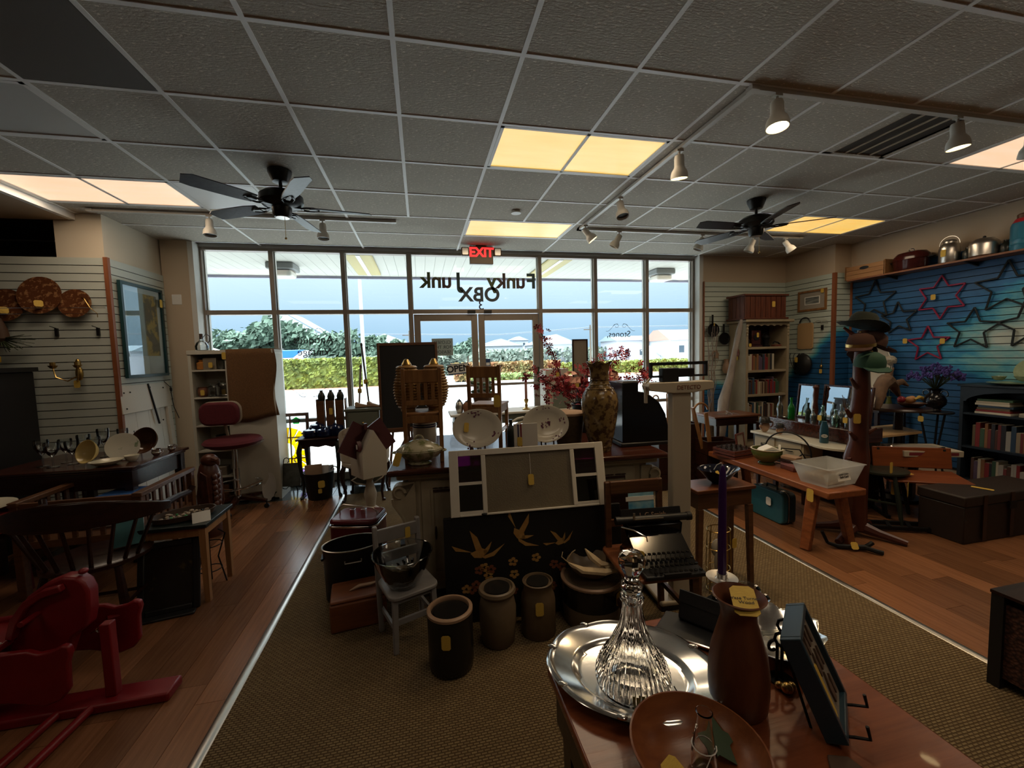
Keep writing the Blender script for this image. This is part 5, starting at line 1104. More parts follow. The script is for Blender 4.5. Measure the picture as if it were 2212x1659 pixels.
# blossom sprays: one thing, standing in a dark pot behind the vase
mat('blossom', (.42,.045,.055), .6, c2=(.22,.015,.03), scale=40); mat('blossom_pale', (.62,.34,.27), .7); mat('twig', (.05,.02,.02), .7)
bs = thing('blossom_sprays', 'tall spray of pink and red artificial blossom behind the vase', 'flowers', (1.42,3.45,ZI), 0)
def spray(pts, n, sp, m, nm='petals', size=.022, par=bs):
    B().tube(pts, .004, 5).ob('twig', 'twig', par)
    b = B(); P = [Vector(p) for p in pts]
    for i in range(n):
        u = random.random()**.8*(len(P)-1); k = min(int(u), len(P)-2); q = P[k].lerp(P[k+1], u-k)+Vector([random.gauss(0,sp) for _ in range(3)])
        r_ = Matrix.Rotation(random.random()*6.28,4,'Z') @ Matrix.Rotation(random.random()*3.1,4,'X'); s = size*random.uniform(.7,1.3)
        for j in range(5):
            a = j*2*PI/5; pts2 = [(0,0,0),(s*math.cos(a-.45),s*math.sin(a-.45),s*.25),(s*1.25*math.cos(a),s*1.25*math.sin(a),s*.3),(s*math.cos(a+.45),s*math.sin(a+.45),s*.25)]
            b.add([r_ @ Vector(p)+q for p in pts2], [(0,1,2,3)])
    b.ob(nm, m, par, ang=None, kind='stuff')
spray([(-.10,0,.24),(-.22,.02,.50),(-.30,.02,.72),(-.42,.02,.93)], 70, .022, 'blossom')
spray([(-.12,0,.26),(-.30,0,.42),(-.42,0,.50),(-.56,0,.52)], 60, .045, 'blossom')
spray([(-.08,0,.28),(-.20,-.02,.40),(-.32,-.03,.40)], 110, .07, 'blossom')
spray([(-.05,.02,.3),(.02,.02,.5),(.10,.02,.58)], 90, .06, 'blossom')
spray([(.05,0,.28),(.20,.02,.52),(.30,.02,.66),(.40,.02,.68)], 80, .045, 'blossom')
spray([(.08,0,.26),(.28,0,.36),(.44,0,.44),(.64,0,.48)], 130, .05, 'blossom')
spray([(.06,0,.22),(.22,-.02,.32),(.36,-.02,.30)], 90, .06, 'blossom')
for c, n_ in (((.24,.03,.47),60),((-.12,.03,.46),26)):
    spray([(0,0,.25),c], 2, .01, 'blossom_pale')
    b = B()
    for i in range(n_): v = Vector([random.gauss(0,1) for _ in range(3)]).normalized(); q = Vector(c)+v*.085; w = v.orthogonal().normalized(); u2 = v.cross(w); s = .035; b.add([q-w*s-v*.01,q-u2*s,q+w*s-v*.01,q+u2*s], [(0,1,2,3)])
    b.ob('peony', 'blossom_pale', bs, ang=None, kind='stuff')
B().lathe([(.09,0),(.10,.01),(.12,.22),(.13,.25),(.115,.25),(.1,.03),(0,.03)], 20).ob('pot', 'black', bs)
# black curved machine
bm = thing('black_cash_machine', 'black antique machine with a tall left post and a domed back on the island', 'machine', (1.42,2.755,ZI), -3)
mb_ = [(0,.03),(0,.475),(.125,.475),(.125,.405),(.16,.40),(.22,.375),(.29,.32),(.34,.23),(.365,.12),(.37,.03)]
B().prism(mb_, 0, .26, 'y').ob('casing', 'black_gloss', bm, bev=.006); B().box(-.015,-.01,0,.39,.28,.03).ob('base', 'black', bm, bev=.008); B().box(.004,.0,.474,.121,.12,.486).ob('cap_plate', 'pewter', bm)
# blue window table objects right of the island are built with the window group
# ---------------------------------------------------------------- sash window leaning on the island
sw_ = thing('old_sash_window', 'old cream window sash with coloured corner panes leaning on the island front', 'window', (.135,2.445,.635), -3.2, rx=-13)
H_, L_ = .395, .985
for a, c_, z0, z1 in ((0,.055,0,H_),(L_-.055,L_,0,H_),(.055,L_-.055,H_-.036,H_),(.055,L_-.055,0,.012),(.195,.222,.012,H_-.036),(L_-.222,L_-.195,.012,H_-.036)): B().box(a,-.018,z0,c_,.018,z1).ob('sash_rail', 'white_paint', sw_, bev=.003)
for a, c_ in ((.055,.195),(L_-.195,L_-.055)): B().box(a,-.016,.185,c_,.012,.202).box(a,-.016,.012,c_,.012,.03).ob('glazing_bar', 'white_paint', sw_)
thin_glass('gl_purple', (.30,.03,.22), .10); thin_glass('gl_green', (.01,.10,.035), .08); mat('frosted', (.18,.15,.10), .35, bump=.25, bscale=120, spec=.5, c2=(.15,.125,.085), scale=6)
for a, c_, z0, z1, m in ((.055,.195,.202,H_-.036,'gl_purple'),(.055,.195,.03,.185,'gl_green'),(L_-.195,L_-.055,.202,H_-.036,'gl_purple'),(L_-.195,L_-.055,.03,.185,'gl_green'),(.222,L_-.222,.012,H_-.036,'frosted')): B().box(a,-.002,z0,c_,.002,z1).ob('pane', m, sw_, ang=None)
ptag(sw_, (.50,-.022,.19), (90,0,0), .036, .066); B().tube([(.50,-.021,.22),(.50,-.021,.35)], .0012, 4).ob('tag_string', 'paper', sw_); B().lathe([(.01,0),(.018,.006),(.016,.012),(0,.014)], 10).mv(.20,-.02,.0).ob('catch', 'iron', sw_)
# black lacquer panel with gold birds
lp_ = thing('lacquer_panel', 'black lacquer panel painted with gold birds and flowers standing before the island', 'panel', (.085,2.39,0), -3, rx=-5)
mat('gold_paint', (.30,.14,.035), .5, c2=(.36,.22,.07), scale=20); mat('rust_paint', (.16,.05,.02), .6)
B().box(0,0,0,1.12,.025,.635).ob('board', 'black', lp_, bev=.004)
def bird(x, z, s, fl=1, rot=0):
    b = B(); q = [[(-.10,.02),(-.16,.045),(-.14,.015),(-.05,0)], [(-.06,-.005),(0,.02),(.04,.0),(.0,-.035),(-.04,-.03)], [(-.03,.01),(-.06,.12),(-.02,.08),(.005,.015)], [(.01,.0),(.06,.05),(.045,.01),(.02,-.02)], [(.0,-.03),(.06,-.01),(.13,.03),(.07,-.03),(.02,-.04)]]
    c_, s_ = math.cos(math.radians(rot)), math.sin(math.radians(rot))
    for p in q: b.prism([(x+fl*s*(u*c_-w*s_), z+s*(u*s_+w*c_)) for u, w in p], -.0018, -.0004, 'y')
    b.ob('gold_bird', 'gold_paint', lp_, ang=None)
bird(.22,.42,1.1); bird(.47,.50,1.0,1,-50); bird(.72,.44,.7,1,20)
b = B(); b2 = B()
for k in range(26):
    x, z = random.uniform(.1,.95), random.uniform(.16,.36)
    for j in range(5): a = j*1.257+k; (b if k % 2 else b2).prism(poly(6,.014,.010,a,x+.018*math.cos(a),z+.018*math.sin(a)), -.0018, -.0004, 'y')
b.ob('gold_flowers', 'gold_paint', lp_, ang=None, kind='stuff'); b2.ob('rust_flowers', 'rust_paint', lp_, ang=None, kind='stuff')
# ---------------------------------------------------------------- physician's scale
ps = thing('beam_scale', 'off-white upright beam scale with a black weight beam', 'scale', (1.515,2.215,0), -4)
mat('scale_paint', (.42,.36,.27), .4)
B().box(-.06,-.03,.05,.06,.03,1.35).ob('column', 'scale_paint', ps, bev=.006)
B().prism([(-.21,1.365),(-.06,1.345),(.06,1.345),(.20,1.365),(.20,1.395),(.19,1.412),(-.21,1.412),(-.22,1.39)], -.045, .045, 'y').ob('head', 'scale_paint', ps, bev=.004)
txt('maker_mark', 'DETECTO', .034, (.035,-.0465,1.378), (90,0,0), 'rust_band', ps)
B().box(-.19,-.01,1.512,.18,.01,1.53).box(-.19,-.01,1.44,-.175,.01,1.53).box(.165,-.01,1.44,.18,.01,1.53).box(-.19,-.01,1.44,.18,.01,1.452).ob('beam', 'black', ps)
B().box(-.12,-.025,1.413,-.015,.025,1.495).ob('large_poise', 'black', ps, bev=.004); B().box(-.015,-.025,1.44,.085,.025,1.492).ob('small_poise', 'black', ps, bev=.004)
B().beam((-.21,0,1.41),(-.175,0,1.45),.010,.010).box(-.222,-.01,1.29,-.208,.01,1.385).ob('pointer', 'scale_paint', ps)
B().box(-.14,-.04,.03,.14,.24,.06).ob('platform', 'scale_paint', ps, bev=.01); B().box(-.13,-.035,.0,.13,.235,.03).ob('base', 'black', ps)
# ================================================================ ON THE CARPET BEFORE THE ISLAND
co = thing('red_cooler', 'red metal picnic cooler with a wire bail handle on the carpet', 'cooler', (-.545,3.45,0), -14)
mat('cooler_red', (.11,.006,.010), .28); mat('cooler_lid', (.095,.006,.012), .25)
B().prism(rrect(.37,.29,.05), .0, .30).ob('body', 'cooler_red', co, bev=.008); B().prism(rrect(.385,.305,.055), .30, .315).ob('rim_band', 'chrome', co, bev=.003); B().prism(rrect(.375,.295,.055), .315, .36).ob('lid', 'cooler_lid', co, bev=.03, seg=4)
for s in (-1,1): B().box(s*.045-.018,-.02,.355,s*.045+.018,.02,.40).ob('handle_block', 'chrome', co, bev=.003)
B().tube([(-.15,0,.36),(-.155,0,.41),(-.12,0,.435),(0,0,.42),(.12,0,.405),(.15,0,.37),(.15,0,.35)], .005, 6).ob('bail_handle', 'pewter', co)
txt('cooler_script', 'Picnic', .07, (-.05,-.146,.20), (90,0,0), 'stripe_red', co)
# oval black boiler
ob_ = thing('oval_boiler', 'black oval metal boiler pot on the carpet', 'pot', (-.505,2.90,0), 8)
B().lathe([(.93,0),(.96,.01),(1.,.34),(1.03,.35),(1.03,.362),(.985,.36),(.93,.02),(0,.02)], 36, sx=.19, sy=.13).ob('body', 'black', ob_); B().tube([(.196*math.cos(i*PI/18),.134*math.sin(i*PI/18),.36) for i in range(36)], .005, 6, closed=True).ob('rim_wire', 'pewter', ob_)
for s in (-1,1): B().box(s*.192-.006,-.04,.285,s*.192+.006,.04,.30).ob('grip', 'iron', ob_)
B().tube([(-.05,-.135,.30),(-.05,-.15,.29),(.05,-.15,.29),(.05,-.135,.30)], .005, 6).ob('bail', 'pewter', ob_)
# tan leather ottoman box
lb_ = thing('tan_box', 'orange-brown wooden box under the grey child chair', 'box', (-.44,2.62,0), 8); wood('tan_wood', (.20,.065,.022), (.12,.036,.012), .4)
B().box(-.16,-.12,0,.16,.12,.17).ob('box', 'tan_wood', lb_, bev=.012); B().box(-.155,-.115,.171,.155,.115,.19).ob('lid', 'tan_wood', lb_, bev=.008)
ft = thing('dried_husk', 'pale dried husk lying on the tan box', 'husk', (-.40,2.62,.192), 20); B().tube([(-.09,0,.005),(-.03,.01,.02),(.03,-.01,.024),(.10,.0,.02)], [.004,.018,.016,.003], 6).xf(Matrix.Diagonal((1,1,.5,1))).ob('leaf', 'tray_paper', ft)
# grey child chair with a glass bowl
gr = thing('grey_child_chair', 'grey painted wooden child chair holding a glass bowl', 'chair', (-.13,2.38,0), 22)
mat('grey_paint', (.235,.22,.215), .5, c2=(.20,.19,.185), scale=8)
B().prism(rrect(.285,.27,.05), .295, .318).ob('seat', 'grey_paint', gr, bev=.006)
for s in (-1,1):
    B().beam((s*.11,-.10,.295),(s*.12,-.115,0),.030,.030,.026,.026).ob('front_leg', 'grey_paint', gr, bev=.003); B().beam((s*.125,.125,.0),(s*.13,.155,.62),.028,.034).ob('rear_post', 'grey_paint', gr, bev=.008)
    B().box(s*.115-.007,-.10,.12,s*.115+.007,.13,.145).ob('side_stretcher', 'grey_paint', gr)
B().box(-.115,-.115,.15,.115,-.10,.18).ob('front_stretcher', 'grey_paint', gr)
B().box(-.12,.135,.52,.12,.155,.60).ob('crest_rail', 'grey_paint', gr, bev=.004); B().box(-.12,.130,.40,.12,.148,.46).ob('back_rail', 'grey_paint', gr, bev=.004)
B().box(-.115,-.105,.265,.115,.12,.295).ob('seat_frame', 'grey_paint', gr); ptag(gr, (.06,.131,.545), (90,0,0), .032, .066)
gb = thing('ribbed_glass_bowl', 'large ribbed glass punch bowl on the grey child chair', 'bowl', (-.15,2.35,.319))
B().lathe([(.075,0),(.085,.01),(.10,.04),(.14,.12),(.163,.185),(.167,.19),(.160,.19),(.135,.12),(.095,.045),(.07,.014),(0,.014)], 48, wav=lambda i,a,r,z:(r*(1+(.016*math.cos(24*a) if 0 < i < 4 or 6 < i < 9 else 0)),z)).ob('bowl', 'glassware', gb)
B().tube([(.165*math.cos(i*PI/20),.165*math.sin(i*PI/20),.19) for i in range(40)], .0035, 5, closed=True).ob('rim', 'glassware', gb)
for i, (x,y,z,a) in enumerate(((-.05,.0,.05,0),(.05,.02,.055,60),(.0,-.05,.06,120),(.03,.05,.09,200),(-.04,-.02,.10,300),(.05,-.03,.10,20))):
    t = thing('punch_cup', ['punch cup at the left inside the glass bowl','punch cup at the right inside the glass bowl','punch cup at the front inside the glass bowl','punch cup at the back on top in the glass bowl','uppermost left punch cup in the glass bowl','uppermost right punch cup in the glass bowl'][i], 'cup', (-.15+x,2.35+y,.325+z*.7), a, 'punch cups in the glass bowl', rx=15)
    B().lathe([(.02,0),(.03,.02),(.036,.045),(.034,.045),(.026,.02),(0,.006)], 16).ob('cup', 'glassware', t); B().tube(arc((.036,0,.026),.014,-80,80,6), .003, 5).ob('handle', 'glassware', t)
# crocks in a row
mat('crock_tan', (.155,.115,.072), .4, c2=(.12,.085,.052), scale=7); mat('crock_brown', (.115,.078,.045), .4, c2=(.09,.06,.035), scale=7); mat('crock_rim', (.30,.19,.12), .4); mat('albany', (.010,.009,.008), .2)
def crock(loc, prof, m, inner, lb, rimm=None, tg=None, rim=None):
    t = thing('stoneware_crock', lb, 'crock', loc, group='stoneware crocks on the carpet')
    B().lathe(prof, 32).ob('body', m, t)
    k = max(range(len(prof)), key=lambda i: prof[i][1]); r, z = prof[k]
    B().lathe([(r-.016,z-.004),(r-.018,z-.05),(r-.02,.05),(0,.04)], 28).ob('inside', inner, t)
    if rimm: B().lathe(rim, 32, cap=False).ob('rim', rimm, t)
    if tg: ptag(t, tg[0], tg[1], .045, .075)
    return t
crock((.09,2.075,0), [(.105,0),(.112,.008),(.116,.05),(.116,.28),(.112,.30),(.10,.302),(.098,.29)], 'albany', 'albany', 'black stoneware crock with a pale unglazed rim, front of the row', 'crock_rim', ((-.03,-.119,.205),(90,0,-14)), [(.113,.292),(.118,.296),(.118,.308),(.112,.313),(.10,.313),(.096,.305),(.098,.29)])
crock((.36,2.20,0), [(.085,0),(.092,.008),(.104,.12),(.104,.20),(.092,.255),(.086,.275),(.098,.282),(.105,.295),(.10,.31),(.088,.314),(.08,.30)], 'crock_tan', 'albany', 'tan stoneware jar with a thick rolled rim')
crock((.60,2.215,0), [(.095,0),(.10,.008),(.10,.19),(.094,.225),(.082,.25),(.08,.27),(.084,.295),(.088,.305),(.08,.307),(.075,.295)], 'crock_brown', 'albany', 'brown stoneware jar with a narrow neck and tag', None, ((-.02,-.105,.195),(88,0,-8)))
bgk = crock((.95,2.26,0), [(.165,0),(.172,.01),(.178,.10),(.178,.24),(.18,.25),(.175,.265),(.165,.262)], 'crock_tan', 'albany', 'wide two-tone stoneware crock with a black band', 'crock_rim', ((.10,-.152,.185),(90,0,35)), [(.176,.246),(.186,.252),(.186,.262),(.176,.270),(.165,.262)]); B().lathe([(.1785,.12),(.1795,.125),(.1795,.24),(.1785,.245)], 36, cap=False).ob('black_band', 'albany', bgk)
bowl('husk_bowl', (.95,2.255,.272), .145, 'crock_tan', 'tan stoneware bowl sitting on the wide crock', hs=.85)
hk = thing('corn_husks', 'dried pale corn husks draped over the stoneware bowl', 'husks', (.95,2.25,.36))
mat('husk', (.46,.36,.22), .8, c2=(.36,.26,.15), scale=14)
for P_, w in (([(-.17,-.06,.06),(-.10,-.10,.0),(.02,-.13,-.02),(.14,-.12,-.03)],.028),([(-.05,-.02,.14),(-.02,-.05,.07),(.02,-.08,.02),(.10,-.09,.0)],.026),([(.0,-.06,.03),(.06,-.09,-.01),(.13,-.10,-.02)],.022)): B().tube(P_, [.004]+[w]*(len(P_)-2)+[.005], 7).xf(Matrix.Diagonal((1,1,.6,1))).ob('husk', 'husk', hk)
B().tube([(-.17,-.06,.035),(-.21,-.06,.075),(-.20,-.05,.10)], .003, 5).tube([(-.18,-.06,.05),(-.15,-.07,.10),(-.13,-.07,.11)], .003, 5).ob('tendril', 'husk', hk)
# round black stand base under the island corner
rb = thing('round_lamp_base', 'round grey lamp base with a black edge beside the island corner', 'lamp base', (-.215,3.25,0)); B().lathe([(0,0),(.14,0),(.145,.02),(.14,.032),(.04,.045),(0,.05)], 28).ob('disc', 'grey_paint', rb); B().lathe([(.142,0),(.147,.012),(.144,.022)], 28, cap=False).ob('edge', 'black', rb); B().tube([(.05,0,.04),(.05,0,.16)], .016, 10).box(.0,-.05,.13,.10,.05,.17).ob('clamp', 'iron', rb)
# ---------------------------------------------------------------- typewriter on a wooden chair
tc_ = thing('schoolroom_chair', 'brown wooden chair carrying the black typewriter', 'chair', (1.215,2.06,0), -4)
for s in (-1,1):
    B().beam((s*.165,.17,0),(s*.165,.20,.82),.034,.034).ob('rear_post', 'brown_wood', tc_, bev=.006); B().beam((s*.17,-.17,.40),(s*.18,-.18,0),.036,.036,.028,.028).ob('front_leg', 'brown_wood', tc_)
    B().box(s*.17-.01,-.16,.16,s*.17+.01,.16,.19).ob('stretcher', 'brown_wood', tc_)
B().prism(rrect(.42,.42,.05), .40, .425).ob('seat', 'tan_wood', tc_, bev=.008); B().box(-.155,.175,.745,.155,.20,.825).ob('crest_rail', 'brown_wood', tc_, bev=.006); B().box(-.155,.175,.55,.155,.195,.59).ob('back_rail', 'brown_wood', tc_)
tw_ = thing('typewriter', 'black antique typewriter with round keys on the wooden chair', 'typewriter', (1.255,2.02,.4265), -6)
B().prism([(-.16,0),(.16,0),(.16,.03),(.06,.12),(.05,.185),(.15,.19),(.16,0)][:6], -.16, .16, 'x').xf(Matrix.Identity(4)).ob('frame', 'black_gloss', tw_, bev=.006)
B().box(-.165,-.20,.0,.165,.17,.025).ob('base', 'black', tw_, bev=.008)
B().tube([(-.20,.07,.215),(.20,.07,.215)], .021, 14).ob('platen', 'black', tw_)
for s in (-1,1): B().tube([(s*.20,.07,.215),(s*.225,.07,.215)], .024, 14).ob('platen_knob', 'black', tw_)
B().box(-.18,.09,.20,.18,.105,.262).rot('X',-15,(0,.1,.2)).ob('paper_table', 'black', tw_)
txt('maker_name', 'L C Smith', .040, (.0,.0745,.235), (75,0,0), 'crock_rim', tw_)
B().box(-.13,.045,.222,.05,.05,.228).box(-.13,.045,.222,-.118,.05,.262).ob('paper_guide', 'pewter', tw_)
B().tube([(-.21,.02,.20),(-.16,-.03,.20),(-.10,-.06,.17),(-.095,-.06,.145)], .004, 5).ob('return_lever', 'chrome', tw_)
km = B().lathe([(.0085,0),(.010,.004),(.009,.007),(0,.007)], 10)
for r_ in range(4):
    for k in range(10):
        x = -.125+.027*k+.006*r_; y = -.09-.033*r_; z = .085-.017*r_
        kk = B().join(km, Matrix.Translation((x,y,z))).tube([(x,y+.005,z),(x,y+.03,z-.02),(x,y+.05,z-.03)], .0015, 4).ob('key', 'albany', tw_)
B().box(-.07,-.215,.026,.07,-.20,.04).ob('space_bar', 'black', tw_); ptag(tw_, (-.165,-.12,.08), (80,0,-25), .05, .09)
# blue paintings & dark boards leaning at the island behind the chair
mat('pic_blue', (.05,.25,.45), .5, c2=(.30,.50,.55), scale=3, thr=(.4,.55)); 
t = thing('beach_painting', 'small bright blue beach painting leaning on the island behind the typewriter', 'painting', (1.395,2.42,.0), -4, rx=-6); B().box(-.10,0,.28,.10,.015,.70).ob('canvas', 'pic_blue', t); B().box(-.10,-.003,.60,.10,.0,.63).ob('white_band', 'paper', t); B().box(-.03,.002,0,.03,.014,.28).ob('easel_foot', 'dark_wood', t)
t = thing('leaning_board', 'dark board with a pale blue label leaning on the island behind the typewriter chair', 'board', (1.225,2.44,0), -4, rx=-5); B().box(-.14,0,0,.09,.02,.72).ob('panel', 'dark_wood', t, bev=.004); B().box(-.13,-.002,.62,-.05,.0,.645).ob('label_strip', 'book_teal', t)
# ================================================================ RIGHT SIDE OF THE SHOP
# ---- small table with blue bowl and wire lantern below
bt = thing('bowl_table', 'brown wooden table carrying the dark blue bowl', 'table', (1.90,2.375,0), 0)
wood('walnut', (.13,.045,.018), (.075,.024,.010), .3)
B().box(-.22,-.11,.675,.22,.115,.70).ob('top', 'walnut', bt, bev=.005); B().box(-.20,-.09,.57,.20,.095,.675).ob('apron', 'brown_wood', bt)
for sx_ in (-1,1):
    for sy_ in (-1,1): B().beam((sx_*.185,sy_*.085,.57),(sx_*.20,sy_*.095,0),.035,.035,.028,.028).ob('leg', 'brown_wood', bt)
mat('cobalt_dark', (.006,.007,.016), .08)
bb = thing('blue_pouring_bowl', 'dark blue glazed bowl with a notched rim on the brown table', 'bowl', (1.925,2.38,.7005))
B().lathe([(.045,0),(.05,.008),(.075,.025),(.115,.07),(.140,.095),(.146,.10),(.138,.098),(.108,.07),(.07,.03),(0,.02)], 40, sy=.72, wav=lambda i,a,r,z:(r, z-(.028*math.exp(-((a-4.5)/.28)**2) if r > .12 else 0))).ob('bowl', 'cobalt_dark', bb); ptag(bb, (-.03,-.03,.075), (60,0,20), .035, .035)
wl = thing('wire_lantern', 'tall wire lantern with a pale animal mask under the brown table', 'lantern', (1.865,2.30,0), 10)
for k in range(8): a = k*PI/4; B().tube([(.075*math.cos(a),.06*math.sin(a),0),(.085*math.cos(a),.065*math.sin(a),.2),(.075*math.cos(a),.06*math.sin(a),.42)], .003, 5).ob('wire', 'brass', wl)
for z in (.02,.16,.30,.42): B().tube([(.08*math.cos(i*PI/10),.063*math.sin(i*PI/10),z) for i in range(20)], .003, 5, closed=True).ob('hoop', 'brass', wl)
mat('bone', (.42,.38,.30), .6); B().ell((-.02,-.01,.30),.05,.03,.06).ell((-.04,-.03,.22),.025,.02,.07).ob('mask', 'bone', wl); B().ell((-.035,-.04,.31),.012,.006,.014).ell((.0,-.04,.31),.012,.006,.014).ob('mask_eye', 'black', wl)
ptag(wl, (.06,-.07,.34), (90,0,0), .04, .065)
# ---- rustic bench
rbn = thing('plank_bench', 'long rustic plank bench with splayed legs and goods on top', 'bench', (3.15,3.15,0), -2)
wood('bench_wood', (.26,.085,.030), (.16,.048,.018), .3, along=1)
B().prism([(-.19,-.70),(.17,-.69),(.18,.70),(-.18,.71)], .445, .50).ob('plank', 'bench_wood', rbn, bev=.01)
for x, y in ((-.13,-.52),(.11,-.52),(-.13,.52),(.11,.52)): B().beam((x,y,.445),(x*1.75,y*1.06,0),.085,.05,.07,.045).ob('leg', 'bench_wood', rbn, bev=.006)
B().box(-.02,-.5,.38,.02,.5,.445).ob('stretcher', 'bench_wood', rbn); ptag(rbn, (-.205,-.56,.44), (90,0,-90), .06, .10)
ZB = .501
vt = thing('votive_tray', 'red slatted wooden tray full of small clear votive cups', 'tray', (3.11,3.62,ZB), 10)
wood('red_wood', (.12,.030,.018), (.08,.02,.012), .4)
for z in (0,.03,.06): B().box(-.15,-.13,z,.15,-.118,z+.02).ob('front_slat', 'red_wood', vt); B().box(-.15,.118,z,.15,.13,z+.02).ob('rear_slat', 'red_wood', vt); B().box(-.15,-.118,z,-.138,.118,z+.02).ob('left_slat', 'red_wood', vt); B().box(.138,-.118,z,.15,.118,z+.02).ob('right_slat', 'red_wood', vt)
B().box(-.138,-.118,.04,.138,.118,.048).ob('floor', 'red_wood', vt)
vm = B().lathe([(.018,0),(.022,.004),(.026,.05),(.024,.05),(.019,.01),(0,.008)], 12).mesh('votive_cup', 'glassware')
ca, sa = math.cos(math.radians(10)), math.sin(math.radians(10))
for i in range(4):
    for j in range(4):
        x, y = -.105+.07*i, -.09+.06*j; o = bpy.data.objects.new('votive_cup', vm); COL.objects.link(o); o.location = (3.11+x*ca-y*sa, 3.62+x*sa+y*ca, ZB+.049); tag(o, 'small clear votive cup in the red slatted tray', 'votive cup', 'votive cups in the red tray')
mat('green_glaze', (.055,.10,.022), .12, c2=(.14,.13,.04), scale=6, stretch=(1,1,4))
gbw = thing('green_glazed_bowl', 'green glazed pottery bowl full of shells and a pouch on the bench', 'bowl', (3.17,3.27,ZB)); B().lathe([(.07,0),(.075,.012),(.06,.02),(.11,.06),(.13,.11),(.128,.14),(.133,.145),(.12,.145),(.118,.11),(.09,.05),(0,.03)], 32).ob('bowl', 'green_glaze', gbw); B().lathe([(.129,.138),(.136,.146),(.122,.147)], 32, cap=False).ob('rim', 'cream_ware', gbw); ptag(gbw, (.12,-.09,.10), (60,20,40), .05, .07)
pz = B().prism([(-.09,0),(.09,0),(.085,.012),(.0,.05),(-.07,.02)], -.06, .06, 'y').ob('zip_pouch', 'paper', None, bev=.006); place(pz, (3.19,3.26,ZB+.125), -20); tag(pz, 'white zip pouch with a blue line lying on the green bowl', 'pouch'); B().box(-.088,-.0615,.008,.088,-.0605,.014).ob('zip_line', 'sign_blue', pz)
b = B()
for i in range(14): a = random.uniform(0,6.28); q = random.uniform(.02,.09); b.ell((q*math.cos(a),q*math.sin(a),.112+random.random()*.012),.018,.014,.010,n=7,m=4)
o = b.ob('shells', 'bone', gbw, kind='stuff')
for i, (x,y,z,w,d,h,rz,m,lb) in enumerate(((3.22,3.03,0,.12,.16,.035,-8,'red_wood','lowest small dark case in the pile beside the plastic bin'),(3.22,3.03,.036,.12,.15,.03,-2,'mag_pink','middle pinkish case in the pile beside the plastic bin'),(3.21,3.03,.067,.11,.15,.028,6,'dark_wood','dark case near the top of the pile by the plastic bin'),(3.21,3.04,.096,.10,.13,.025,15,'crock_rim','small tan case topmost beside the plastic bin'))):
    o = B().box(-w/2,-d/2,0,w/2,d/2,h).ob('small_case', m, None, bev=.003); place(o, (x,y,ZB+z), rz); tag(o, lb, 'case', 'small cases on the bench')
ih2 = thing('bent_wire_sculpture', 'looped dark wire sculpture behind the bench goods', 'wire sculpture', (3.30,3.17,ZB), -65)
B().tube([(-.20,0,0)]+arc((0,0,.12),.19,170,10,14)+[(.20,0,0)], .007, 7).tube([(.2,0,0),(.1,0,.16),(-.05,0,.15),(-.15,0,.12)]+arc((-.19,0,.12),.04,0,230,8), .006, 6).tube([(-.2,0,.0),(.2,0,.0)], .006, 6).tube([(.0,0,.0),(.12,0,.12),(.19,0,.12)], .005, 6).ob('wire', 'iron', ih2); ptag(ih2, (-.06,-.01,.14), (90,0,0), .02, .09, m='white_tag')
# clear plastic bin
thin_glass('clear_plastic', (.80,.82,.82), .12, .15)
mat('plastic_frost', (.55,.57,.58), .35, alpha=.42)
bn = thing('plastic_bin', 'clear plastic bin of small prints with a paper label on the bench end', 'bin', (3.165,2.66,ZB), 6)
b = B(); w0, d0, w1, d1, h = .155, .105, .20, .145, .155
P0 = [(-w0,-d0,0),(w0,-d0,0),(w0,d0,0),(-w0,d0,0)]; P1 = [(-w1,-d1,h),(w1,-d1,h),(w1,d1,h),(-w1,d1,h)]
b.add(P0+P1, [(0,3,2,1),(0,1,5,4),(1,2,6,5),(2,3,7,6),(3,0,4,7)]); o = b.ob('tub', 'plastic_frost', bn); md = o.modifiers.new('s','SOLIDIFY'); md.thickness = .003
B().box(-w1-.008,-d1-.008,h,w1+.008,-d1,h+.006).box(-w1-.008,d1,h,w1+.008,d1+.008,h+.006).box(-w1-.008,-d1,h,-w1,d1,h+.006).box(w1,-d1,h,w1+.008,d1,h+.006).ob('rim', 'plastic_frost', bn)
B().box(-.09,-.0015,-.035,.05,.0,.035).rot('X',-14).mv(0,-.132,.09).ob('label', 'white_tag', bn); txt('label_print', 'Small Prints\nEach Card', .022, (-.02,-.1345,.095), (76,0,0), 'ink', bn)
for i in range(8): B().box(-.11,-.001,0,.10,.001,.085).rot('X',-18-4*i).mv(random.uniform(-.01,.01),-.07+.018*i,.006).ob('print_card', 'tray_paper' if i % 2 else 'bone', bn)
# ---- blue suitcase under the bench
sc_ = thing('blue_suitcase', 'small teal blue vintage suitcase under the plank bench', 'suitcase', (3.12,3.20,0), -90)
mat('teal_case', (.022,.115,.155), .4); mat('case_edge', (.012,.030,.038), .4)
B().prism(rrect(.37,.285,.045), -.015, .045, 'y').mv(0,0,.1425).ob('front_shell', 'teal_case', sc_, bev=.012, seg=3); B().prism(rrect(.37,.285,.045), .05, .13, 'y').mv(0,0,.1425).ob('rear_shell', 'case_edge', sc_, bev=.012, seg=3); B().prism(rrect(.374,.289,.046), .044, .052, 'y').mv(0,0,.1425).ob('chrome_band', 'pewter', sc_)
B().tube([(-.06,.05,.285),(-.055,.05,.315),(.055,.05,.315),(.06,.05,.285)], .009, 8).ob('handle', 'case_edge', sc_)
for s in (-1,1): B().box(s*.12-.014,.035,.283,s*.12+.014,.065,.292).ob('latch', 'chrome', sc_)
ptag(sc_, (.04,-.029,.18), (90,0,0), .055, .075, m='white_tag')
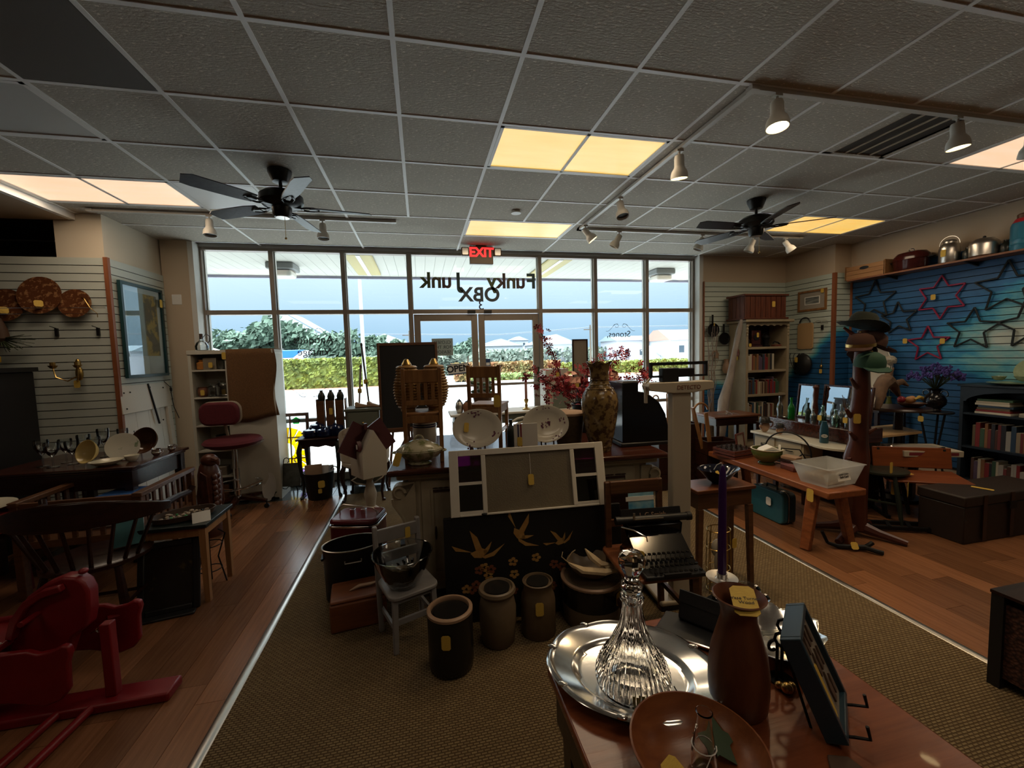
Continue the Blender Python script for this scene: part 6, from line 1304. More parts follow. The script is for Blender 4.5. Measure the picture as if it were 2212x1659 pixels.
# ---- coat tree with hats
mat('trunk_brown', (.075,.020,.010), .3, c2=(.05,.012,.007), scale=6, bump=.1)
ct = thing('branch_coat_tree', 'polished reddish tree trunk coat stand with knots and stubs', 'coat stand', (3.53,2.72,0))
B().tube([(0,0,.06),(.01,0,.30),(-.005,.0,.50),(.0,0,.66),(.015,.0,.80),(.01,0,1.0),(.03,0,1.2),(.02,0,1.45),(.03,0,1.72)], [.085,.075,.085,.09,.065,.068,.062,.055,.04], 14).ob('trunk', 'trunk_brown', ct)
for z, a, L, r in ((.84,200,.10,.018),(.86,-30,.11,.018),(1.02,160,.07,.022),(1.18,10,.08,.02),(1.28,190,.07,.018),(.62,190,.06,.03),(1.55,20,.12,.016),(1.62,200,.12,.016),(1.70,120,.10,.016)):
    c_, s_ = math.cos(math.radians(a)), math.sin(math.radians(a)); B().tube([(.01,0,z-.05),(.06*c_,.06*s_,z),(L*c_*1.0+.03*c_,L*s_,z+.05)], [r*1.3,r,r*.6], 8).ob('branch_stub', 'trunk_brown', ct)
for a in (20,140,200,300): c_, s_ = math.cos(math.radians(a)), math.sin(math.radians(a)); B().tube([(0,0,.09),(.16*c_,.16*s_,.05),(.33*c_,.33*s_,.022)], [.06,.035,.022], 8).ob('root_foot', 'trunk_brown', ct)
ptag(ct, (-.07,-.05,1.0), (90,0,-30), .05, .08)
mat('felt_green', (.010,.014,.010), .95); mat('felt_brown', (.035,.012,.008), .9); mat('cap_green', (.008,.045,.028), .8)
def hat(loc, rz, rx, m, lb, r=.10, brim=.16, cap=False, name='felt_hat', band=None):
    t = thing(name, lb, 'hat', loc, rz, 'hats on the coat stand', rx=rx)
    B().lathe([(r*1.02,0),(r,.04),(r*.92,.085),(r*.7,.11),(r*.35,.105),(0,.095)] if not cap else [(r,0),(r*.98,.04),(r*.82,.085),(r*.45,.11),(0,.118)], 24, sx=1.12).ob('crown', m, t)
    if cap: B().prism([(-.085,-.07),(-.08,-.13),(-.04,-.165),(.04,-.165),(.08,-.13),(.085,-.07),(.05,-.09),(-.05,-.09)], -.004, .004).rot('X',10,(0,-.1,0)).ob('peak', m, t); B().ell((0,0,.118),.008).ob('button', 'brass', t)
    else: B().lathe([(r,.0),(brim*.8,-.004),(brim,.014),(brim*.98,.018),(brim*.8,.002),(r*.98,.006)], 28, sx=1.12, wav=lambda i,a,q,z:(q, z+(.02*math.cos(2*a) if q > r*1.2 else 0))).ob('brim', m, t)
    if band: B().lathe([(r*1.03,.004),(r*1.03,.03)], 24, sx=1.12, cap=False).ob('band', band, t)
    return t
hat((3.54,2.72,1.75), 70, 18, 'felt_green', 'dark green felt hat with a wide brim on top of the coat stand', .095, .17)
hat((3.60,2.68,1.60), 60, 20, 'felt_brown', 'dark brown cap on the coat stand below the felt hat', .09, .13, True, 'peaked_hat')
hat((3.46,2.66,1.585), -60, 8, 'felt_brown', 'brown cap with a gilt badge on the front of the coat stand', .085, .12, True, 'peaked_hat', 'brass')
hat((3.50,2.62,1.43), -20, 12, 'cap_green', 'green baseball cap hanging lowest on the coat stand', .095, .12, True, 'peaked_hat')
hat((3.63,2.78,1.52), 120, 30, 'felt_brown', 'dark felt cap at the back of the coat stand', .09, .12, True, 'peaked_hat')
# old iron shoe last at the foot
sl = thing('iron_bootjack', 'black iron bootjack with a tag beside the foot of the coat stand', 'bootjack', (3.24,2.50,0), -30)
B().tube([(-.16,.03,.03),(-.10,.0,.02),(0,.0,.025),(.08,0,.03)], [.012,.018,.02,.022], 8).ob('shaft', 'iron', sl); B().tube([(.07,0,.03),(.12,.05,.03),(.15,.06,.05)], .016, 8).tube([(.07,0,.03),(.13,-.04,.025),(.17,-.05,.02)], .018, 8).tube([(-.16,.03,.03),(-.2,.03,.12)], .012, 8).ob('fork', 'iron', sl); ptag(sl, (.0,-.022,.045), (60,0,10), .05, .055)
# ---- vanity with mirrors and bottles (its mirrors face the window)
va = thing('mirrored_vanity', 'mahogany vanity dresser with a pale rounded top behind the bench', 'dresser', (3.93,3.50,0))
B().box(-.02,-.42,.66,.38,.52,.80).ob('upper_shelf', 'mahog', va, bev=.008); B().box(.0,-.40,.08,.38,.50,.66).ob('carcass', 'dark_wood', va)
B().prism([(-.28,.46)]+[( -.10-.20*math.cos(math.radians(t_)), -.36+.22*math.sin(math.radians(t_))) for t_ in range(30,-91,-15)]+[(-.02,-.58),(.0,-.58),(.0,.50),(-.28,.50)], .635, .66).ob('pale_top', 'cream_ware', va, bev=.004)
mat('vanity_cream', (.40,.34,.23), .5)
for y0 in (-.12,.20): q = B().box(-.245,y0,.44,-.23,y0+.26,.625).ob('drawer', 'vanity_cream', va, bev=.005); B().tube([(-.25,y0+.09,.53),(-.265,y0+.10,.53),(-.265,y0+.16,.53),(-.25,y0+.17,.53)], .005, 5).ob('pull', 'iron', q)
B().box(-.235,-.14,.42,.0,.48,.635).ob('drawer_case', 'vanity_cream', va)
for y in (-.12,.46): B().beam((-.20,y,.42),(-.20,y,0),.04,.04,.025,.025).ob('leg', 'dark_wood', va)
B().box(.02,-.38,0,.06,-.34,.08).box(.32,-.38,0,.36,-.34,.08).box(.02,.44,0,.06,.48,.08).box(.32,.44,0,.36,.48,.08).ob('foot', 'dark_wood', va)
mat('mirror', (.86,.88,.88), .02, 1.)
def stand_mirror(loc, w, h, lb, rz=0):
    t = thing('dresser_mirror', lb, 'mirror', loc, rz, 'mirrors on the vanity', ry=6)
    B().box(0,-w/2,.02,.004,w/2,h).ob('glass', 'mirror', t, ang=None)
    for y0, y1, z0, z1 in ((-w/2-.02,-w/2,0,h+.02),(w/2,w/2+.02,0,h+.02),(-w/2,w/2,h,h+.02),(-w/2,w/2,0,.02)): B().box(-.012,y0,z0,.014,y1,z1).ob('frame_rail', 'mahog', t, bev=.004)
stand_mirror((4.19,3.80,.801), .20, .36, 'narrow dark framed mirror on the vanity reflecting the window')
stand_mirror((4.19,3.36,.801), .46, .37, 'wide dark framed mirror behind the row of bottles')
t = thing('carved_divider', 'dark carved post standing between the two vanity mirrors', 'carving', (4.15,3.645,.801)); B().lathe([(.03,0),(.035,.02),(.022,.06),(.03,.12),(.02,.2),(.028,.27),(.02,.33),(.03,.36),(.0,.39)], 12).ob('post', 'carved', t)
mat('bright_green', (.01,.30,.03), .1, trans=.6); mat('dark_bottle_g', (.02,.03,.025), .1)
def bottle(x, y, z, h, r, m, lb, tg=False, neck=.35):
    o = B().lathe([(r*.92,0),(r,.006),(r,h*.52),(r*.85,h*.60),(r*neck,h*.74),(r*neck,h*.92),(r*neck*1.3,h*.93),(r*neck*1.3,h),(r*neck*.9,h),(r*neck*.8,h*.75),(r*.75,h*.58),(r*.88,h*.5),(r*.88,.012),(0,.010)], 18).ob('old_bottle', m, None); o.location = (x,y,z); tag(o, lb, 'bottle', 'old bottles on the vanity')
    if tg: ptag(o, (-r-.004,0,h*.4), (90,0,-90), .045, .055)
ZV = .8005
for a in ((4.02,3.97,.24,.032,'clear_tint','tall clear bottle at the left end of the vanity',0),(4.00,3.80,.24,.034,'bright_green','bright green bottle before the narrow mirror',0),(4.03,3.62,.20,.028,'dark_bottle_g','dark flask bottle between the two vanity mirrors',0),
          (3.98,3.52,.15,.027,'clear_tint','short clear bottle left of the wide mirror',0),(4.04,3.46,.19,.030,'green_tint','greenish bottle second before the wide mirror',0),(4.12,3.42,.22,.026,'clear_tint','slim clear bottle against the wide mirror',0),(3.97,3.41,.18,.030,'green_tint','aqua bottle with an orange tag before the wide mirror',1),
          (4.10,3.32,.21,.032,'clear_tint','round shouldered clear bottle at the mirror centre',0),(3.98,3.28,.17,.036,'green_tint','squat aqua bottle in front of the wide mirror',0),(4.09,3.22,.21,.030,'green_tint','aqua bottle near the right edge of the wide mirror',0),(4.00,3.17,.20,.034,'clear_tint','milky clear bottle beside the coat stand',1)):
    bottle(a[0],a[1],ZV,a[2],a[3],a[4],a[5],a[6])
gd = bowl('green_glass_dish', (3.99,3.87,ZV), .045, 'green_tint', 'low green glass dish beside the bright green bottle', hs=.5)
t = thing('steel_flask', 'dark blue insulated bottle with a white oval OBX mark on the pale vanity top', 'flask', (3.80,3.24,.661)); mat('flask_blue', (.010,.045,.085), .3, c2=(.02,.09,.11), scale=3)
B().lathe([(.034,0),(.037,.006),(.037,.12),(.030,.165),(.022,.195),(.022,.21),(0,.212)], 24).ob('body', 'flask_blue', t); B().lathe([(0,0),(.026,0),(.026,.0012),(0,.0012)], 24, sy=.62).rot('X',90).mv(0,-.0375,.072).ob('oval_mark', 'white_tag', t); txt('oval_text', 'OBX', .022, (0,-.0392,.072), (90,0,0), 'ink', t); t.rotation_euler = (0,0,math.radians(-45))
mat('face_pink', (.42,.26,.17), .3); mat('tricorn', (.02,.018,.015), .3)
for i, (x,y,s,lb) in enumerate(((3.71,3.86,1.,'larger toby jug of a man in a dark hat'),(3.75,3.70,.7,'smaller toby jug beside the green glassware'))):
    t = thing('toby_jug', lb, 'jug', (x,y,.661), -20, 'character jugs'); t.scale = (s,)*3
    B().ell((0,0,.07),.05,.045,.07).ob('head', 'face_pink', t); B().ell((-.05,-.015,.07),.014,.012,.018).ob('nose', 'face_pink', t); B().ell((-.038,-.03,.088),.006,.004,.004).ell((-.045,.008,.088),.006,.004,.004).ob('eye', 'black', t); B().ell((-.045,-.01,.045),.008,.018,.005).ob('mouth', 'rust_band', t)
    B().lathe([(.085,.115),(.06,.11),(.055,.13),(.05,.165),(.045,.17),(0,.165)], 18).ob('hat', 'tricorn', t); B().tube(arc((.05,0,.09),.035,-80,80,8), .008, 6).ob('handle', 'rust', t)
pf = thing('small_picture_frame', 'small brown picture frame standing behind the votive tray', 'picture frame', (3.29,3.72,ZB), 25, rx=-8)
for a, c_, z0, z1 in ((-.09,-.072,0,.20),(.072,.09,0,.20),(-.072,.072,.182,.20),(-.072,.072,0,.018)): B().box(a,-.008,z0,c_,.008,z1).ob('frame_rail', 'red_wood', pf)
B().box(-.072,-.002,.018,.072,.002,.182).ob('picture', 'linen', pf); B().beam((0,.006,.15),(0,.07,.0),.02,.004).ob('strut', 'red_wood', pf)
cd_ = thing('glass_candlestick', 'clear glass candlestick with a tag behind the green bowl', 'candlestick', (3.28,3.43,ZB)); B().lathe([(.04,0),(.042,.006),(.012,.02),(.014,.06),(.010,.10),(.018,.13),(.018,.16),(.012,.16),(0,.13)], 16).ob('body', 'glassware', cd_); ptag(cd_, (-.02,-.02,.10), (90,0,10), .04, .06)
# ---- dark crates with canes and tongs
for i, (x,y,w,d,h,lb) in enumerate(((2.86,4.32,.50,.36,.76,'tall dark crate holding canes behind the blue bowl'),(3.18,3.98,.36,.26,.60,'dark red crate with wooden tongs leaning in it'))):
    t = thing('dark_crate', lb, 'crate', (x,y,0), -6, 'dark wooden crates')
    for k in range(4):
        z0, z1 = h*k/4+.003, h*(k+1)/4-.003
        B().box(-w/2,-d/2,z0,w/2,-d/2+.016,z1).ob('front_board', 'dark_wood', t); B().box(-w/2,d/2-.016,z0,w/2,d/2,z1).ob('rear_board', 'dark_wood', t); B().box(-w/2,-d/2+.016,z0,-w/2+.016,d/2-.016,z1).ob('left_board', 'dark_wood', t); B().box(w/2-.016,-d/2+.016,z0,w/2,d/2-.016,z1).ob('right_board', 'dark_wood', t)
    B().box(-w/2,-d/2,0,w/2,d/2,.01).ob('floor', 'dark_wood', t); ptag(t, (.03,-d/2-.004,h*.62 if i == 0 else h*.8), (90,0,0), .05, .065)
tg_ = thing('wooden_tongs', 'pair of long bent brown wooden tongs standing in the dark red crate', 'tongs', (3.16,3.97,.02))
B().beam((-.02,0,0),(-.28,.0,.95),.04,.02).ob('left_blade', 'oak', tg_); B().beam((.03,.02,0),(-.10,.02,.88),.04,.02).ob('right_blade', 'oak', tg_); B().tube(arc((-.17,.01,.90),.09,10,170,10), .012, 8).ob('bow', 'oak', tg_)
for i, (x0,x1,z,lb) in enumerate(((2.72,2.60,1.10,'leftmost bent cane in the tall dark crate'),(2.80,2.78,1.14,'middle bent cane in the tall dark crate'),(2.90,2.95,1.06,'rightmost bent cane in the tall dark crate'))):
    o = B().tube([(x0,4.32,.02),(x1,4.30,z-.05)]+arc((x1+.035,4.30,z-.05),.035,180,-20,8), .009, 7).ob('crook_cane', 'crock_rim', None); tag(o, lb, 'cane', 'canes in the tall dark crate')
# curly willow in a tall pot and driftwood staff
cwl = thing('curly_willow', 'bundle of bare curly willow twigs at the right end of the window', 'twigs', (4.16,5.30,0)); mat('willow', (.16,.11,.075), .8)
for k in range(11):
    a = random.uniform(0,6.28); P_ = [(0,0,.3)]
    for j in range(1,9): P_.append((.02*j*math.cos(a)*.6+random.gauss(0,.018), .012*j*math.sin(a)+random.gauss(0,.01), .3+.20*j*random.uniform(.92,1.05)))
    B().tube(P_, [.008-.0007*j for j in range(9)], 5).ob('twig', 'willow', cwl)
B().lathe([(.09,0),(.10,.02),(.08,.35),(.06,.45),(.07,.47),(.055,.46),(0,.3)], 20).ob('pot', 'basket_brown', cwl)
dw = thing('driftwood_staff', 'grey driftwood branch leaning against the cream bookcase', 'driftwood', (0,0,0)); mat('driftwood', (.30,.26,.23), .8, c2=(.17,.14,.12), scale=8, stretch=(1,1,.25), bump=.2)
B().tube([(3.98,4.98,.0),(4.13,5.06,.45),(4.22,5.12,.85),(4.36,5.16,1.2),(4.46,5.20,1.55),(4.58,5.25,1.88),(4.62,5.26,2.02)], [.06,.065,.075,.05,.035,.04,.02], 10).ob('branch', 'driftwood', dw)
# sideboard table with flatware
fl_ = thing('flatware_table', 'dark side table with silver flatware before the cream bookcase', 'table', (3.86,4.62,0)); B().box(-.34,-.20,.735,.34,.22,.76).ob('top', 'walnut', fl_, bev=.005); B().box(-.31,-.18,.64,.31,.20,.735).ob('apron', 'dark_wood', fl_)
for sx_ in (-1,1):
    for sy_ in (-1,1): B().beam((sx_*.29,sy_*.17,.64),(sx_*.29,sy_*.17,0),.045,.045,.03,.03).ob('leg', 'dark_wood', fl_)
for i in range(7):
    o = thing('silver_fork', 'silver serving piece heaped on the dark side table', 'cutlery', (3.66+.045*i,4.55+.02*(i%3),.765+.004*(i%2)), -40+23*i, 'silver flatware on the side table', ry=-6); B().box(-.06,-.004,0,.05,.004,.003).ob('handle', 'silver', o); B().prism([(.05,-.004),(.07,-.011),(.10,-.010),(.11,0),(.10,.010),(.07,.011),(.05,.004)], 0, .003).ob('bowl', 'silver', o)
dt = thing('dark_drop_table', 'low dark table with folded red cloths beyond the toby jugs', 'table', (4.42,4.20,0)); B().box(-.26,-.16,.60,.26,.16,.625).ob('top', 'black', dt); 
for sx_ in (-1,1):
    for sy_ in (-1,1): B().beam((sx_*.23,sy_*.13,.60),(sx_*.23,sy_*.13,0),.04,.04).ob('leg', 'black', dt)
for k in range(2): o = B().box(-.18,-.11,0,.14,.10,.022).ob('folded_cloth', 'red_wood', None, bev=.006); place(o, (4.40,4.20,.626+.0235*k), 3*k); tag(o, ['lower folded red cloth on the low dark table','upper folded red cloth on the low dark table'][k], 'cloth', 'folded red cloths')
# ---- cream bookcase
bcs = thing('cream_bookcase', 'tall cream painted bookcase with a scalloped top in the corner', 'bookcase', (5.12,5.29,0))
mat('case_cream', (.34,.28,.185), .5, c2=(.28,.225,.145), scale=6)
B().box(-.385,0,.0,-.345,.35,1.98).ob('left_side', 'case_cream', bcs); B().box(.345,0,.0,.385,.35,1.98).ob('right_side', 'case_cream', bcs); B().box(-.345,.335,0,.345,.35,1.98).ob('back', 'dark_wood', bcs)
B().box(-.43,-.05,1.98,.43,.36,2.025).ob('cornice', 'case_cream', bcs, bev=.012)
sc2 = [(-.345,1.98),(-.345,1.90)]+[(-.345+.69*i/24, 1.925+.018*abs(math.sin(i*PI/4))) for i in range(25)]+[(.345,1.90),(.345,1.98)]
B().prism(sc2, .0, .015, 'y').ob('scalloped_frieze', 'case_cream', bcs)
for s in (-1,1):
    b = B()
    for k in range(4): b.ell((s*.365,-.004,1.93-.045*k),.022-.003*k,.012,.024,n=8,m=5)
    b.ob('carved_bracket', 'case_cream', bcs)
for z in (1.615,1.265,.90,.53,.14): B().box(-.345,.005,z-.035,.345,.335,z).ob('shelf', 'case_cream', bcs, bev=.003)
B().box(-.345,.0,0,.345,.02,.105).ob('plinth', 'case_cream', bcs)
t = thing('red_ornament', 'small round red and white ornament hung on the side of the cream bookcase', 'ornament', (4.728,5.46,1.53)); B().ell((0,0,0),.012,.05,.07).ob('disc', 'rust_band', t); B().ell((-.008,.01,.01),.008,.02,.03).ob('white_patch', 'paper', t); ptag(t, (-.014,-.02,-.08), (90,0,-90), .03, .06)
BC = [(.16,.03,.03),(.03,.06,.10),(.28,.22,.14),(.07,.03,.02),(.20,.02,.02),(.34,.32,.28),(.025,.025,.03),(.04,.09,.05),(.22,.10,.04),(.45,.40,.30),(.09,.06,.10),(.12,.09,.05)]
for i, c in enumerate(BC): mat('book%d' % i, c, .55)
mat('pages', (.55,.50,.40), .8)
BKN = ['red','blue','tan','brown','crimson','pale grey','black','green','orange-brown','cream','purple','olive']
bmesh_c = {}
ORD = lambda k: '%d%s' % (k, 'th' if 10 < k % 100 < 14 else {1:'st',2:'nd',3:'rd'}.get(k % 10, 'th'))
def books(x0, x1, y, z, hmin, hmax, where, seedv, rz=0, dx=(1,0), cat='book', grp=None, depth=.14):
    rnd = random.Random(seedv); u = 0; L = x1-x0; k = 0; cnt = {}
    while u < L-.012:
        w = rnd.choice([.018,.024,.03,.036]); h = rnd.choice([hmin,(hmin+hmax)/2,hmax]); ci = rnd.randrange(len(BC))
        if u+w > L: break
        key = (w,h,ci,depth)
        if key not in bmesh_c: bmesh_c[key] = (B().box(-w/2,0,0,w/2,depth,h).mesh('book', 'book%d' % ci, None), B().box(-w/2+.003,-.0+.004,.002,w/2-.003,depth-.002,h+.0015).mesh('pages', 'pages', None))
        o = bpy.data.objects.new('book', bmesh_c[key][0]); COL.objects.link(o); p_ = bpy.data.objects.new('pages', bmesh_c[key][1]); COL.objects.link(p_); p_.parent = o
        c = u+w/2; o.location = (x0+c if dx == (1,0) else y, y if dx == (1,0) else x1-c, z); o.rotation_euler = (0,0,math.radians(rz)); k += 1
        cnt[ci] = cnt.get(ci,0)+1
        tag(o, '%s book, %s from the left on the %s' % (BKN[ci], ORD(k), where), cat, grp or ('books on the '+where)); u += w+.0015
books(4.79,5.28,5.33,1.2655,.19,.24,'second shelf of the cream bookcase',3)
books(4.79,5.38,5.33,.9005,.18,.25,'third shelf of the cream bookcase',5)
books(4.80,5.30,5.33,.5305,.18,.24,'fourth shelf of the cream bookcase',9)
# top shelf things
t = thing('red_mantel_clock', 'dark red wooden mantel clock with a tag on the top bookcase shelf', 'clock', (4.98,5.40,1.6155)); B().box(-.10,-.05,0,.10,.06,.03).ob('base', 'mahog', t); B().box(-.08,-.04,.03,.08,.05,.25).ob('case', 'mahog', t, bev=.006); B().lathe([(0,0),(.05,0),(.05,.004),(0,.004)], 24).rot('X',90).mv(0,-.041,.15).ob('dial', 'black', t); ptag(t, (.02,-.047,.18), (90,0,0), .04, .07)
t = thing('dark_lantern', 'dark metal lantern on the top shelf of the cream bookcase', 'lantern', (5.19,5.40,1.6155)); B().lathe([(.05,0),(.055,.02),(.04,.03),(.045,.10),(.06,.14),(.03,.18),(.0,.19)], 16).ob('body', 'iron', t); B().tube(arc((0,0,.15),.06,0,180,10), .004, 5).ob('bail', 'iron', t)
t = thing('glass_cruet', 'small clear bottle at the left of the top bookcase shelf', 'bottle', (4.82,5.36,1.6155)); B().lathe([(.03,0),(.032,.01),(.032,.10),(.012,.14),(.012,.18),(0,.18)], 14).ob('body', 'clear_tint', t); ptag(t, (.02,-.036,.03), (90,0,0), .045, .05)
t = thing('toy_telephone', 'red and black toy at the right of the top bookcase shelf', 'toy', (5.36,5.38,1.6155)); B().box(-.06,-.04,0,.06,.04,.03).ob('base', 'rust_band', t, bev=.008); B().tube([(-.06,0,.05),(-.03,0,.075),(.03,0,.06),(.07,0,.03)], .012, 8).ob('handset', 'black', t)
# crate on bookcase
wcx = thing('slatted_crate', 'dark brown slatted wooden crate on top of the cream bookcase', 'crate', (5.04,5.42,2.0255)); wood('crate_brown', (.13,.035,.014), (.05,.014,.007), .5, along=2)
for k in range(8): B().box(-.36+.09*k,-.17,.02,-.36+.09*k+.082,-.155,.34).ob('front_slat', 'crate_brown', wcx)
for k in range(4): B().box(-.365,-.15+.08*k,.02,-.35,-.15+.08*k+.074,.34).ob('side_slat', 'crate_brown', wcx)
B().box(-.39,-.19,.34,.39,.19,.37).ob('lid', 'crate_brown', wcx, bev=.006); B().box(-.39,-.185,0,.39,.185,.025).ob('bottom_rail', 'crate_brown', wcx); B().box(.345,-.15,.02,.36,.17,.34).ob('right_end', 'crate_brown', wcx); ptag(wcx, (.13,-.175,.22), (90,0,0), .055, .085)
# things on the right-hand front slatwall
for i, (x,z,r,hz,lb) in enumerate(((4.42,1.895,.105,1,'round black iron skillet hung nearest the window'),(4.62,1.76,.095,0,'dark iron skillet hung behind the driftwood staff'))):
    t = thing('iron_skillet', lb, 'skillet', (x,5.625,z), group='skillets on the slatwall'); B().lathe([(0,0),(r*.85,0),(r,.03),(r*.96,.03),(r*.82,.008),(0,.008)], 28).rot('X',90).mv(0,.0,0).ob('pan', 'iron', t); B().box(-.014,-.012,r*.9,.014,-.004,r+.13).ob('handle', 'iron', t); ptag(t, (0,-.045,r*.8), (90,0,40), .05, .05) if hz else None
t = thing('brass_horn', 'small curled brown horn hanging on the slatwall by the window', 'horn', (4.46,5.64,1.52)); B().tube([(-.04,0,-.02),(-.02,-.02,.04),(.03,-.02,.05),(.05,-.02,.0),(.03,-.02,-.06)], [.008,.014,.02,.026,.034], 8).ob('horn', 'crock_rim', t)
t = thing('hanging_pitcher', 'dark hanging shape with a pale jug on the slatwall behind the driftwood', 'pitcher', (4.66,5.60,1.22)); B().lathe([(.04,0),(.06,.05),(.05,.13),(.03,.18),(.04,.22),(0,.2)], 14).ob('jug', 'crock_rim', t); B().tube(arc((.05,0,.11),.05,-80,80,8), .008, 6).ob('handle', 'iron', t)
# return wall: picture, tray, basket
pc = thing('framed_seascape', 'wood framed seascape picture with a wide grey mount on the right slatwall', 'picture', (5.80,5.18,2.29))
for y0, y1, z0, z1 in ((-.235,-.205,-.155,.155),(.205,.235,-.155,.155),(-.205,.205,.125,.155),(-.205,.205,-.155,-.125)): B().box(-.02,y0,z0,.0,y1,z1).ob('frame_rail', 'oak', pc)
mat('mount_grey', (.30,.27,.23), .8); mat('sea_print', (.05,.06,.07), .5, c2=(.30,.32,.30), scale=6, stretch=(1,1,6))
B().box(-.008,-.205,-.125,-.004,.205,.125).ob('mount', 'mount_grey', pc); B().box(-.010,-.125,-.06,-.008,.125,.06).ob('inner_mount', 'paper', pc); B().box(-.0115,-.11,-.048,-.010,.11,.048).ob('print', 'sea_print', pc); ptag(pc, (-.022,-.17,.12), (90,0,-90), .05, .06)
ty2 = thing('wooden_serving_tray', 'pale wooden tray with a dark handle hung on the right slatwall', 'tray', (5.785,5.27,1.76)); mat('tray_pale', (.42,.27,.13), .45); B().prism(rrect(.27,.40,.04), -.012, .0, 'x').ob('board', 'tray_pale', ty2, bev=.006); B().prism(rrect(.22,.34,.03), -.014, -.011, 'x').ob('inset', 'tray_pale', ty2, bev=.003); B().tube(arc((-.02,0,.19),.09,10,170,10,'yz'), .01, 7).ob('handle', 'black', ty2)
bk2 = thing('dark_basket', 'round dark wicker basket hung on the right slatwall', 'basket', (5.74,5.27,1.33)); B().ell((0,0,0),.06,.155,.165).ob('bowl', 'black', bk2)
for k in range(4): B().tube([(-.055*math.cos(t_), (.05+.03*k)*1.0*math.cos(t_*0)+0*t_+(.16*math.sin(t_)*(.3*k-.45)), .16*math.sin(t_)) for t_ in [i*PI/10-PI/2 for i in range(11)]], .005, 5).ob('rib', 'iron', bk2)
ptag(bk2, (-.068,.05,.07), (90,0,-90), .05, .08)
t = thing('brass_bell_pull', 'small brass pull with a tag on the blue part of the right slatwall', 'bell pull', (5.79,5.0,1.30)); B().tube([(0,0,.12),(-.01,0,.02)], .003, 5).ell((-.012,0,0),.015,.02,.03).ob('pull', 'brass', t); ptag(t, (-.02,0,-.07), (90,0,-90), .045, .06)
t = thing('wire_plate_hook', 'bent wire double hook near the top of the right slatwall', 'hook', (5.79,5.0,1.93)); B().tube(arc((-.03,-.05,0),.05,0,180,8,'yz')+arc((-.03,.05,0),.05,0,180,8,'yz')[1:], .003, 5).ob('wire', 'pewter', t); B().box(-.015,-.015,-.09,.0,.015,-.02).ob('clip', 'black', t)
# ---- high shelf
hs_ = thing('high_shelf', 'long brown wall shelf above the blue mural', 'shelf', (6.0,2.9,2.485)); wood('shelf_brown', (.22,.085,.035), (.15,.055,.022), .45, along=1)
B().box(-.145,-3.0,0,.085,1.82,.022).ob('board', 'shelf_brown', hs_, bev=.003)
for y in (1.35,.55,-.3): B().prism([(.085,0),(-.12,0),(.085,-.05)], y-.01, y+.01, 'y').ob('bracket', 'black', hs_)
ZH = 2.508
sb_ = thing('small_wood_crate', 'shallow pale wooden crate with a hand hole on the high shelf', 'crate', (5.98,4.50,ZH)); wood('crate_pale', (.33,.17,.065), (.24,.115,.042), .5, along=1)
for k in range(3): B().box(-.11,-.25,.058*k,-.098,.25,.058*k+.054).ob('front_slat', 'crate_pale', sb_); B().box(.098,-.25,.058*k,.11,.25,.058*k+.054).ob('rear_slat', 'crate_pale', sb_)
for s in (-1,1): B().box(-.11,s*.25-.008,0,.11,s*.25+.008,.185).ob('end', 'crate_pale', sb_)
B().box(-.1,-.24,0,.1,.24,.008).ob('floor', 'crate_pale', sb_); B().lathe([(0,0),(.06,0),(.06,.002),(0,.002)], 20, sy=.35).rot('Y',-90).rot('X',90).mv(-.111,.0,.13).ob('hand_hole', 'black', sb_)
ro = thing('enamel_roaster', 'dark red oval enamel roaster with a lid on the high shelf', 'roaster', (5.99,4.03,ZH)); mat('enamel_red', (.06,.010,.008), .15, c2=(.015,.006,.006), scale=3)
B().lathe([(.8,0),(.95,.02),(1.,.12),(1.08,.13),(1.06,.14),(0,.14)], 30, sx=.115, sy=.19).ob('pan', 'enamel_red', ro); B().lathe([(1.06,.14),(1.02,.17),(.8,.215),(.3,.235),(0,.237)], 30, sx=.115, sy=.19).ob('lid', 'enamel_red', ro); B().tube(arc((0,0,.235),.03,0,180,6,'yz'), .006, 6).ob('lid_handle', 'chrome', ro)
for s in (-1,1): B().tube([(-.04,s*.195,.12),(-.02,s*.235,.13),(.02,s*.235,.13),(.04,s*.195,.12)], .007, 6).ob('handle', 'black', ro)
al_ = thing('milk_can', 'small aluminium lidded milk can with a tag on the high shelf', 'milk can', (5.97,3.64,ZH)); mat('alu', (.62,.58,.52), .3, 1.); B().lathe([(.085,0),(.09,.01),(.09,.16),(.08,.20),(.055,.225),(.055,.24),(.06,.245),(.05,.26),(0,.265)], 26).ob('body', 'alu', al_); B().tube(arc((0,0,.21),.095,0,180,12,'yz'), .004, 5).ob('bail', 'pewter', al_); ptag(al_, (-.094,.0,.11), (90,0,-90), .05, .08)
ak = thing('aluminium_pot', 'wide aluminium pot on the high shelf beside the green glass', 'pot', (5.97,3.34,ZH)); B().lathe([(.10,0),(.115,.015),(.118,.13),(.11,.16),(.07,.195),(0,.205)], 28).ob('body', 'alu', ak); B().ell((0,0,.212),.014).ob('lid_knob', 'black', ak)
for i, (y,lb) in enumerate(((3.48,'dark green bottle between milk can and pot on the high shelf'),(3.17,'dark green jar right of the aluminium pot on the high shelf'))): o = B().lathe([(.05,0),(.055,.01),(.055,.09),(.03,.12),(.03,.14),(0,.14)], 16).ob('green_jar', 'dark_green_wood', None); o.location = (6.0,y,ZH); tag(o, lb, 'jar', 'dark green jars on the high shelf')
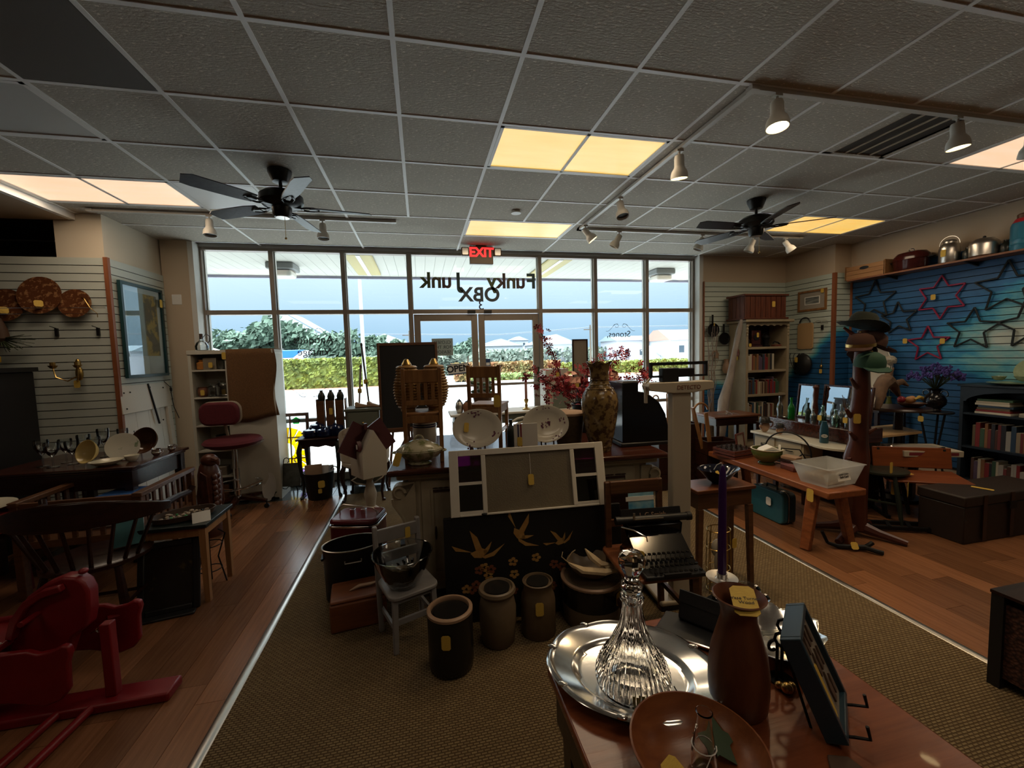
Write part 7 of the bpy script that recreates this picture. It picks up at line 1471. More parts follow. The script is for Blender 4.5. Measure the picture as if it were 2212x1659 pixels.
bj = thing('blue_thermos_jug', 'blue picnic jug with a red lid at the right end of the high shelf', 'jug', (5.97,3.02,ZH)); mat('jug_blue', (.03,.16,.24), .35); B().lathe([(.105,0),(.11,.01),(.11,.05),(.114,.055),(.11,.06),(.11,.10),(.114,.105),(.11,.11),(.11,.24),(.10,.27)], 28).ob('body', 'jug_blue', bj); B().lathe([(.10,.27),(.085,.30),(.08,.31)], 24).ob('collar', 'car_red', bj); B().lathe([(.07,.31),(.07,.35),(.06,.36),(0,.362)], 20).ob('cup', 'brown_wood', bj)
# ---- twig stars on the mural
mat('twig_dark', (.012,.018,.022), .7); mat('twig_pink', (.24,.012,.055), .6)
def star(y, z, R_, n, m, lb, rot=0, tgp=None, r2=.45):
    t = thing('twig_star', lb, 'star', (6.075,y,z), group='wall stars on the blue mural'); b = []
    for i in range(2*n):
        a = math.radians(rot+90)+i*PI/n; r = R_ if i % 2 == 0 else R_*r2; b.append((-.008-.006*(i%2), -r*math.cos(a), r*math.sin(a)))
    for i in range(2*n): B().tube([b[i],b[(i+1)%(2*n)]], .0095, 6).ob('twig', m, t)
    if tgp: ptag(t, (-.022,tgp[0],tgp[1]), (90,0,-90), .05, .065)
star(4.50,2.20,.27,5,'twig_dark','dark twig star at the far end of the mural, nearest the corner')
star(3.76,2.14,.255,6,'twig_pink','pink six-pointed twig star in the upper middle of the mural',0,(.07,.01),.56)
star(3.19,2.17,.28,5,'twig_dark','large dark twig star at the upper right of the mural')
star(4.20,1.93,.215,5,'twig_dark','dark twig star just right of the hats',4)
star(3.46,1.74,.245,5,'twig_dark','dark twig star with a tag at the mural centre right',-3,(.26,-.12))
star(3.87,1.585,.225,5,'twig_pink','pink five-pointed twig star in the lower mural',2,(.24,.05))
star(3.02,1.76,.24,5,'twig_dark','dark twig star cut by the right edge of the picture',8)
# ---- oval enamel basin with driftwood, fruit and tables by the wall
cs = thing('corner_stand', 'low dark stand by the mural carrying the white oval basin', 'stand', (5.80,4.35,0)); B().box(-.24,-.32,.745,.24,.34,.77).ob('top', 'dark_wood', cs)
for sx_ in (-1,1):
    for sy_ in (-1,1): B().beam((sx_*.21,sy_*.28,.745),(sx_*.21,sy_*.28,0),.04,.04).ob('leg', 'dark_wood', cs)
ovb = thing('oval_white_basin', 'large white oval basin standing on edge against the mural', 'basin', (5.93,4.40,.771), 0, ry=7); mat('enamel_white', (.60,.56,.47), .25)
B().lathe([(0,0),(.80,0),(.90,.25),(1.,.9),(1.03,1.),(.98,1.),(.86,.3),(.76,.1),(0,.1)], 36, sx=.42, sy=.225).xf(Matrix.Diagonal((1,1,.10,1))).rot('Y',-90).mv(.05,0,.43).ob('basin', 'enamel_white', ovb)
pl_ = thing('silk_flower', 'pale silk flower beside the white oval basin', 'flower', (5.84,4.12,.771)); b = B()
for i in range(30): v = Vector([random.gauss(0,1) for _ in range(3)]).normalized(); q = Vector((0,0,.62))+v*.06; w = v.orthogonal().normalized(); u2 = v.cross(w); b.add([q-w*.03,q-u2*.03,q+w*.03,q+u2*.03], [(0,1,2,3)])
b.ob('petals', 'bone', pl_, ang=None, kind='stuff'); B().tube([(0,0,.02),(.01,0,.6)], .004, 5).ob('stem', 'fir', pl_); B().lathe([(.03,0),(.04,.05),(.02,.14),(.03,.16),(0,.12)], 14).ob('bud_vase', 'green_glaze', pl_)
rs = thing('round_side_table', 'round dark side table by the mural holding fruit and driftwood', 'table', (4.78,3.28,0)); B().lathe([(0,.925),(.25,.925),(.262,.94),(.25,.955),(0,.955)], 30).ob('top', 'dark_wood', rs); B().tube([(0,0,.05),(0,0,.93)], [.05,.035], 12).ob('pedestal', 'dark_wood', rs); B().lathe([(.2,0),(.2,.03),(.05,.06)], 24).ob('foot', 'dark_wood', rs)
dw2 = thing('driftwood_root', 'twisted driftwood root arching over the round side table', 'driftwood', (4.70,3.30,.956), 20); mat('driftbrown', (.16,.09,.05), .75, c2=(.08,.045,.025), scale=10, bump=.3)
for P_, r_ in (([(-.30,0,.08),(-.22,.02,.22),(-.05,.03,.27),(.12,.02,.22),(.24,.0,.10)],[.03,.06,.075,.05,.02]),([(-.08,.03,.27),(.0,.02,.34),(.06,.0,.40)],[.04,.03,.006]),([(-.26,0,.15),(-.34,.0,.05),(-.36,0,.012)],[.04,.03,.02]),([(.1,.02,.22),(.2,-.03,.25),(.32,-.05,.2)],[.04,.03,.01])): B().tube(P_, r_, 9).ob('limb', 'driftbrown', dw2)
fb2 = bowl('fruit_bowl', (4.86,3.22,.956), .11, 'brown_wood', 'wooden bowl with imitation fruit on the round side table', hs=.6)
mat('banana', (.45,.30,.03), .5); mat('peach', (.45,.22,.08), .5); mat('apple', (.25,.02,.03), .3)
for i, (x,y,m,lb) in enumerate(((-.03,.0,'peach','peach in the wooden fruit bowl'),(.05,.03,'peach','second peach at the back of the fruit bowl'),(-.06,.05,'apple','red apple in the wooden fruit bowl'))): o = B().ell((0,0,0),.035).ob('fruit', m, None); o.location = (4.86+x,3.22+y,1.03); tag(o, lb, 'fruit', 'imitation fruit')
o = B().tube([(4.83,3.17,1.04),(4.87,3.16,1.062),(4.92,3.17,1.05),(4.95,3.19,1.03)], [.008,.018,.018,.006], 8).ob('banana', 'banana', None); tag(o, 'yellow banana on top of the imitation fruit', 'fruit', 'imitation fruit')
ctb = thing('cream_corner_table', 'cream topped corner table with a painted base beside the coat stand', 'table', (4.55,3.25,0)); B().prism([(-.52,-.17),(.33,-.12),(.50,.26),(-.30,.22)], .695, .72).ob('top', 'tray_pale', ctb, bev=.004)
for x, y in ((-.42,-.12),(.28,-.08),(.40,.2),(-.25,.17)): B().beam((x,y,.695),(x,y,0),.045,.045).ob('leg', 'dark_green_wood', ctb)
bsk = thing('straw_basket', 'straw basket with dried plants on the cream corner table', 'basket', (4.26,3.30,.721)); B().lathe([(.07,0),(.10,.03),(.12,.12),(.10,.16),(.09,.15),(.1,.1),(0,.03)], 20).ob('body', 'burlap', bsk); b = B()
for i in range(24): a = random.uniform(0,6.28); b.tube([(0,0,.08),(.07*math.cos(a),.07*math.sin(a),.2),(.13*math.cos(a),.10*math.sin(a),.26+random.random()*.12)], .003, 4)
b.ob('dried_stems', 'driftbrown', bsk, kind='stuff')
# ---- green windsor chair
wd = thing('green_windsor_chair', 'dark green bow-back windsor chair tucked behind the coat stand', 'chair', (4.14,2.98,0), 28); mat('windsor_green', (.016,.022,.016), .35)
B().lathe([(0,.415),(.18,.415),(.21,.43),(.21,.445),(.18,.45),(0,.44)], 26).ob('seat', 'windsor_green', wd)
for sx_ in (-1,1):
    for sy_ in (-1,1): B().tube([(sx_*.13,sy_*.12,.42),(sx_*.17,sy_*.16,.2),(sx_*.21,sy_*.19,0)], [.016,.021,.012], 8).ob('leg', 'windsor_green', wd)
    B().tube([(sx_*.17,-.16,.18),(sx_*.17,.16,.18)], .010, 6).ob('stretcher', 'windsor_green', wd)
B().tube([(-.18,.15,.44)]+[(.20*math.cos(t_), .17, .66+.22*math.sin(t_)) for t_ in [PI-i*PI/10 for i in range(11)]]+[(.18,.15,.44)], .012, 8).ob('bow', 'windsor_green', wd)
for k in range(6): x = -.12+.048*k; B().tube([(x*.8,.14,.44),(x*1.05,.17,.66+.22*math.sqrt(max(0,1-(x*1.05/.20)**2)))], .007, 6).ob('spindle', 'windsor_green', wd)
ptag(wd, (-.15,-.10,.50), (90,0,-20), .04, .10); ptag(wd, (-.12,-.21,.32), (90,0,0), .07, .13)
# ---- school seat and desk
sk = thing('school_desk', 'old school desk with an orange-brown seat and black iron sides', 'desk', (4.45,2.93,0), -30); wood('school_wood', (.22,.062,.020), (.14,.036,.012), .3, along=0)
B().beam((-.30,-.02,.615),(.30,-.02,.615),.02,.0,.02,.0) if False else None
B().box(-.30,-.012,.44,.30,.012,.63).rot('X',-10,(0,0,.44)).ob('seat_back', 'school_wood', sk, bev=.006); B().box(-.30,-.30,.40,.30,.0,.42).rot('X',6,(0,0,.41)).ob('seat', 'school_wood', sk, bev=.008); B().box(-.30,.06,.515,.30,.42,.54).ob('desk_top', 'school_wood', sk, bev=.005)
for s in (-1,1): B().beam((s*.25,-.02,.40),(s*.25,-.15,.0),.02,.05).beam((s*.25,.0,.40),(s*.25,.30,.0),.02,.05).beam((s*.25,.02,.62),(s*.25,.35,.50),.02,.04).beam((s*.25,-.2,.015),(s*.25,.36,.015),.03,.03).ob('iron_side', 'iron', sk)
ptag(sk, (-.10,-.16,.425), (0,0,10), .04, .09); ptag(sk, (-.20,-.17,.28), (90,0,0), .055, .12)
gx = thing('board_game_box', 'flat board game box with a red stripe on the school desk', 'game box', (4.68,3.02,.541), -22); B().box(-.24,-.17,0,.24,.17,.055).ob('box', 'bone', gx, bev=.003); B().box(-.17,-.10,.0552,.17,.10,.0562).ob('cover_print', 'mount_grey', gx); B().box(-.20,-.1715,.014,.20,-.1702,.042).ob('side_stripe', 'stripe_red', gx)
for i, (x,y,h,m,lb) in enumerate(((4.38,3.18,.09,'crock_rim','small tan tin standing on the school desk'),(4.48,3.13,.08,'pewter','small metal bottle standing on the school desk'))):
    o = B().lathe([(.025,0),(.03,.01),(.03,h*.7),(.018,h*.85),(.018,h),(0,h)], 14).ob('small_tin', m, None); o.location = (x,y,.541); tag(o, lb, 'tin', 'small tins on the school desk')
sw2 = thing('iron_treadle', 'black cast iron treadle base lying on the floor by the coat stand', 'treadle', (3.93,2.72,0), -25)
for y in (-.06,.06): B().beam((-.28,y,.03),(.28,y,.03),.03,.03).ob('bar', 'iron', sw2)
for x in (-.2,-.05,.1,.24): B().beam((x,-.07,.045),(x+.05,.07,.045),.025,.012).ob('lattice', 'iron', sw2)
# ---- dark trunk
tk = thing('storage_chest', 'low dark wooden chest at the right edge', 'chest', (4.62,2.50,0)); mat('trunk_dark', (.022,.012,.008), .5, c2=(.012,.007,.005), scale=5)
B().box(-.50,-.16,0,.50,.15,.30).ob('body', 'trunk_dark', tk, bev=.008); B().box(-.51,-.17,.302,.51,.16,.385).ob('lid', 'trunk_dark', tk, bev=.012)
for x in (-.3,0,.3): B().box(x-.02,-.175,.02,x+.02,-.17,.385).ob('strap', 'dark_wood', tk)
B().box(-.04,-.18,.25,.04,-.172,.31).ob('hasp', 'iron', tk); ptag(tk, (-.12,-.05,.387), (0,0,20), .04, .13)
# ---- navy bookcase
nbk = thing('navy_bookcase', 'dark navy bookcase with an arched top at the right edge', 'bookcase', (5.78,2.80,0)); mat('navy', (.010,.018,.028), .45)
B().box(0,.54,0,.30,.57,1.12).ob('left_side', 'navy', nbk); B().box(0,-.57,0,.30,-.54,1.12).ob('right_side', 'navy', nbk); B().box(.28,-.54,0,.30,.54,1.12).ob('back', 'navy', nbk); B().box(-.02,-.59,1.12,.31,.59,1.145).ob('top', 'navy', nbk, bev=.004)
B().prism([(.54,1.12),(.54,.96)]+[(.52*math.cos(t_), .96+.12*math.sin(t_)) for t_ in [i*PI/16 for i in range(17)]]+[(-.54,.96),(-.54,1.12)], .0, .018, 'x').ob('arch', 'navy', nbk)
for z in (.835,.47,.10): B().box(.005,-.54,z-.02,.28,.54,z).ob('shelf', 'navy', nbk)
B().box(-.004,.05,.965,.0,-.14,1.075).ob('paper_sign', 'white_tag', nbk); txt('sign_print', 'Books & Records\n$2.00 each', .022, (-.0045,-.045,1.02), (90,0,-90), 'ink', nbk)
RB = [('cream_ware','book lying flat at the bottom of the navy bookcase pile'),('book4','wine book second from the bottom of the flat pile'),('book11','olive book in the middle of the flat pile'),('book1','blue book in the flat pile'),('pages','pale book near the top of the flat pile'),('book9','cream book second from the top of the flat pile'),('book7','greenish book topmost of the flat pile')]
for i, (m,lb) in enumerate(RB):
    o = B().box(-.09,-.15+.01*(i%3),0,.09,.14-.008*(i%4),.022).ob('flat_book', m, None, bev=.002); place(o, (5.90,3.12,.8355+.0225*i), (-3+2*(i%4))); tag(o, lb, 'book', 'flat books in the navy bookcase')
for i in range(2): o = B().box(-.09,-.10,0,.09,.10,.018).ob('paperback', 'bone', None); place(o, (5.90,2.82,.8355+.0185*i), 4*i); tag(o, ['lower pale paperback beside the flat book pile','upper pale paperback beside the flat book pile'][i], 'book', 'pale paperbacks')
books(2.30,3.28,5.83,.4705,.20,.26,'middle shelf of the navy bookcase',21,-90,(0,1)); books(2.75,3.28,5.83,.1005,.18,.24,'bottom shelf of the navy bookcase',33,-90,(0,1))
# dishes on top of navy bookcase
mat('celadon', (.30,.36,.24), .15, c2=(.20,.26,.14), scale=12)
bowl('green_platter', (5.93,3.02,1.1455), .20, 'celadon', 'wide pale green platter on the navy bookcase', cat='platter', hs=.2)
bowl('green_cup', (5.92,3.14,1.19), .055, 'celadon', 'pale green cup at the left of the green dishes', cat='cup', hs=1.2)
t = thing('green_plate', 'pale green plate standing on edge among the green dishes', 'plate', (5.96,2.93,1.30), 0, ry=-70); B().lathe([(a*.12,b*.12) for a,b in pr_], 28).ob('dish', 'celadon', t)
bowl('green_tureen', (5.90,2.92,1.19), .09, 'celadon', 'pale green serving bowl in front of the standing plate', hs=.9)
# ---- lavender vase on a black stand
ls = thing('plant_stand', 'black iron plant stand holding the lavender vase by the mural', 'plant stand', (5.72,3.56,0)); B().lathe([(0,.80),(.16,.80),(.165,.812),(.16,.82),(0,.82)], 24).ob('top', 'black', ls)
for k in range(3): a = k*2.09+.3; B().tube([(.12*math.cos(a),.12*math.sin(a),.80),(.06*math.cos(a),.06*math.sin(a),.45),(.15*math.cos(a),.15*math.sin(a),0)], .010, 6).ob('leg', 'black', ls)
lv = thing('lavender_vase', 'black two-handled painted vase with purple flowers on the plant stand', 'vase', (5.72,3.56,.8205)); mat('amphora', (.008,.007,.008), .15, c2=(.16,.05,.03), scale=7, thr=(.55,.66)); mat('lavender', (.06,.045,.22), .7)
B().lathe([(.05,0),(.06,.01),(.05,.03),(.095,.08),(.10,.13),(.08,.18),(.05,.21),(.05,.24),(.07,.26),(.06,.255),(.04,.22),(0,.15)], 26).ob('body', 'amphora', lv)
for s in (-1,1): B().tube(arc((0,s*.085,.205),.035,-60,150 if s>0 else 240,8,'yz'), .008, 6).ob('handle', 'black_gloss', lv)
b = B(); b2 = B()
for i in range(90):
    a = random.uniform(0,6.28); q = random.random()**.5; e_ = Vector((.20*q*math.cos(a), .24*q*math.sin(a), .40+.12*(1-q*q)+random.gauss(0,.02))); b2.tube([(0,0,.24),(e_.x*.5,e_.y*.5,.36),tuple(e_)], .0025, 3)
    for k in range(4): b.ell((e_.x+random.gauss(0,.008),e_.y+random.gauss(0,.008),e_.z-.012*k),.012,.012,.014,n=5,m=3)
b.ob('florets', 'lavender', lv, kind='stuff', ang=None); b2.ob('stems', 'fir', lv, kind='stuff'); ptag(ls, (-.17,.02,.74), (90,0,-90), .055, .065)
# ---- wire crate at the lower right
wcr = thing('mesh_crate', 'dark wooden crate with mesh sides at the lower right edge', 'crate', (2.76,1.16,0), 0); mat('mesh_brown', (.08,.03,.02), .6, c2=(.02,.008,.006), scale=70, kind='voronoi', bump=.4)
for sx_ in (-1,1):
    for sy_ in (-1,1): B().box(sx_*.20-.022,sy_*.15-.022,0,sx_*.20+.022,sy_*.15+.022,.44).ob('corner_post', 'black', wcr)
    B().box(sx_*.20-.006,-.128,.05,sx_*.20+.006,.128,.40).ob('mesh_panel', 'mesh_brown', wcr)
for sy_ in (-1,1): B().box(-.178,sy_*.15-.006,.05,.178,sy_*.15+.006,.40).ob('mesh_panel', 'mesh_brown', wcr); B().box(-.178,sy_*.15-.02,.0,.178,sy_*.15+.02,.05).ob('lower_rail', 'black', wcr); B().box(-.178,sy_*.15-.02,.40,.178,sy_*.15+.02,.44).ob('upper_rail', 'black', wcr)
B().box(-.225,-.175,.441,.225,.175,.455).ob('lid', 'dark_wood', wcr)
# green basin on floor behind suitcase
bowl('enamel_basin', (2.92,3.60,.0), .16, 'dark_green_wood', 'dark green enamel basin on the floor left of the suitcase', cat='basin', hs=1.3)
# ================================================================ DISPLAY TABLE BY THE DOORS
wt = thing('door_display_table', 'long painted display table before the entrance doors', 'table', (1.35,4.92,0)); B().box(-1.05,-.20,.905,1.15,.22,.93).ob('top', 'white_paint', wt, bev=.005); B().box(-1.0,-.17,.80,1.1,.19,.905).ob('apron', 'grey_green', wt)
for x in (-.98,1.08):
    for y in (-.15,.17): B().beam((x,y,.80),(x,y,0),.05,.05).ob('leg', 'grey_green', wt)
ZW = .931
mat('terracotta', (.24,.10,.045), .7); mat('succulent', (.05,.09,.045), .5)
for i, (x,y,r,h,m,lb) in enumerate(((.42,4.88,.05,.14,'pewter','small metal vase left of the clay jar'),(.52,4.86,.07,.13,'terracotta','round clay jar with a dark lid on the display table'))):
    t = thing('display_jar', lb, 'jar', (x,y,ZW), group='jars on the display table'); B().lathe([(r*.6,0),(r*.7,.008),(r,h*.5),(r*.8,h*.85),(r*.5,h),(0,h)], 20).ob('body', m, t); B().lathe([(r*.5,h),(r*.45,h*1.08),(r*.15,h*1.12),(r*.12,h*1.2),(0,h*1.22)], 14).ob('lid', 'black', t)
sp_ = thing('succulent_plant', 'thick-leaved succulent in a dark pot on the display table', 'plant', (.70,4.90,ZW)); B().lathe([(.08,0),(.09,.01),(.12,.18),(.125,.20),(.115,.2),(0,.17)], 22).ob('pot', 'brown_glaze', sp_)
for i in range(16): a = random.uniform(0,6.28); q = random.uniform(.04,.14); B().ell((q*math.cos(a),q*math.sin(a),.22+random.random()*.14),.035,.035,.022,n=9,m=5).ob('leaf', 'succulent', sp_)
kn = thing('pink_taper_candle', 'tall dusty pink taper candle before the right door', 'candle', (1.235,4.88,ZW+.13)); mat('candle_pink', (.36,.17,.14), .5); B().lathe([(0,0),(.018,0),(.016,.28),(.008,.31),(.0,.315)], 16).ob('wax', 'candle_pink', kn)
kh = thing('brass_candlestick', 'slim ornate candlestick below the pink candle', 'candlestick', (1.235,4.88,ZW)); B().lathe([(.05,0),(.05,.01),(.015,.025),(.02,.05),(.012,.07),(.026,.10),(.028,.125),(.02,.129),(0,.129)], 16).ob('stick', 'brass', kh)
wb = thing('cream_wash_box', 'cream wooden box with a drawer front right of the doors', 'box', (1.66,4.95,ZW)); B().box(-.19,-.12,0,.19,.12,.36).ob('body', 'white_paint', wb); q = B().box(-.17,-.135,.24,.17,-.12,.34).ob('drawer', 'white_paint', wb, bev=.004); B().box(-.19,-.14,.36,.10,.12,.48).ob('upper_box', 'white_paint', wb); ptag(wb, (-.04,-.142,.42), (90,0,0), .05, .07); ptag(wb, (.21,-.13,.28), (90,0,0), .06, .08)
gs = thing('green_scoop', 'tall grey-green curved scoop leaning on the cream box', 'scoop', (1.66,4.775,ZW)); mat('scoop_green', (.16,.18,.14), .35); B().prism([(-.12,0),(.10,0),(.13,.26),(.10,.31),(.05,.285),(.0,.28),(-.05,.30),(-.08,.30)], -.012, .012, 'y').rot('X',-8).ob('blade', 'scoop_green', gs, bev=.01)
fs = thing('framed_notice', 'dark framed notice standing behind the blossom', 'notice', (2.0,5.02,ZW+.31)); B().box(-.09,0,0,.09,.008,.52).ob('sheet', 'linen', fs)
for a, c_, z0, z1 in ((-.105,-.09,-.015,.535),(.09,.105,-.015,.535),(-.09,.09,.52,.535),(-.09,.09,-.015,0)): B().box(a,-.008,z0,c_,.012,z1).ob('frame_rail', 'dark_wood', fs)
fx = thing('black_planter_box', 'black square planter box supporting the framed notice', 'planter', (2.06,5.0,ZW)); B().box(-.16,-.13,0,.16,.13,.29).ob('box', 'black', fx, bev=.006); B().box(-.17,-.14,.27,.17,.14,.293).ob('rim', 'black', fx)
for i, (x,y,h,lb) in enumerate(((1.86,4.76,.13,'clear tumbler nearest the green scoop'),(1.95,4.77,.10,'short clear tumbler beside the vase'),(2.02,4.78,.11,'clear tumbler half hidden by the vase'),(2.09,4.77,.10,'rightmost clear tumbler behind the vase'))): o = B().lathe([(.03,0),(.032,.004),(.036,h),(.034,h),(.028,.012),(0,.012)], 16).ob('tumbler', 'glassware', None); o.location = (x,y,ZW); tag(o, lb, 'tumbler', 'tumblers on the display table')
wch = thing('white_wicker_chair', 'white wicker chair with an arched back seen between the platters', 'chair', (1.02,4.40,0), 180); mat('wicker_white', (.62,.58,.48), .6)
for q in range(4): B().tube([(-.22+.045*q,.18,.42)]+[((.22-.045*q)*math.cos(t_), .20, .66+(.28-.05*q)*math.sin(t_)) for t_ in [PI-i*PI/12 for i in range(13)]]+[(.22-.045*q,.18,.42)], .012, 7).ob('back_hoop', 'wicker_white', wch)
B().lathe([(0,.38),(.24,.38),(.26,.40),(.24,.42),(0,.42)], 24).ob('seat', 'wicker_white', wch)
for sx_ in (-1,1):
    for sy_ in (-1,1): B().tube([(sx_*.18,sy_*.16,.38),(sx_*.22,sy_*.2,0)], .018, 8).ob('leg', 'wicker_white', wch)
ivx = thing('trailing_ivy', 'small sprig of green ivy hanging at the right door frame', 'ivy', (1.66,5.78,1.30)); b = B()
for i in range(9): b.ell((random.gauss(0,.02),random.gauss(0,.01),-.03*i+.1),.02,.008,.018,n=6,m=4)
b.ob('leaves', 'fir', ivx, kind='stuff')
# ================================================================ FOREGROUND TABLE
wood('table_red', (.24,.066,.022), (.15,.038,.013), .26, along=0, coat=.15)
ft_ = thing('front_table', 'reddish wooden table with clipped corners in the foreground', 'table', (0,0,0))
TP = [(.30,.10),(1.067,.10),(1.067,1.06),(.98,1.14),(.40,1.14),(.30,1.03)]
B().prism(TP, .722, .75).ob('top', 'table_red', ft_, bev=.006)
B().prism([(.685+(x-.685)*.95, .62+(y-.62)*.96) for x, y in TP], .60, .722).ob('apron', 'dark_wood', ft_)
for x in (.37,1.0):
    for y in (.17,1.0): B().beam((x,y,.60),(x,y,0),.06,.06,.04,.04).ob('leg', 'dark_wood', ft_)
ZF = .7505
# silver tray with decanter
def tray_wav(i, a, r, z): return (r*(1+(.022*abs(math.sin(4*a+.4))*(1 if r > .9 else 0))), z+(.05*abs(math.sin(4*a+.4)) if r > .9 else 0))
ty = thing('silver_tray', 'oval silver tray with a scalloped rim under the decanter', 'tray', (.505,.945,ZF), -28)
B().lathe([(0,.02),(.60,.02),(.66,.05),(.70,.20),(.74,.24),(.92,.40),(.955,.46),(.975,.52),(1.0,.50),(1.02,.44),(.98,.40),(.74,.17),(.70,.10),(.66,0),(0,0)], 64, sx=.215, sy=.172, wav=tray_wav).xf(Matrix.Diagonal((1,1,.062,1))).ob('dish', 'silver', ty)
for k in range(8):
    a = (k*PI-.4*1)/4; B().ell((.213*math.cos(a),.170*math.sin(a),.031),.014,.008,.006,n=8,m=5).ob('rim_scroll', 'silver', ty)
dc = thing('cut_glass_decanter', 'cut crystal ship decanter with a faceted stopper on the silver tray', 'decanter', (.487,.905,ZF+.003), 12)
mat('amber_liquid', (.75,.55,.22), .0, trans=1., ior=1.36)
def cutw(i, a, r, z):
    if .02 < z < .13: return (r*(1+.030*math.cos(20*a+z*180)*math.cos(20*a-z*180)), z)
    if .13 <= z < .235: return (r*(1+.05*math.cos(12*a)), z)
    return (r, z)
dpf = [(.0,0),(.070,0),(.082,.006),(.090,.02),(.0915,.03),(.091,.04),(.089,.05),(.086,.06),(.082,.07),(.077,.08),(.071,.09),(.064,.10),(.056,.115),(.047,.13),(.038,.15),(.031,.17),(.027,.19),(.024,.21),(.023,.225),(.028,.232),(.030,.24),(.027,.245),(.021,.245),(.018,.225),(.020,.19),(.028,.155),(.044,.125),(.066,.09),(.080,.045),(.078,.02),(.06,.008),(0,.008)]
B().lathe(dpf, 80, wav=cutw).ob('bottle', 'glass', dc, ang=25)
B().lathe([(0,.236),(.016,.238),(.020,.25),(.0265,.262),(.028,.272),(.021,.278),(.017,.285),(.020,.30),(.030,.318),(.034,.33),(.032,.342),(.024,.352),(.010,.356),(0,.354)], 9).ob('stopper', 'glass', dc, ang=10)
ptag(ty, (.035,-.135,.014), (0,0,25), .03, .10); B().tube([(.09,-.10,.015),(.115,-.115,.02),(.13,-.095,.022),(.115,-.075,.02),(.10,-.05,.03)], .0016, 5).ob('tag_cord', 'black', ty)
# turned wooden vase
mat('turned', (.155,.052,.020), .35, c2=(.085,.024,.010), scale=5, stretch=(5,5,1.2), bump=.04)
wv_ = thing('turned_wood_vase', 'tall turned reddish wooden vase with a flared mouth', 'vase', (.705,.80,ZF))
B().lathe([(0,0),(.055,0),(.062,.01),(.066,.05),(.066,.09),(.060,.14),(.048,.185),(.040,.215),(.039,.235),(.046,.255),(.055,.268),(.058,.272),(.055,.274),(.042,.255),(.034,.235),(.034,.21),(0,.16)], 36).ob('body', 'turned', wv_)
ptag(wv_, (-.005,-.022,.273), (14,-6,-32), .052, .088)
txt('tag_print', 'Vase Turned\nWood', .012, (-.003,-.0245,.2748), (14,-6,-32), 'ink', wv_, ext=.0002)
# wooden bowl with bud vase
wood('bowl_wood', (.25,.085,.028), (.17,.05,.017), .3)
bw = thing('wooden_bowl', 'round reddish wooden bowl at the bottom edge', 'bowl', (.50,.67,ZF)); B().lathe([(0,0),(.06,0),(.07,.006),(.105,.03),(.125,.06),(.130,.075),(.126,.076),(.118,.06),(.098,.034),(.06,.014),(0,.012)], 48).ob('dish', 'bowl_wood', bw)
bv = thing('glass_bud_vase', 'slim clear glass bud vase standing in the wooden bowl', 'vase', (.515,.672,ZF+.0125)); B().lathe([(0,0),(.022,0),(.026,.006),(.024,.04),(.016,.09),(.0135,.12),(.016,.125),(.014,.127),(.0115,.12),(.0135,.09),(.02,.04),(.02,.008),(0,.008)], 24).ob('body', 'glass', bv); B().tube(arc((.0,0,.055),.0225,0,340,14,'xy'), .0015, 4).tube([(.0,-.022,.055),(-.02,-.03,.035),(-.028,-.03,.02)], .001, 4).ob('string', 'paper', bv)
ptag(bv, (-.06,-.02,.012), (25,5,30), .052, .085); txt('tag_print', 'Glass Bud\nVase', .011, (-.06,-.0215,.0138), (25,5,30), 'ink', bv, ext=.0002)
iv = thing('ivy_leaf', 'dark green ivy leaf inside the wooden bowl', 'leaf', (.565,.69,ZF+.04), 20, rx=20); mat('ivy', (.025,.05,.02), .5); B().prism([(0,-.04),(.018,-.012),(.045,-.01),(.03,.012),(.035,.04),(.0,.028),(-.035,.04),(-.03,.012),(-.045,-.01),(-.018,-.012)], -.0008, .0008).ob('blade', 'ivy', iv, ang=None)
# framed collection on an easel
mat('frame_navy', (.020,.045,.065), .35)
fr = thing('shadow_box', 'dark blue framed shadow box of small arrowheads on a wire easel', 'shadow box', (.885,.705,ZF+.012), 40, rx=-24)
fw, fh = .165, .215
for a, c_, z0, z1 in ((-fw/2,-fw/2+.012,0,fh),(fw/2-.012,fw/2,0,fh),(-fw/2+.012,fw/2-.012,fh-.012,fh),(-fw/2+.012,fw/2-.012,0,.012)): B().box(a,-.02,z0,c_,.022,z1).ob('frame_side', 'frame_navy', fr, bev=.002)
B().box(-fw/2+.012,-.008,.012,fw/2-.012,.012,fh-.012).ob('backing', 'linen', fr)
mat('flint', (.10,.065,.045), .5)
for k, (x,z,s) in enumerate(((-.045,.175,1),(-.02,.17,1.1),(.005,.172,1),(.035,.165,.9),(-.01,.12,1.2),(.02,.115,1.1),(.045,.11,1),(.01,.06,1.5),(.04,.05,1),(-.05,.03,1.2))): B().prism([(x-.006*s,z-.018*s),(x+.006*s,z-.018*s),(x+.008*s,z),(x,z+.022*s),(x-.008*s,z)], -.0125, -.008, 'y').ob('arrowhead', 'flint', fr)
ptag(fr, (-.048,-.0125,.085), (90,4,0), .034, .105)
for x in (-.05,.05):
    B().tube([(x,-.03,-.004),(x,-.055,-.006),(x,-.06,.02)], .0035, 6).tube([(x,-.03,-.004),(x,.05,-.004),(x*.6,.035,.16)]+arc((x*.6,.03,.185),.018,-60,250,8,'yz'), .0035, 6).ob('easel_wire', 'iron', fr)
ez = thing('scroll_finial', 'twisted iron scroll standing behind the shadow box', 'scroll', (.865,.835,ZF)); B().tube([(0,0,0),(0,0,.10)]+arc((.014,0,.115),.016,180,-120,10), .004, 6).tube([(-.015,0,0),(-.015,.0,.09)]+arc((-.028,0,.10),.013,0,300,10), .004, 6).ob('wire', 'iron', ez); B().lathe([(0,0),(.03,0),(.03,.004),(0,.006)], 16).ob('foot', 'iron', ez)
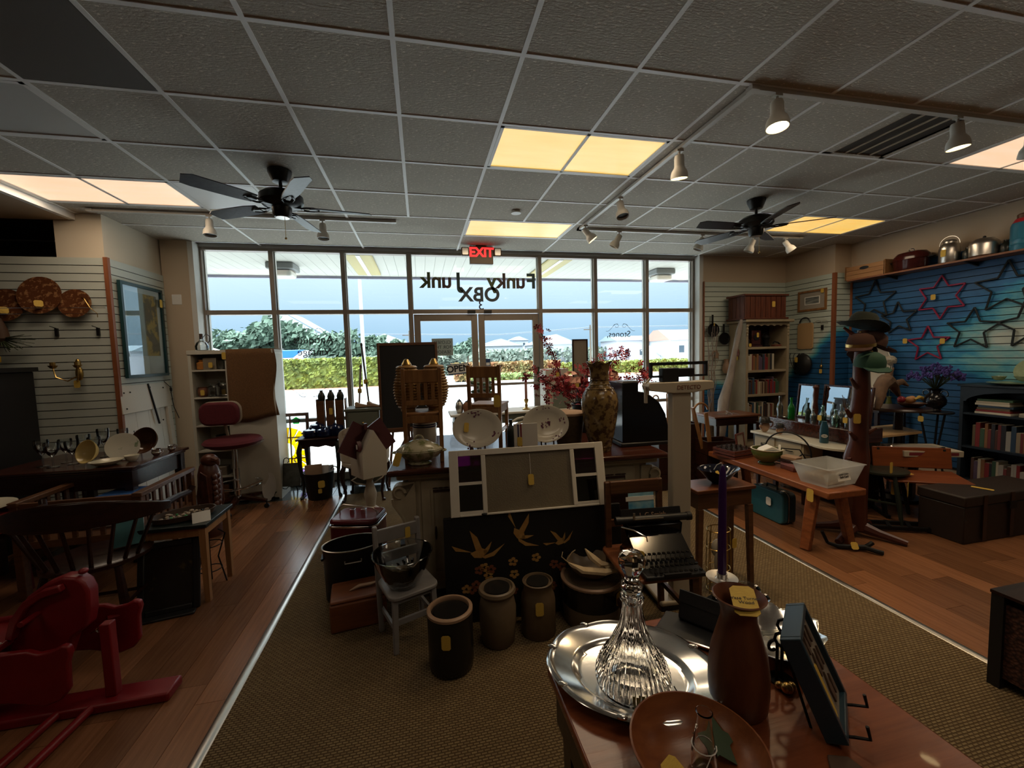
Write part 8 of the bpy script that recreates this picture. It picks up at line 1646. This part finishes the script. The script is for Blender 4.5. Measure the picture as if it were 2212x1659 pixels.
kb_ = B().ell((0,0,.012),.014).ell((.018,.004,.010),.011).ell((-.008,.014,.010),.010).ob('gilt_trinket', 'brass', None); kb_.location = (.845,.80,ZF); tag(kb_, 'small gilt knot trinket beside the shadow box', 'trinket')
# fluted silver dishes behind
fd = thing('fluted_silver_dish', 'fluted silver dish with a wavy rim behind the shadow box', 'dish', (.955,.93,ZF), 30)
B().lathe([(0,.004),(.06,.004),(.08,.02),(.11,.05),(.118,.055),(.11,.053),(.08,.026),(.058,.010),(0,.010)], 48, sx=1.15, sy=.85, wav=lambda i,a,r,z:(r*(1+(.07*math.cos(10*a) if r > .09 else 0)), z+(.006*math.cos(10*a) if r > .09 else 0))).ob('dish', 'silver', fd); ptag(fd, (-.045,-.04,.028), (20,15,10), .05, .06)
rd = thing('wine_red_book', 'wine red leather booklet leaning behind the wooden vase', 'book', (.935,1.045,ZF+.004), 25, rx=-32); mat('wine_leather', (.06,.010,.012), .4); B().box(-.05,0,0,.05,.012,.11).ob('cover', 'wine_leather', rd, bev=.002); B().box(-.047,.002,.004,.051,.010,.107).ob('pages', 'paper', rd)
# candle in an iron holder
mat('candle_purple', (.045,.008,.10), .35)
ih = thing('iron_candle_holder', 'dark iron leaf candle holder with a wide drip pan', 'candle holder', (.905,1.10,ZF))
B().lathe([(0,.115),(.02,.115),(.045,.122),(.047,.126),(.02,.122),(.016,.125),(.016,.14),(.013,.14),(.013,.126),(0,.124)], 24).ob('drip_pan', 'pewter', ih); B().tube([(0,0,.01),(0,0,.118)], .006, 8).ob('stem', 'iron', ih); B().lathe([(0,0),(.045,0),(.04,.006),(.008,.014)], 20).ob('foot', 'iron', ih)
for a in (20,150,260):
    c_, s_ = math.cos(math.radians(a)), math.sin(math.radians(a)); B().tube([(0,0,.03),(.03*c_,.03*s_,.05),(.06*c_,.06*s_,.035)], [.004,.014,.002], 6).ob('leaf', 'iron', ih)
cn = thing('purple_taper_candle', 'tall purple taper candle in the iron holder', 'candle', (.905,1.10,ZF+.1245)); B().lathe([(0,0),(.0125,0),(.0125,.02),(.0115,.30),(.009,.345),(.004,.362),(0,.364)], 18).ob('wax', 'candle_purple', cn)
B().tube([(0,0,.362),(-.006,0,.372),(-.022,0,.366),(-.032,0,.352)], .0012, 4).ob('wick', 'paper', cn)
# glass cups on a plate behind the candle
gp = thing('glass_snack_plate', 'clear glass plate at the far corner of the front table', 'plate', (.985,1.075,ZF)); B().lathe([(0,.002),(.08,.002),(.10,.014),(.104,.016),(.10,.018),(.08,.008),(0,.006)], 32).ob('dish', 'glassware', gp)
for i, (x,y,z,lb) in enumerate(((.95,1.08,.008,'clear glass cup left on the glass plate'),(1.02,1.085,.008,'clear glass cup right on the glass plate'),(.975,1.075,.05,'clear glass cup stacked on the other two'))):
    t = thing('glass_cup', lb, 'cup', (x,y,ZF+z), group='clear glass cups behind the candle'); B().lathe([(.02,0),(.026,.01),(.036,.044),(.039,.046),(.034,.044),(.022,.008),(0,.006)], 20).ob('cup', 'glassware', t); B().tube(arc((.036,0,.026),.013,-80,80,6), .003, 5).ob('handle', 'glassware', t)
# dark platter with a leaf tray
dl = thing('black_leaf_tray', 'black tray with a silver leaf edge between decanter and candle', 'tray', (.775,1.04,ZF), -50); B().prism([(-.11,-.05),(-.05,-.065),(.05,-.06),(.12,-.02),(.13,.0),(.12,.02),(.05,.06),(-.05,.065),(-.11,.05)], 0, .008).ob('tray', 'black', dl, bev=.003); B().tube([(-.11,-.052,.008),(-.05,-.067,.010),(.05,-.062,.012),(.12,-.02,.012)], .004, 6).ob('silver_edge', 'silver', dl)
cl = thing('clutch_purse', 'dark folded clutch purse standing on the black tray', 'purse', (.80,1.055,ZF+.0085), -55, rx=-18); B().box(-.07,-.012,0,.07,.012,.085).ob('body', 'black', cl, bev=.006); B().box(-.072,-.016,.05,.072,-.012,.088).ob('flap', 'black', cl, bev=.004)
st_ = B().prism([(0,-.05),(.03,-.02),(.045,.03),(.02,.06),(-.01,.05),(-.03,.0)], 0, .006).ob('bark_piece', 'cone', None, bev=.002); place(st_, (.80,.585,ZF), 30); tag(st_, 'rough piece of bark on the front table', 'bark')
# ================================================================ lettering becomes plain mesh
text_to_mesh()
